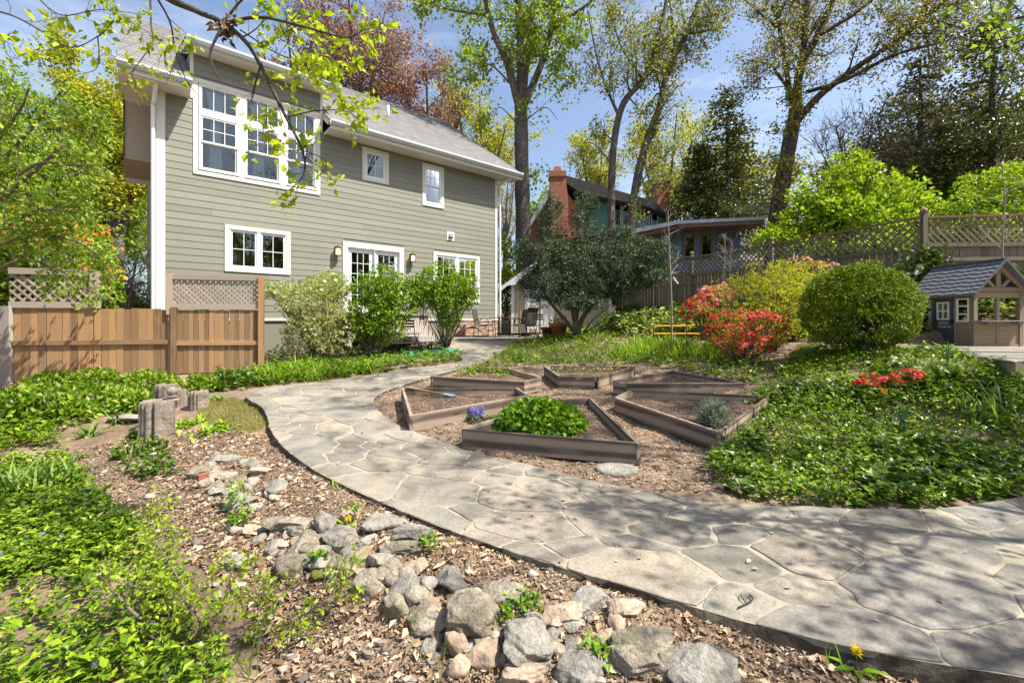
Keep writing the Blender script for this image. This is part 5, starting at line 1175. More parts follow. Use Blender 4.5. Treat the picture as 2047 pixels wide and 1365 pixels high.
# tall forked tulip tree behind the shed
tree('tulip_tree', 'tall straight-trunked tree with fresh green leaves rising behind the shed', 'tree', [
    (P3([(1046, 620), (1046, 480), (1043, 330), (1041, 195)], 21), .40, .30, .001), (P3([(1036, 205), (1015, 130), (985, 60), (965, -20), (940, -120)], 21, 19.5), .2, .07, 1), (P3([(1041, 200), (1040, 90), (1036, -10), (1030, -140)], 21, 21.5), .2, .09, .8),
    (P3([(1046, 200), (1056, 90), (1066, 0), (1075, -120)], 21, 22.5), .16, .07, .8), (P3([(1050, 205), (1085, 120), (1105, 40), (1120, -90)], 21, 20), .18, .07, 1), (P3([(1075, 150), (1105, 60), (1180, 5), (1230, -60)], 20.6, 19), .1, .04, 1),
    (P3([(1030, 178), (980, 130), (930, 130)], 21, 20), .05, .02, 1.6), (P3([(970, 30), (900, 20), (850, -5)], 20.3, 19.5), .06, .02, 1.6), (P3([(1052, 240), (1090, 215), (1115, 240)], 21, 20), .03, .01, .7), (P3([(1036, 250), (1000, 215), (985, 240)], 21, 20.5), .03, .01, .5), (P3([(1105, 60), (1125, 90), (1128, 120)], 20, 19.5), .03, .01, 1.6)],
    'tulip_tree', nsub=92, sublen=1.9, ntw=8, twlen=.8, nleaf=13, lsize=.165, spread=.16, start=.1, up=.1, tpl=KITE, wide=1.35)
tree('oak_tree', 'slender double-trunked tree with small olive leaves in front of the green neighbour wall', 'tree', [
    (P3([(1226, 560), (1222, 430), (1226, 300), (1245, 210), (1290, 150), (1325, 40), (1345, -80)], 19.5), .19, .08, .8), (P3([(1252, 560), (1262, 430), (1285, 310), (1318, 215), (1335, 140), (1375, 60), (1420, -60)], 19.8), .22, .08, .8),
    (P3([(1236, 230), (1210, 170), (1190, 100), (1175, 20)], 19.5, 18.5), .07, .02, 1.6), (P3([(1330, 160), (1350, 120), (1345, 50), (1330, -60)], 19.8, 20.5), .08, .03, 1), (P3([(1350, 70), (1400, 65), (1450, 55)], 19.8, 19), .06, .02, 1.6), (P3([(1224, 330), (1190, 290), (1165, 285)], 19.5, 19), .04, .015, 1.6), (P3([(1285, 160), (1240, 90), (1220, 10)], 19.5, 20), .06, .02, 1.6), (P3([(1262, 400), (1300, 340), (1335, 320)], 19.8, 19.2), .04, .015, 1.6)],
    'oak', nsub=95, sublen=1.9, ntw=9, twlen=.75, nleaf=13, lsize=.13, spread=.15, start=.25, up=.1, droop=.5)
tree('maple_tree', 'broad spreading tree with leaning trunk and tan-green spring leaves on the bank', 'tree', [
    (P3([(1545, 560), (1548, 465), (1570, 330), (1592, 215)], 20), .40, .28, .001), (P3([(1592, 215), (1600, 140), (1640, 60), (1680, -40), (1700, -140)], 20, 19), .2, .07, 1), (P3([(1590, 215), (1605, 100), (1615, 0), (1625, -120)], 20, 21), .17, .07, 1), (P3([(1585, 220), (1570, 130), (1555, 30), (1550, -80)], 20, 20.5), .12, .05, 1),
    (P3([(1590, 245), (1640, 190), (1720, 130), (1810, 70), (1880, 10), (1960, -50)], 20, 17.5), .17, .04, 1.3), (P3([(1610, 185), (1690, 160), (1790, 110), (1900, 80), (2010, 40)], 19.8, 16.5), .09, .03, 1.4), (P3([(1588, 190), (1555, 150), (1540, 130), (1490, 120)], 20, 19), .08, .02, 1.6), (P3([(1640, 70), (1720, 20), (1800, -50)], 19.3, 18.5), .08, .03, 1.2), (P3([(1560, 60), (1500, 10), (1450, -40)], 20.2, 19), .06, .02, 1.4), (P3([(1860, 40), (1930, 60), (2040, 110)], 18, 17), .05, .02, 1.5)],
    'maple', bark=BARKD, nsub=150, sublen=2.3, ntw=9, twlen=.85, nleaf=14, lsize=.125, spread=.17, start=.2, up=.1, droop=.3)
tree('vine_covered_foliage', 'thin leafy vine growing up the leaning trunk of the spreading tree', 'vine', [(P3([(1540, 440), (1560, 340), (1580, 250), (1596, 190)], 19.5), .03, .02, 1.6)], 'oak', nsub=24, sublen=.9, ntw=6, twlen=.6, nleaf=9, lsize=.14, spread=.12, start=.05)
# evergreens
def conifer(label, x, ybase, ytop, wpx, Z, leaf, n=9000, name='evergreen_tree', lsize=.16, holes=.35, thick=1.0, cat='tree'):
    b = px(x, ybase, Z); t = px(x, ytop, Z); H_ = t[2] - b[2]; R_ = wpx * Z / F / 2; th = thing(name, label, cat, b, 'dark evergreens behind the fence'); parts = [tube(np.array([b, (b + t) / 2, t]), [.22, .14, .03], 7)]; LP = []; OD = []
    nb_ = 120
    for k in range(nb_):
        f = RG.uniform(.08, 1) ** .85; r = R_ * (1 - f) ** .65 * RG.uniform(.55, 1.12) + .15; a = RG.uniform(0, 6.28); p = b + (t - b) * f; d = np.array([math.cos(a), math.sin(a), RG.uniform(-.25, .3)]); B_ = wig(p, d, r, 4, .12, -.03); parts.append(tube(B_, np.linspace(.04, .008, 5), 4))
        m = int(n / nb_ * (r / (R_ * .6 + .15)) * .9) + 10; u = RG.uniform(.2, 1, m) * 4; i = np.minimum(u.astype(int), 3); aa = (u - i)[:, None]; LP.append(B_[i] * (1 - aa) + B_[i + 1] * aa + RG.normal(0, 1, (m, 3)) * np.array([.22, .22, .12]) * thick); OD.append(np.tile(nrm(d), (m, 1)))
    V, FA = join([(v, [f]) for v, f in parts]); mk('trunk', V, FA, BARKD, th, True)
    v, f = leafset(np.concatenate(LP), lsize, KITE, .5, np.concatenate(OD), .1); mk('crown', v, f, L[leaf], th)
conifer('dark conical evergreen left of the leaning spreading tree', 1455, 560, 180, 230, 23.5, 'darkevergreen', 11000, lsize=.17)
conifer('dark evergreen just left of the forked bare-crowned tree, above the blue wing', 1395, 560, 300, 170, 24, 'darkevergreen', 8000, lsize=.17)
conifer('tall bronze-tinted evergreen in the middle of the right-hand skyline', 1840, 560, 120, 260, 17.5, 'bronzeevergreen', 8500, lsize=.13)
conifer('dark ivy-trunked evergreen at the right edge above the playhouse', 1985, 560, 30, 300, 15.5, 'darkevergreen', 8500, lsize=.13)
conifer('dark evergreen low between the bright green tree and the playhouse', 1880, 580, 250, 230, 16.2, 'darkevergreen', 9000, lsize=.12)
tree('bare_tree', 'thin leafless twiggy tree against the sky behind the bright green tree', 'tree', [(P3([(1700, 560), (1702, 420), (1690, 330), (1670, 250)], 22), .1, .03, 1), (P3([(1702, 400), (1730, 320), (1745, 240)], 22), .06, .02, 1.4), (P3([(1700, 420), (1665, 350), (1640, 300)], 22), .05, .02, 1.4)], None, bark=BARKD, nsub=60, sublen=2.2, ntw=9, twlen=1.0, nleaf=0, start=.3, up=.5, twr=.012)
# bright green tree and yellow-green maple behind the fence
def clumped(name, label, cat, base, clumps, leaf, n, lsize, tpl=KITE, stems=5, bark=TWIG, group=None, up=.6, shell=.28, flower=None, rough_=.14, sr=.03, droop=0.0, wide=1.0, stemtop=.6, limbs=(), tuft=1.1, per=9):
    """a shrub: clumps = (centre, radii); leaves through the outer volume of every clump"""
    base = np.array(base, float); th = thing(name, label, cat, base, group); P = []; O = []; vol = np.array([r[0] * r[1] + r[0] * r[2] for _, r in clumps]); vol = vol / vol.sum()
    for (c, r), vv in zip(clumps, vol):
        m = int(n * vv / per) + 2; d = rnd_dirs(m); k = 1 - np.abs(RG.normal(0, shell, m)); fr = RG.normal(0, 3.2, (5, 3)); lump = 1 + rough_ * sum(np.sin(d @ fr[i] + i) for i in range(5)) / 2
        p = np.array(c) + d * np.array(r) * (np.clip(k, .1, 1.15) * lump)[:, None]; dn = nrm(d / np.array(r)); d = np.repeat(dn, per, 0) + RG.normal(0, .75, (m * per, 3)); d = nrm(d); p = np.repeat(p, per, 0) + d * (lsize * tuft * RG.uniform(.1, 1, (m * per, 1))); ok = p[:, 2] > gz(p[:, 0], p[:, 1]) + .02; P.append(p[ok]); O.append(d[ok])
    P = np.concatenate(P); O = np.concatenate(O); parts = []
    for c, r in clumps:
        for _ in range(stems):
            e = np.array(c) + rnd_dirs(1)[0] * np.array(r) * stemtop; s = base + RG.normal(0, sr * 2, 3) * (1, 1, 0); m_ = (s + e) / 2 + RG.normal(0, .08, 3) + (0, 0, .05); parts.append(tube(spline([s, m_, e], 3), np.linspace(sr, sr * .25, 7), 5))
    for Pl, r0, r1 in limbs: parts.append(tube(spline(Pl, 4), np.linspace(r0, r1, 4 * (len(Pl) - 1) + 1), 7))
    V, FA = join([(v, [f]) for v, f in parts]); mk('stems', V, FA, bark, th, True)
    v, f = leafset(P, lsize, tpl, up, O, droop, wide); mk('foliage', v, f, L[leaf], th)
    if flower:
        for fm, nf, fs, sel in flower:
            top = np.where(sel(P, O))[0]
            if len(top): i = RG.choice(top, min(nf, len(top)), replace=False); v, f = leafset(P[i] + O[i] * fs * .5, fs, STAR, .4, None, 0); N_ = nrm(O[i] + (0, -.4, .3)); X, Y, Z = frames(rnd_dirs(len(i)), N_ * 1.0); v, f = scatter(STAR[0], STAR[1], P[i] + O[i] * fs * .6, X, Z, Y, fs * RG.uniform(.7, 1.3, len(i))); mk('blossoms', v, f, L[fm], th)
    return th
def C(x, y, Z, rx, ry, rd=None): p = px(x, y, Z); k = Z / F; return (p, (rx * k, (rd if rd else rx) * k, ry * k))
clumped('green_tree', 'bright green round-crowned small tree behind the lattice fence', 'tree', px(1700, 560, 15), [C(1700, 360, 15, 50, 60), C(1640, 400, 15, 55, 50), C(1760, 400, 15.2, 70, 50), C(1610, 450, 15, 50, 45), C(1700, 440, 14.6, 90, 50), C(1810, 430, 15, 50, 35), C(1560, 480, 14.8, 45, 28), C(1620, 505, 14.6, 60, 30), C(1700, 505, 14.2, 70, 34), C(1790, 495, 13.6, 70, 34)], 'lime', 20000, .13, stems=7, bark=BARKD, rough_=.22, shell=.35, wide=1.2, stemtop=.85)
clumped('yellow_maple', 'yellow-green maple spreading at the right edge behind the playhouse', 'tree', px(2020, 600, 12.5), [C(1990, 380, 12.5, 65, 40), C(2040, 360, 12.5, 60, 40), C(1930, 420, 12.5, 60, 32), C(2020, 440, 12.2, 70, 40), C(1950, 460, 12, 70, 25), C(2060, 500, 11.5, 60, 45)], 'lime', 11000, .10, stems=6, rough_=.25, shell=.4, stemtop=.85)
# far trees left, behind the house
def bigtree(name, label, x, ybase, ytop, wpx, Z, leaf, nsub=90, nleaf=16, lsize=.2, group='trees beyond the house', bark=BARK, **kw):
    b = px(x, ybase, Z); t = px(x, ytop, Z); H_ = t[2] - b[2]; R_ = wpx * Z / F / 2; f = lambda a, dx, dy: b + np.array([dx * R_, dy * R_, a * H_])
    lim = [([b, f(.25, .02, 0), f(.45, 0, .03)], R_ * .06 + .1, R_ * .045 + .06, .001)]
    for k in range(7): a = k * 2 * math.pi / 7 + RG.uniform(0, .5); s_ = RG.uniform(.5, .8); lim.append(([f(.25 + .05 * (k % 4), 0, 0), f(.5 + .05 * (k % 3), s_ * .5 * math.cos(a), s_ * .5 * math.sin(a)), f(RG.uniform(.72, .95), s_ * math.cos(a), s_ * math.sin(a))], R_ * .03 + .05, .03, 1.2))
    tree(name, label, 'tree', lim, leaf, bark=bark, nsub=nsub, sublen=R_ * .62, ntw=9, twlen=R_ * .26, nleaf=nleaf, lsize=lsize, spread=R_ * .06, start=.2, group=group, **kw)
bigtree('plum_tree', 'tall copper-purple leaved tree behind the middle of the house roof', 715, 420, -60, 290, 27, 'plum', 120, 12, .17)
bigtree('plum_tree', 'copper leaved tree behind the dormer roof on the left', 600, 420, 30, 200, 28, 'plum', 70, 12, .17)
bigtree('plum_tree', 'low copper-brown tree behind the right end of the house ridge', 860, 470, 120, 200, 28, 'plum', 80, 13, .16)
bigtree('yellow_green_tree', 'yellow-green tree beside the right end of the house roof', 960, 560, 180, 210, 30, 'yellowgreen', 85, 13, .19)
bigtree('yellow_green_tree', 'pale yellow-green tree seen under the oak behind the green neighbour wall', 1330, 560, 235, 200, 32, 'yellowgreen', 70, 12, .2)
bigtree('yellow_green_tree', 'yellow-green tree in the gap between the two tall trunks', 1190, 520, 250, 130, 36, 'yellowgreen', 50, 12, .2)
bigtree('spring_tree', 'bright green tree rising against the left end of the house', 235, 620, 100, 200, 20, 'yellowgreen', 150, 20, .16)
bigtree('spring_tree', 'soft green rounded tree behind the left shrub thicket', 110, 640, 150, 260, 24, 'spring', 130, 18, .19)
bigtree('spring_tree', 'dense green tree low at the left edge behind the fence', 0, 640, 260, 240, 18, 'spring', 120, 18, .15)
bigtree('dark_spring_tree', 'shaded green tree low behind the orange blossoms', 190, 660, 330, 220, 26, 'spring', 110, 18, .2)
clumped('green_shrub', 'dark green shrub in the gap between house corner and shed', 'shrub', px(1012, 640, 20.5), [C(1012, 520, 20.5, 24, 45), C(1018, 580, 20.3, 22, 50)], 'spring', 3200, .13, LEAF)
bigtree('bare_brown_tree', 'bare brown brushy tree seen between the house corner and the tulip tree', 1010, 560, 330, 110, 30, 'maple', 40, 3, .12, bark=TWIGG)
for x, y0, y1, w_, Z, lf, lab in ((1120, 560, 400, 200, 45, 'spring', 'distant green tree behind the brick gable'), (1500, 560, 300, 260, 40, 'oak', 'distant olive tree behind the white house'), (1770, 560, 300, 260, 34, 'bronzeevergreen', 'distant bronze tree behind the bare twiggy tree'), (-60, 660, 330, 300, 36, 'spring', 'distant green tree at the far left edge'), (330, 640, 380, 300, 42, 'spring', 'distant green tree hidden mostly by the house corner'), (2060, 560, 160, 260, 26, 'oak', 'distant olive tree at the far right edge')):
    bigtree('distant_tree', lab, x, y0, y1, w_, Z, lf, 45, 12, .36)
# near left tree with drooping pinnate leaves
tree('ash_sapling', 'leafy green young tree overhanging the left fence with arching branches', 'tree', [
    (P3([(-60, 800), (-40, 640), (-30, 480), (-10, 330), (0, 200)], 8.3, 7.4), .09, .04, .5), (P3([(-20, 420), (60, 350), (140, 280), (205, 235)], 7.6, 7.2), .04, .012, 1.6), (P3([(-20, 350), (60, 260), (110, 200), (130, 170)], 7.5, 7), .035, .01, 1.6), (P3([(-30, 480), (50, 430), (120, 420), (190, 440)], 7.5, 7), .035, .01, 1.6),
    (P3([(-30, 500), (70, 470), (170, 490), (230, 560)], 7.6, 7.6), .03, .008, 1.6), (P3([(-20, 300), (40, 220), (60, 170)], 7.4, 7), .03, .01, 1.5), (P3([(-40, 560), (40, 520), (120, 540), (180, 590)], 7.8, 8.2), .03, .008, 1.6), (P3([(-20, 400), (70, 330), (150, 330), (200, 330)], 7.4, 6.8), .03, .006, 1.2)],
    'spring', bark=TWIG, nsub=66, sublen=.75, ntw=7, twlen=.34, nleaf=10, lsize=.095, spread=.07, start=.12, up=.0, tpl=LEAF, droop=.45, twr=.004, leafup=1.2, wide=.85, grav=-.05)
clumped('orange_azalea', 'orange flowering azalea behind the left lattice', 'shrub', px(120, 640, 10.2), [C(90, 470, 10.3, 75, 45), C(160, 500, 10.2, 60, 50), C(200, 560, 10.2, 40, 40), C(40, 450, 10.5, 50, 35)], 'spring', 3600, .09, stems=4, flower=[('orangeflower', 520, .075, lambda P, O: (O[:, 2] > -.1))])
tree('brown_shrub', 'leafless tan twiggy shrub beside the house corner', 'shrub', [(P3([(250, 640), (252, 590), (245, 540)], 12.5), .03, .02, 1.6), (P3([(255, 640), (262, 580), (270, 530)], 12.5), .03, .02, 1.6), (P3([(248, 640), (235, 590), (225, 540)], 12.5), .03, .02, 1.6)], None, bark=TWIGG, nsub=50, sublen=1.0, ntw=8, twlen=.5, nleaf=0, up=.9, twr=.008)
clumped('dark_shrub', 'dark green shrub behind the end of the left lattice', 'shrub', px(215, 660, 10.6), [C(215, 590, 10.6, 22, 40)], 'ivy', 900, .08, LEAF)
# ------------------------------------------------------------------ shrubs round the house
clumped('variegated_shrub', 'pale cream-variegated shrub with white flowers beside the board fence', 'shrub', G3(640, 722), [C(640, 610, 11, 55, 55), C(600, 600, 11, 45, 40), C(660, 660, 10.8, 48, 50), C(610, 660, 10.8, 52, 45), C(565, 585, 10.9, 32, 18), C(540, 578, 10.9, 25, 10), C(665, 575, 11.2, 40, 30)], 'variegated', 15000, .05, stems=5, rough_=.2, shell=.3, flower=[('whiteflower', 70, .06, lambda P, O: (O[:, 1] < -.3))])
clumped('green_shrub', 'small bright green shrub top behind the variegated shrub', 'shrub', px(655, 700, 12.2), [C(655, 572, 12.2, 38, 22)], 'privet', 1300, .07, LEAF)
clumped('privet_shrub', 'tall glossy green shrub in front of the french doors', 'shrub', G3(748, 716), [C(765, 575, 11.6, 50, 45), C(740, 610, 11.5, 52, 55), C(790, 600, 11.6, 48, 45), C(725, 650, 11.4, 30, 35), C(770, 650, 11.5, 40, 40), C(828, 588, 11.8, 26, 34)], 'privet', 12500, .072, LEAF, stems=5, rough_=.2, shell=.32, sr=.022)
clumped('privet_shrub', 'vase-shaped glossy green shrub on thin stems beside the deck steps', 'shrub', G3(892, 696), [C(875, 565, 12.2, 45, 34), C(912, 575, 12.2, 42, 34), C(850, 590, 12.1, 30, 26), C(935, 590, 12.2, 20, 22), C(895, 605, 12.1, 40, 30), C(898, 640, 12.1, 20, 28)], 'privet', 9500, .072, LEAF, stems=5, rough_=.2, shell=.32, sr=.02)
YZ = 14.2
yb_ = G3(1155, 672)
yewc = [C(1102, 478, YZ, 22, 62), C(1164, 452, YZ, 22, 58), C(1140, 515, YZ, 34, 36), C(1066, 520, YZ, 28, 32), C(1205, 488, YZ, 18, 26), C(1262, 482, YZ, 16, 24), C(1120, 540, YZ - .3, 55, 42), C(1190, 530, YZ - .2, 55, 42), C(1245, 520, YZ, 50, 38), C(1300, 510, YZ, 34, 34), C(1285, 545, YZ, 44, 26), C(1090, 575, YZ - .3, 38, 22), C(1160, 580, YZ - .4, 60, 30), C(1225, 575, YZ, 40, 22), C(1085, 450, YZ, 10, 34), C(1180, 410, YZ, 10, 22), C(1108, 415, YZ, 9, 26), C(1045, 505, YZ, 16, 20), C(1325, 500, YZ, 18, 16), C(1232, 480, YZ, 14, 22), C(1060, 560, YZ, 22, 14)]
clumped('yew_tree', 'spreading dark green yew on a short leaning trunk in front of the shed', 'tree', yb_, yewc, 'yew', 62000, .085, stems=0, rough_=.34, shell=.22, bark=BARK, wide=.55, up=.7, tuft=1.7, per=12, limbs=[([yb_ - (0, 0, .1), px(1150, 640, YZ), px(1140, 600, YZ), px(1118, 560, YZ)], .13, .05), ([yb_ - (.05, 0, .1), px(1165, 635, YZ), px(1195, 600, YZ), px(1240, 560, YZ)], .09, .04), ([yb_, px(1130, 640, YZ - .2), px(1100, 605, YZ - .2), px(1080, 570, YZ)], .07, .03), ([px(1150, 640, YZ), px(1158, 590, YZ), px(1160, 500, YZ)], .08, .03), ([yb_ + (.1, 0, 0), px(1185, 640, YZ - .3), px(1220, 610, YZ - .3)], .03, .015), ([yb_ + (.05, 0, 0), px(1200, 645, YZ), px(1250, 600, YZ)], .025, .012)])
clumped('clipped_bush', 'large round clipped green bush beside the playhouse', 'shrub', px(1722, 705, 8.2), [C(1718, 616, 8.2, 104, 82, 74), C(1704, 585, 8.2, 76, 54, 60), C(1738, 592, 8.2, 66, 54, 56), C(1650, 640, 8.1, 34, 36, 34), C(1790, 650, 8.0, 34, 34, 34), C(1725, 560, 8.2, 44, 34, 40)], 'ball', 44000, .042, stems=8, rough_=.07, shell=.06, tuft=1.2, per=11, up=.5, bark=BARKD, wide=.8)
clumped('chartreuse_shrub', 'large loose yellow-green shrub between the pink azalea and round bush', 'shrub', px(1540, 700, 10), [C(1480, 610, 10, 75, 55), C(1560, 590, 10, 75, 60), C(1600, 620, 9.7, 60, 60), C(1520, 650, 9.7, 80, 40), C(1540, 560, 10.3, 60, 35), C(1590, 555, 10.3, 55, 30)], 'yellowgreen', 17000, .045, stems=6, rough_=.22, shell=.3, droop=-.3)
clumped('pink_azalea', 'pink azalea in bloom above the yellow-green shrub', 'shrub', px(1640, 620, 11.2), [C(1630, 540, 11.2, 42, 18), C(1600, 530, 11.2, 30, 14)], 'oak', 1500, .05, flower=[('pinkflower', 160, .05, lambda P, O: O[:, 2] > -.2)])
clumped('white_azalea', 'white flowering azalea just behind the round clipped bush', 'shrub', px(1810, 620, 10.2), [C(1812, 548, 10.2, 32, 24)], 'spring', 900, .06, flower=[('whiteflower', 150, .055, lambda P, O: O[:, 2] > -.3)])
clumped('red_azalea', 'vivid red azalea in full bloom left of the round clipped bush', 'shrub', G3(1490, 728), [C(1485, 660, 9.0, 72, 38), C(1530, 648, 9.0, 40, 28), C(1450, 675, 9.0, 42, 28), C(1500, 690, 8.8, 55, 24)], 'vinca', 3800, .04, stems=6, rough_=.18, shell=.22, flower=[('redflower', 1200, .046, lambda P, O: (O[:, 2] > -.35))])
clumped('pink_red_azalea', 'pink and red azalea behind the black garden rod', 'shrub', px(1410, 680, 10.6), [C(1415, 610, 10.6, 40, 34), C(1440, 590, 10.8, 32, 22), C(1385, 625, 10.5, 32, 26)], 'yellowgreen', 2200, .045, flower=[('pinkflower', 420, .055, lambda P, O: (O[:, 2] > .1) & (P[:, 0] > 4.3)), ('redflower', 420, .055, lambda P, O: (O[:, 2] > -.4) & (P[:, 0] < 4.75))])
for x, y, lab in ((1742, 772, 'small red azalea cluster on the left, beside the orange tulip'), (1822, 765, 'small red azalea cluster on the right, right of the orange tulip')):
    b = G3(x, y + 16); clumped('small_azalea', lab, 'shrub', b, [(b + (0, 0, .14), (.22, .16, .11))], 'vinca', 500, .03, stems=4, sr=.008, group='small red azaleas in the periwinkle', flower=[('redflower', 130, .04, lambda P, O: O[:, 2] > -.1)])
# bare saplings
for lab, limbs, r in (('slender bare sapling with a white tag in front of the bank', [(P3([(1343, 712), (1342, 600), (1338, 500), (1335, 420)], 11.5), .03, .012, 1)], .7), ('thin bare sapling in front of the blue wing', [(P3([(1445, 600), (1447, 540), (1450, 470)], 13), .014, .007, 1)], .45), ('second thin bare sapling standing just right of the first', [(P3([(1458, 600), (1459, 540), (1462, 480)], 13.2), .014, .007, 1)], .45), ('grey bare sapling rising behind the playhouse roof', [(P3([(2006, 640), (2004, 500), (2008, 400), (2003, 330)], 9.6), .022, .008, 1), (P3([(2005, 500), (1970, 470), (1940, 420)], 9.6), .01, .004, 1.5)], .5)):
    tree('bare_sapling', lab, 'sapling', limbs, None, bark=TWIGG, nsub=12, sublen=r, ntw=3, twlen=r * .5, nleaf=0, start=.35, up=.7, twr=.004, group='bare saplings')
tg_ = px(1352, 560, 11.4); mk('plant_tag', *(lambda m: (np.concatenate(m.V), m.F))(MB().bar(tg_ + (-.08, 0, .08), tg_ + (.05, 0, -.09), .04, .004, (0, 1, 0))), WHITE, label='white tag strip tied to the slender bare sapling', cat='tag')
# dogwood branches overhead; the trunk stands left of the view
DW = 3.4
tree('dogwood_tree', 'dogwood with thin dark branches and bright young leaves hanging over the view', 'tree', [
    ([(-4.9, 2.7, -.4), (-4.85, 2.7, 1.2), (-4.7, 2.8, 2.6), (-4.4, 2.9, 3.8), (-3.9, 3.1, 4.6)], .10, .06, .001), ([(-3.9, 3.1, 4.6), (-3.2, 3.2, 4.6), px(300, -30, DW), px(405, 28, DW)], .05, .022, .001), (P3([(405, 28), (450, 48), (500, 95), (540, 170), (572, 235), (600, 290), (610, 330), (600, 360), (560, 395)], DW), .02, .003, 1.2), (P3([(450, 46), (520, 35), (600, 52), (690, 75), (725, 62)], DW, 3.2), .014, .003, 1.3),
    (P3([(300, -25), (302, 50), (306, 80), (282, 120), (258, 150)], DW, 3.3), .007, .002, 1.5), (P3([(310, -10), (340, 45), (350, 100), (372, 160), (395, 190)], DW, 3.5), .008, .002, 1.4), (P3([(572, 235), (630, 222), (690, 222), (715, 238)], DW, 3.3), .006, .002, 2.2), (P3([(520, 130), (505, 195), (495, 215), (520, 240)], DW), .005, .002, 1.2), (P3([(560, 50), (600, 130), (640, 160), (690, 175)], 3.3), .005, .002, 1.3), (P3([(480, 60), (560, 110), (640, 130), (720, 100)], 3.5), .006, .002, 1.6), (P3([(600, 300), (650, 320), (640, 350), (600, 375)], 3.4), .004, .002, 1.4),
    (P3([(450, 40), (500, -10), (600, -20), (700, 20)], 3.5), .01, .003, 1.5), (P3([(440, 60), (420, 110), (435, 155)], 3.3), .01, .006, .001)],
    'dogwood', bark=BARKD, nsub=72, sublen=.32, ntw=3, twlen=.14, nleaf=4, lsize=.066, spread=.028, start=.1, up=.05, tpl=LEAF, droop=.35, twr=.0018, leafup=.9, wide=1.15)
tree('dogwood_sprays', 'thin leafy twigs reaching in at the upper left corner', 'branch', [(P3([(-60, 10), (20, 30), (70, 55), (140, 95), (200, 70), (228, 40)], 3.2), .007, .002, 1.5), (P3([(195, 72), (198, 110), (190, 140), (150, 150)], 3.2), .004, .0015, 1.2), (P3([(-50, 40), (0, 75), (15, 110), (40, 120)], 3.1), .005, .0015, 1.3), (P3([(60, -20), (120, 30), (200, 20), (290, 30)], 3.3), .005, .002, 1.6)], 'dogwood', bark=BARKD, nsub=30, sublen=.22, ntw=2, twlen=.12, nleaf=4, lsize=.06, spread=.025, start=.1, up=.05, tpl=LEAF, droop=.3, twr=.0016, wide=1.1)
b = px(452, 55, 3.38); v, f = leafset(b + RG.normal(0, 1, (70, 3)) * (.03, .025, .045), .06, LEAF, .1, None, .6); mk('dead_leaf_clump', v, f, L['deadleaf'], label='clump of dead curled leaves caught on the dogwood branch', cat='leaf clump')
# trees beyond the right edge of the view; their branches shade the path
def shade_tree(lab, x, y, z0, zc, R_, nsub, nleaf, lsize, leaf='spring'):
    g = float(gz(x, y)); lim = [([(x, y, g - .1), (x + .05, y, g + z0 * .5), (x, y + .05, g + z0)], .16, .11, .001)]
    for k in range(7): a = k * 2 * math.pi / 7 + .3; lim.append(([(x, y, g + z0 * RG.uniform(.75, 1)), (x + .45 * R_ * math.cos(a), y + .45 * R_ * math.sin(a), g + (z0 + zc) / 2), (x + R_ * math.cos(a), y + R_ * math.sin(a), g + zc + RG.uniform(-.6, .8))], .06, .015, 1.3))
    tree('shade_tree', lab, 'tree', lim, leaf, nsub=nsub, sublen=R_ * .5, ntw=7, twlen=R_ * .2, nleaf=nleaf, lsize=lsize, spread=.09, start=.25, twr=.006, group='trees standing right of the garden')
shade_tree('sparse small tree whose branches shade the near path, just outside the right edge', 6.3, 2.3, 2.8, 5.0, 2.5, 92, 5, .09)
shade_tree('tall thin-leaved tree outside the right edge beside the paving', 8.9, 3.3, 6, 9.6, 3.8, 58, 5, .12)
shade_tree('tall thin-leaved tree outside the right edge behind the camera', 8.2, -.6, 5, 8.6, 3.6, 40, 4, .13)
shade_tree('very tall open-crowned tree far outside the right edge', 9.2, 6.4, 9.5, 15, 4.2, 62, 6, .16)
for x, y, lab in ((19, 1, 'dense green tree standing well to the right of the garden'), (17, -6, 'dense green tree standing behind and right of the camera'), (22, -3, 'tall dense tree furthest to the right behind the camera'), (12, -11, 'dense green tree standing straight behind the garden')):
    b = np.array([x, y, float(gz(x, y))]); lim = [([b, b + (0, .1, 2.2), b + (.1, 0, 4)], .3, .2, .001)] + [([b + (0, 0, 1.2 + .5 * k), b + (1.6 * math.cos(k * 1.1), 1.6 * math.sin(k * 1.1), 4 + .3 * k), b + (2.8 * math.cos(k * 1.1), 2.8 * math.sin(k * 1.1), 5 + .8 * k)], .12, .03, 1.2) for k in range(8)]
    tree('shade_tree', lab, 'tree', lim, 'spring', nsub=60, sublen=2.2, ntw=6, twlen=.9, nleaf=9, lsize=.36, spread=.3, start=.05, group='trees standing right of the garden')
for x0, x1, Z, y0, lf, lab in ((0, 50, 10.4, 530, 'spring', 'bright leafy shrub top left above the lattice'), (-40, 60, 10.6, 575, 'ivy', 'dark leafy shrub behind the leftmost lattice'), (60, 130, 10.8, 580, 'spring', 'green leafy shrub behind the middle of the left lattice'), (120, 185, 11.2, 590, 'ivy', 'dark leafy shrub behind the right half of the left lattice'), (215, 290, 15, 600, 'hellebore', 'low brown-green shrub beside the house corner behind the fence')):
    clumped('fence_shrub', lab, 'shrub', px((x0 + x1) / 2, 680, Z), [C((x0 + x1) / 2, y0, Z, (x1 - x0) / 2 + 8, 55), C((x0 + x1) / 2, y0 + 40, Z, (x1 - x0) / 2 + 10, 50)], lf, 3600, .10, LEAF, shell=.3)
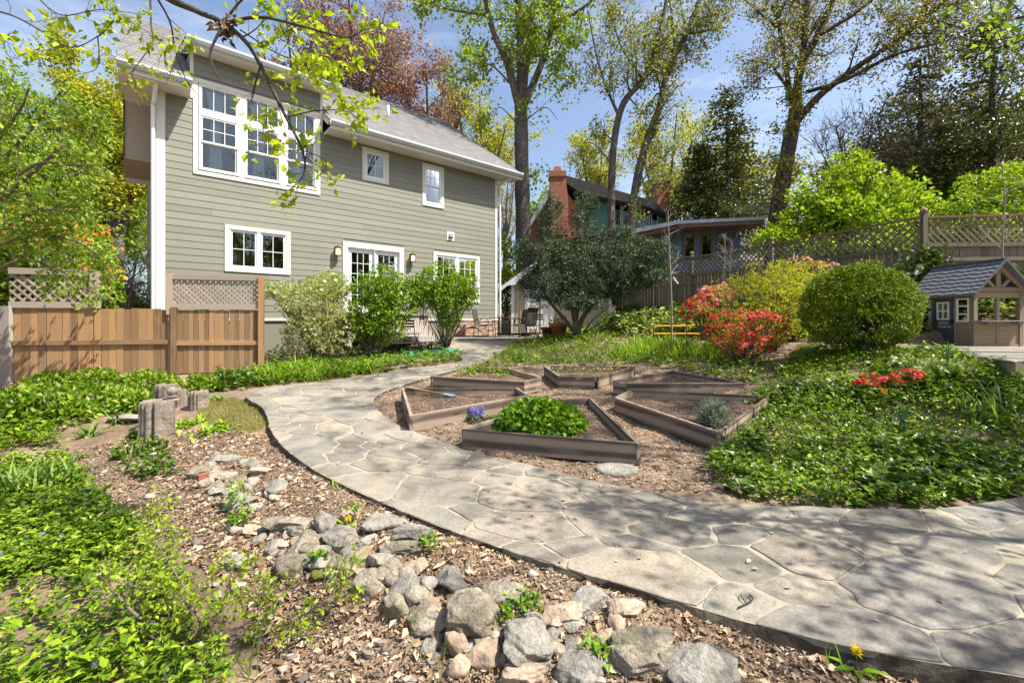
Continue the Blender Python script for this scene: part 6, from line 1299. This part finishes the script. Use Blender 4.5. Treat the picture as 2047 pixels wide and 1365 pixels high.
for x, y0, y1, w_, Z, lf, lab in ((1900, 560, 130, 330, 22, 'bronzeevergreen', 'broad bronze-leaved tree filling the right skyline'), (1790, 560, 230, 220, 24, 'darkevergreen', 'dark tree behind the bright green small tree'), (2070, 560, 150, 300, 19, 'darkevergreen', 'dark spreading tree cut by the right edge'), (1430, 560, 260, 200, 27, 'oak', 'olive tree behind the dark conical evergreen')):
    bigtree('skyline_tree', lab, x, y0, y1, w_, Z, lf, 70, 10, .16, group='trees on the right skyline')
# ------------------------------------------------------------------ low plants
def cover(name, label, poly, n, leaf, lsize, hgt, tpl=LEAF, clump=None, up=1.0, mound=.12, flowers=None, wpoly=None, sink=.0, wide=1.0):
    q = pts_in(poly, n, wpoly, clump); h = mound * (vnoise(q[:, 0], q[:, 1], 2.3, 9) + .6 * vnoise(q[:, 0], q[:, 1], 6, 5)); z = gz(q[:, 0], q[:, 1]) + .01 + (h + hgt * .25) * RG.uniform(.15, 1, len(q)) ** .6 + RG.uniform(0, hgt * .6, len(q))
    per = 7; i = np.arange(len(q)) % per == 0; cq = np.repeat(np.c_[q, z][i], per, 0); m = len(cq); a = RG.uniform(0, 6.283, m); e = RG.uniform(-.25, .95, m); D = nrm(np.c_[np.cos(a), np.sin(a), e]); N = nrm(np.c_[-np.cos(a) * e, -np.sin(a) * e, np.ones(m)] + RG.normal(0, .3, (m, 3)))
    P = cq + D * (lsize * .12) + np.c_[RG.normal(0, lsize * .25, (m, 2)), RG.uniform(-1.6, .6, m) * lsize]; X, Y, Z = frames(N, D); s = lsize * 1.12 * np.repeat(RG.uniform(.7, 1.2, m // per + 1), per)[:m] * RG.uniform(.45, 1.3, m); v, f = scatter(tpl[0], tpl[1], P, X, Y, Z, np.stack([s * wide, s, s], 1)); o = mk(name, v, f, L[leaf], kind='stuff', label=label)
    if flowers:
        fm, nf, fs = flowers; i = RG.choice(len(q), nf, replace=False); X, Y, Z = frames(rnd_dirs(nf, .0), nrm(rnd_dirs(nf, 1.5) + (0, -.6, 0))); v, f = scatter(STAR[0], STAR[1], np.c_[q[i], z[i] + .05], X, Z, Y, np.full(nf, fs)); mk(fm + 's', v, f, L[fm], kind='stuff', label='scattered ' + fm.replace('flower', '') + ' flowers among the ' + name.replace('_', ' '))
    return o
notbed = lambda x, y: 1.0 - np.max([inpoly(x, y, P_) for P_ in BEDP], axis=0)
offall = lambda x, y: offpath(x, y) * notbed(x, y)
cover('periwinkle', 'glossy periwinkle carpet sloping down to the path on the right', [(1440, 985), (1500, 1003), (1620, 1014), (1850, 1018), (2047, 992), (2090, 900), (2090, 765), (1960, 724), (1880, 705), (1700, 705), (1600, 695), (1560, 745), (1505, 792), (1540, 800), (1450, 872), (1415, 930), (1425, 960)], 40000, 'vinca', .052, .10, clump=lambda x, y: notbed(x, y) * np.clip(.38 + 1.2 * (vnoise(x, y, 1.6, 7) - .12) * (.4 + vnoise(x, y, 6, 8)), 0, 1), mound=.07, flowers=('blueflower', 70, .022))
cover('ivy_patches', 'dark ivy leaves mixed through the right-hand periwinkle', [(1440, 985), (1620, 1016), (1850, 1022), (2047, 995), (2047, 800), (1700, 720), (1500, 800), (1420, 930)], 5000, 'ivy', .07, .10, IVY, clump=lambda x, y: (vnoise(x, y, 1.2, 3) > .52).astype(float), mound=.08, flowers=None)
cover('periwinkle_left', 'glossy periwinkle carpet in the left foreground', [(-60, 845), (100, 858), (125, 900), (150, 960), (235, 1040), (300, 1095), (345, 1150), (385, 1230), (420, 1310), (470, 1380), (480, 1430), (-60, 1420)], 23000, 'vinca', .05, .15, mound=.07, clump=lambda x, y: np.clip(1.7 * (vnoise(x, y, 1.7, 12) - .15) * (.4 + vnoise(x, y, 7, 3)), 0.03, 1), flowers=('blueflower', 26, .022))
cover('under_shrub_ivy', 'ivy and low groundcover beneath the shrubs beside the path', [(430, 778), (600, 768), (700, 755), (940, 724), (960, 700), (900, 686), (700, 690), (560, 705), (430, 752)], 9000, 'ivy', .075, .1, IVY, mound=.1, clump=offpath)
cover('under_shrub_green', 'bright low foliage edging the path in front of the shrubs', [(430, 778), (600, 768), (700, 755), (940, 724), (930, 715), (700, 735), (560, 745), (430, 762)], 4500, 'mint', .06, .2, LEAF, mound=.16, clump=offpath)
cover('mid_groundcover', 'mixed green groundcover behind the ring of raised beds', [(960, 735), (1010, 690), (1080, 676), (1230, 672), (1400, 660), (1480, 690), (1560, 740), (1500, 770), (1345, 738), (1270, 728), (1090, 728)], 21000, 'vinca', .065, .10, mound=.07, clump=lambda x, y: offall(x, y) * (.4 + .8 * vnoise(x, y, 1.4, 2)))
cover('bank_ivy', 'ivy climbing the bank below the lattice fence', None, 13000, 'ivy', .11, .2, IVY, mound=.35, wpoly=[(3.2, 13.4), (4.6, 13.0), (6.3, 11.2), (7.4, 9.2), (9.4, 9.1), (13.2, 9.2), (13.2, 9.65), (9.2, 9.9), (7.7, 13.2), (6.4, 16.0), (4.6, 19.2), (3.3, 17.5)])
cover('bank_pale_ivy', 'pale sunlit leaves on the bank behind the playhouse', None, 5000, 'variegated', .09, .2, IVY, mound=.4, wpoly=[(3.2, 13.0), (5, 12.5), (7.6, 9.3), (9.4, 9.1), (13.2, 9.2), (13.2, 9.55), (9.2, 9.8), (7.6, 12.6), (5.6, 16.0), (3.3, 16)])
cover('yew_ivy', 'ivy and weeds around the foot of the yew', [(1080, 690), (1240, 680), (1290, 655), (1180, 648), (1110, 660)], 3800, 'vinca', .08, .1, LEAF, mound=.1)
cover('stump_ivy', 'ivy spilling over the soil beside the split stump', [(215, 930), (290, 962), (360, 945), (335, 895), (300, 868), (262, 862), (235, 895)], 1500, 'ivy', .045, .05, IVY, mound=.04)
cover('wall_fern', 'small ferny weeds growing between the border stones', [(455, 1045), (490, 1060), (500, 1030), (480, 990), (455, 1000)], 180, 'mint', .04, .1, LEAF)
for k, (x, y) in enumerate([(478, 1052), (1060, 1225), (1020, 1240), (705, 1038), (640, 1135), (1195, 1325), (860, 1100)]):
    b = G3(x, y); n = 46; P = b + np.c_[RG.normal(0, .035, (n, 2)), RG.uniform(.03, .11, n)]; v, f = leafset(P, .032, IVY, .9); mk('leaves', v, f, L['mint'], thing('weed_plant', label=['small green weed by the mossy rock at the bend', 'green ivy sprig between the two big front rocks', 'second ivy sprig just left of the front rocks', 'leaf rosette of the dandelion beside the oval stone', 'mossy tuft under the curved rock', 'tiny sprig beside the rounded front boulder', 'wisp of green on the long flat border stone'][k], cat='weed', loc=b, group='weeds among the border stones'))
def moss(x, y, wd, lab):
    b = G3(x, y); r = wd * b[1] / F / 2; V = rockshape(IC3, 0, .08) * (r, r, r * .55) + b + (0, 0, r * .25); mk('moss', V, IF3, mottled('moss_' + str(x), [(.06, .08, .01), (.16, .19, .02), (.27, .29, .04)], 14, 1, 90, 1, .03), smooth=True, label=lab, cat='moss')
moss(640, 1150, 36, 'round cushion of moss among the border stones'); moss(625, 1205, 30, 'low moss patch in the litter below the stones')
# lawn patch of fine moss grass
q = pts_in([(400, 810), (470, 795), (520, 815), (538, 850), (500, 868), (440, 850), (390, 840)], 8000, clump=offpath); n = len(q); t = blade_tpl(.7, 2); N = rnd_dirs(n); X = nrm(np.c_[RG.normal(size=(n, 2)), np.zeros(n)]); Z = nrm(np.c_[RG.normal(0, .35, (n, 2)), np.ones(n)]); Y = np.cross(Z, X)
s = RG.uniform(.025, .06, n); v, f = scatter(t[0], t[1], np.c_[q, gz(q[:, 0], q[:, 1])], X, Y, Z, np.c_[s * .08, s, s]); mk('moss_lawn', v, f, L['moss'], kind='stuff', label='small patch of fine mossy grass beside the path bend')
def blades(b, n, hgt, wd, r, leaf, bends=(0, 1, 2), arch=.5, th=None, name='blades', jit=.35):
    parts = []
    for k in bends:
        m = max(1, n // len(bends)); a = RG.uniform(0, 2 * math.pi, m); p = np.array(b) + np.c_[RG.normal(0, r, (m, 2)), np.zeros(m)]; p[:, 2] = gz(p[:, 0], p[:, 1]) - .01 if len(np.shape(b)) == 1 else p[:, 2]
        lean = RG.uniform(.02, arch, m); Yh = np.c_[np.cos(a), np.sin(a), np.zeros(m)]; Z = nrm(np.c_[Yh[:, :2] * lean[:, None], np.ones(m)]); X = nrm(np.cross(Yh, Z)); Y = np.cross(Z, X); s = hgt * RG.uniform(1 - jit, 1.1, m); parts.append(scatter(BLADES[k][0], BLADES[k][1], p, X, Y, Z, np.c_[1.9 * wd * RG.uniform(.7, 1.2, m), s, s]))
    v, f = join([(v, f) for v, f in parts]); th = thing(name, None, None, b); mk('leaves', v, f, L[leaf], th); return th
def clump(name, label, x, y, n, hgt, wd, r, leaf, bends=(0, 1, 2), arch=.5, cat='plant', group=None):
    b = G3(x, y); o = blades(b, n, hgt, wd, r, leaf, bends, arch, None, name); return tag(o, label, cat, group)
clump('iris_clump', 'large strap-leaved iris clump at the left edge', 45, 995, 110, .46, .018, .17, 'irisblade', (1, 2), .8)
clump('iris_clump', 'second strap-leaved clump leaning right beside the left-edge iris', 112, 978, 60, .40, .016, .10, 'irisblade', (1, 2), .9)
clump('strap_plant', 'rosette of arching strap leaves left of the split stump', 180, 872, 26, .30, .016, .04, 'irisblade', (2, 3), .9); clump('strap_plant', 'small spiky rosette alone on the bare soil', 163, 917, 22, .17, .010, .025, 'irisblade', (2, 3), 1.1)
clump('strap_plant', 'strap-leaved rosette between the two rows by the flat rock', 232, 845, 26, .30, .014, .05, 'irisblade', (1, 3), .9); clump('strap_plant', 'dark strap-leaved tuft beside the short stump', 430, 800, 24, .26, .012, .05, 'irisblade', (2, 3), .8)
clump('bulb_leaves', 'upright grey-green bulb leaves beside the rock border top', 270, 915, 12, .26, .009, .03, 'irisblade', (0, 1), .3)
clump('wide_leaf_plant', 'broad-leaved hosta tuft right of the split stump', 430, 862, 70, .22, .022, .12, 'grass', (2, 3), .9); clump('wide_leaf_plant', 'broad-leaved tuft between the split stump and mossy grass', 378, 850, 60, .22, .020, .10, 'grass', (2, 3), .9)
clump('iris_clump', 'tall sword-leaved iris clump in the periwinkle near the right edge', 1985, 838, 80, .42, .012, .14, 'irisblade', (0, 1), .45); clump('iris_clump', 'shadowed iris leaves below the dark upright leaf', 1870, 770, 50, .36, .011, .14, 'irisblade', (0, 1), .4)
clump('iris_clump', 'thin bladed clump behind the small red azaleas', 1840, 768, 40, .34, .010, .12, 'irisblade', (0, 1), .4)
clump('grass_clump', 'blue-green daffodil leaf clump at the head of the path', 1040, 724, 90, .42, .010, .12, 'irisblade', (0, 1), .45); clump('grass_clump', 'variegated grass mound behind the back raised bed', 1110, 720, 300, .32, .008, .32, 'liriope', (1, 2, 3), .8); clump('grass_clump', 'second variegated grass mound right of the daffodil leaves', 1180, 716, 300, .32, .008, .32, 'liriope', (1, 2, 3), .8)
DLG = 'daylilies beside the path'; ORD = 'first second third fourth fifth sixth seventh eighth ninth tenth eleventh twelfth'.split()
for k, (x, y) in enumerate([(520, 755), (548, 764), (575, 758), (600, 752), (625, 760), (650, 750), (675, 752), (700, 742), (560, 745), (590, 740), (735, 746), (620, 738)]):
    o = clump('daylily', '', x, y, 60, .42, .013, .14, 'grass', (1, 2, 3), .7); o['label'] = ORD[int(np.argsort(np.argsort([520, 548, 575, 600, 625, 650, 675, 700, 560, 590, 735, 620]))[k])] + ' arching daylily clump from the board fence, beside the path'; o['category'] = 'plant'; o['group'] = DLG
for k, (x, y) in enumerate([(1245, 716), (1275, 708), (1305, 716), (1330, 706), (1360, 716), (1395, 712), (1290, 697), (1320, 695), (1350, 696), (1420, 720), (1265, 698)]):
    o = clump('daylily', '', x, y, 64, .46, .013, .17, 'grass', (0, 1, 2), .55); o['label'] = ORD[int(np.argsort(np.argsort([1245, 1275, 1305, 1330, 1360, 1395, 1290, 1320, 1350, 1420, 1265]))[k])] + ' bright daylily clump from the yew, behind the raised beds'; o['category'] = 'plant'; o['group'] = 'daylilies behind the raised beds'
for k, (x, y, lab) in enumerate([(930, 752, 'low leafy tuft in the back left raised bed'), (960, 746, 'taller leafy tuft in the middle of the back left raised bed'), (1000, 752, 'small grey tuft at the right of the back left raised bed')]):
    p = hit(x, y, bedz); b = np.array([*p, float(bedz(*p))]); n = 150; P = b + np.c_[RG.normal(0, .14, (n, 2)), RG.uniform(.02, .2, n)]; v, f = leafset(P, .05, LEAF, .6); mk('leaves', v, f, L['spring'], thing('bed_plant', lab, 'plant', b, 'young plants in the back left bed'))
# hellebore mounds by the fence
def mound(lab, x, y, wpx, hpx, n=900, leaf='hellebore', ls=.10, name='hellebore'):
    b = G3(x, y); k = b[1] / F; r = wpx * k / 2; h = hpx * k; d = rnd_dirs(n, .5); d[:, 2] = np.abs(d[:, 2]); P = b + d * np.array([r, r * .8, h]) * (1 - np.abs(RG.normal(0, .2, n)))[:, None]; v, f = leafset(P, ls, LEAF, .9, d, -.1); mk('leaves', v, f, L[leaf], thing(name, lab, 'plant', b, 'leafy mounds along the left fence'))
for a in [('broad leafy hellebore mound nearest the left edge', 40, 850, 150, 70, 1500, 'vinca'), ('leafy hellebore mound with pale seed heads left of centre', 115, 845, 130, 70), ('hellebore mound under the left fence rail', 110, 790, 130, 44), ('hellebore mound under the middle of the board fence', 190, 785, 110, 46), ('hellebore mound left of the broad grey stump', 290, 785, 130, 42), ('loose hellebore mound in front of the middle fence boards', 215, 815, 120, 40), ('low hellebore mound beside the flat dark rock', 270, 820, 90, 34), ('small leafy mound behind the thin round post', 400, 780, 90, 26), ('leafy mound at the foot of the lattice panel', 470, 770, 110, 26, 700, 'ivy')]: mound(*a)
# mint, lavender, ajuga, pansies
P = BEDP[0]; c = np.array([*hit(1082, 868, bedz)]); n = 2400; d = rnd_dirs(n, .4); d[:, 2] = np.abs(d[:, 2]); Q = np.array([c[0], c[1] + .28, float(bedz(*c))]) + d * np.array([.56, .50, .34]) * (1 - np.abs(RG.normal(0, .22, n)))[:, None]; v, f = leafset(Q, .075, LEAF, 1.0, d, .1, 1.3); mk('mint_plant', v, f, L['mint'], label='bushy bright green mint filling the nearest raised bed', cat='plant')
p = hit(1425, 850, bedz); b = np.array([*p, float(bedz(*p))]); o = thing('lavender', 'grey-green lavender bush in the right raised bed', 'plant', b); n = 240; d = rnd_dirs(n, .9); d[:, 2] = np.abs(d[:, 2]) + .1; parts = []; LP = []
for i in range(n): e = b + d[i] * np.array([.24, .22, .30]) * RG.uniform(.7, 1.1); parts.append(tube(np.array([b + RG.normal(0, .03, 3) * (1, 1, 0), (b + e) / 2 + (0, 0, .02), e]), [.003, .0025, .0015], 3)); u = RG.uniform(.3, 1, 22)[:, None]; LP.append(b * (1 - u) + e * u + RG.normal(0, .008, (22, 3)))
V, FA = join([(v, [f]) for v, f in parts]); mk('stems', V, FA, L['lavender'], o); v, f = leafset(np.concatenate(LP), .035, KITE, .2, None, -.8, .4); mk('foliage', v, f, L['lavender'], o)
p = hit(955, 842, pathz); b = np.array([*p, float(slope(p[1]))]); o = thing('bugleweed', 'small clump of purple-spiked bugleweed between two raised beds', 'plant', b)
v, f = leafset(b + np.c_[RG.normal(0, .08, (120, 2)), RG.uniform(.01, .08, 120)], .05, LEAF, 1); mk('foliage', v, f, L['ivy'], o)
Q = np.concatenate([b + np.r_[RG.normal(0, .07, 2), 0] + np.c_[RG.normal(0, .008, (26, 2)), np.linspace(.05, .19, 26)] for _ in range(11)]); v, f = leafset(Q, .022, STAR, .3); mk('blossoms', v, f, L['blueflower'], o)
q = np.vstack([pts_in(None, 260, wpoly=BEDP[3]), ]); q = q[q[:, 1] > np.median(q[:, 1])]; v, f = leafset(np.c_[q, bedz(q[:, 0], q[:, 1]) + RG.uniform(.01, .1, len(q))], .05, LEAF, 1); o = mk('pansy', v, f, L['mint'], label='low green pansies with yellow blooms in the back raised bed', cat='plant')
i = RG.choice(len(q), 26); X, Y, Z = frames(rnd_dirs(26), nrm(rnd_dirs(26, .8) + (0, -.9, 0))); v, f = scatter(STAR[0], STAR[1], np.c_[q[i], bedz(q[i, 0], q[i, 1]) + .11], X, Z, Y, np.full(26, .03)); mk('blossoms', v, f, L['yellowflower'], o)
# tulips and the dark upright leaf
def leafblade(m, b, d, L_, wd, curl=.3):
    d = np.array(d, float); s = nrm(np.cross(d, (0, 0, 1)) if abs(nrm(d)[2]) < .98 else np.array([1., 0, 0])); n = 6; V = []
    for i in range(n + 1): t = i / n; c = np.array(b) + nrm(d) * L_ * t + np.array([d[0], d[1], -abs(1)]) * curl * L_ * t * t * .4; k = wd * math.sin(math.pi * min(1, .12 + t * .86)) ; V += [c - s * k + (0, 0, .25 * k), c, c + s * k + (0, 0, .25 * k)]
    m.add(V, [[i * 3 + k, i * 3 + k + 1, i * 3 + k + 4, i * 3 + k + 3] for i in range(n) for k in (0, 1)])
TLEAF = leafmat('tulip_leafblade', [(.06, .15, .06), (.08, .18, .07)], trans=.25)
def tulip(lab, x, ybase, ytop, leaves, fm='orangeflower', size=.05):
    b = G3(x, ybase); h = (ybase - ytop) * b[1] / F; o = thing('tulip', lab, 'flower', b); t = b + (.0, 0, h); MB().tube(np.array([b, (b + t) / 2 + (.01, 0, 0), t]), .005, 6).mk('stem', TLEAF, o, True)
    m = MB()
    for dx, dy, dz, L_, wd in leaves: leafblade(m, b, (dx, dy, dz), L_, wd)
    m.mk('leaf', TLEAF, o, True)
    if fm:
        for k in range(6):
            a = k * math.pi / 3; r = size * (.55 if k % 2 else .6); V = []
            for t_, q in ((0, .12), (.3, .8), (.65, 1.0), (1, .75)):
                for w_ in (-.5, 0, .5): an = a + w_ * (.95 if t_ < .9 else .25); V.append(t + np.array([r * q * math.cos(an), r * q * math.sin(an), size * 1.15 * t_]))
            mk('petal', V, [[i * 3 + j, i * 3 + j + 1, i * 3 + j + 4, i * 3 + j + 3] for i in range(3) for j in (0, 1)], L[fm], o, True)
tulip('orange-yellow tulip standing in the periwinkle below the red azaleas', 1768, 850, 787, [(.5, -.3, 1, .30, .035), (.8, .2, .8, .26, .035), (-.5, -.4, .5, .2, .03), (.3, -.7, .3, .2, .04)], size=.055)
tulip('broad blue-green tulip leaf arching right of the orange tulip', 1800, 862, 800, [(.25, 0, 1, .34, .045), (.5, -.3, .6, .24, .04), (-.3, -.5, .4, .18, .035)], None)
tulip('dark upright iris leaf in front of the playhouse door', 1893, 745, 690, [(.03, 0, 1, .50, .028), (.45, 0, .7, .34, .025), (.75, -.2, .5, .30, .022), (-.2, -.1, .9, .22, .02)], None)
def dandelion(lab, x, y, ytop):
    b = G3(x, y); h = (y - ytop) * b[1] / F; o = thing('dandelion', lab, 'flower', b, 'yellow dandelions'); t = b + (0, 0, h); MB().tube(np.array([b, t]), .003, 5).mk('stem', TLEAF, o); m = MB()
    for k in range(9): a = k * .7; leafblade(m, b, (math.cos(a), math.sin(a), .45), RG.uniform(.09, .15), .016)
    m.mk('leaf', L['mint'], o, True); n = 60; d = rnd_dirs(n, .8); v, f = leafset(np.tile(t, (n, 1)), .028, KITE, .3, d * 3, 0, .5); mk('bloom', v, f, L['yellowflower'], o)
dandelion('yellow dandelion by the oval grey stone at the top of the rocks', 696, 1052, 1038); dandelion('yellow dandelion in the lower right beside the slab edge', 1712, 1338, 1303); dandelion('tiny yellow dandelion on the bare soil at left', 161, 940, 935)
# twiggy shrub in the foreground
b = G3(430, 1350); tw_ = lambda x, y, Z: px(x, y, Z)
tree('twiggy_shrub', 'low twiggy shrub with small lime leaves at the bottom left', 'shrub', [([b, tw_(390, 1300, 2.45), tw_(360, 1265, 2.5), tw_(280, 1235, 2.5), tw_(200, 1150, 2.55)], .018, .005, 1), ([tw_(390, 1300, 2.45), tw_(400, 1240, 2.45), tw_(350, 1190, 2.5), tw_(260, 1170, 2.6)], .011, .003, 1.2), ([b, tw_(480, 1330, 2.4), tw_(540, 1318, 2.4), tw_(590, 1320, 2.4)], .012, .004, 1.3), ([tw_(360, 1265, 2.5), tw_(380, 1200, 2.5), tw_(330, 1110, 2.6), tw_(325, 1060, 2.7), tw_(312, 1000, 2.75)], .006, .002, .6), ([tw_(540, 1318, 2.4), tw_(620, 1220, 2.5), tw_(700, 1150, 2.55)], .005, .0015, .8), ([b, tw_(430, 1260, 2.4), tw_(450, 1190, 2.45), tw_(470, 1120, 2.5)], .006, .002, 1.2), ([tw_(420, 1290, 2.4), tw_(500, 1240, 2.4), tw_(540, 1190, 2.45)], .006, .002, 1.3)],
    'lime', bark=TWIG, nsub=110, sublen=.2, ntw=3, twlen=.08, nleaf=5, lsize=.032, spread=.016, start=.2, up=.3, tpl=LEAF, twr=.0014, wide=1.1)
b = G3(415, 1215); mk('twig_litter', *join([(v, [f]) for v, f in [tube(np.c_[q_ + np.linspace(0, 1, 4)[:, None] * d_, gz(*(q_ + np.linspace(0, 1, 4)[:, None] * d_).T) + .02], .003, 4) for q_, d_ in zip(pts_in(LITTER, 110, clump=offpath), nrm(RG.normal(size=(110, 2))) * RG.uniform(.1, .45, (110, 1)))]]), TWIG, kind='stuff', label='fallen twigs lying over the leaf litter')
for x, y, hh, lab in ((508, 1365, 170, 'tall thin green grass stalk in the bottom foreground'), (862, 1365, 160, 'fine grass stalks in front of the rock border')): o = clump('grass_stalks', lab, x, y - 12, 6, hh * 2.2 / F, .004, .03, 'irisblade', (0, 1), .25)
clump('grass_tuft', 'blades of grass at the near slab edge', 1690, 1350, 5, .17, .004, .03, 'grass', (0, 1), .2); clump('grass_tuft', 'short grass tuft growing at the left slab edge', 675, 975, 10, .12, .006, .03, 'grass', (0, 1), .4); clump('grass_tuft', 'small weed growing through a joint of the path', 1240, 1150, 24, .06, .005, .03, 'grass', (1, 2, 3), 1.2)
p = hit(1492, 1212, pathz); b = np.array([*p, float(slope(p[1])) + .015]); mk('fallen_twig', *(lambda m: (np.concatenate(m.V), m.F))(MB().tube(spline([b + (-.06, -.03, 0), b, b + (.05, .03, .005), b + (.06, .08, 0)], 3), .004, 5).tube(spline([b, b + (.0, .05, .01), b + (.01, .08, .0)], 3), .003, 5)), BARKD, label='small forked twig lying on the near flagstones', cat='twig')
n = 2600; t = RG.uniform(0, 1, n); k = RG.choice(4, n, p=[.35, .25, .2, .2]); a = np.array([(9.25, 10.0), (10.4, 9.92), (11.3, 9.86), (8.6, 11.4)])[k]; P = np.c_[a + RG.normal(0, .28, (n, 2)) * (1, .02), 0 * t]; P[:, 1] = np.where(k == 3, 10.0 + (9.25 - P[:, 0]) * 2.2, 10.0 - (P[:, 0] - 9.25) * .072) - .07 + RG.normal(0, .03, n); P[:, 0] -= np.where(k == 3, .08, 0); P[:, 2] = 1.75 + RG.beta(1.3, 1.6, n) * np.array([1.45, .9, 1.0, 1.0])[k]
v, f = leafset(P, .085, IVY, .1, np.tile([-.2, -1., .2], (n, 1)), .4); mk('ivy', v, f, L['ivy'], kind='stuff', label='ivy climbing the boards and corner post of the garden fence')
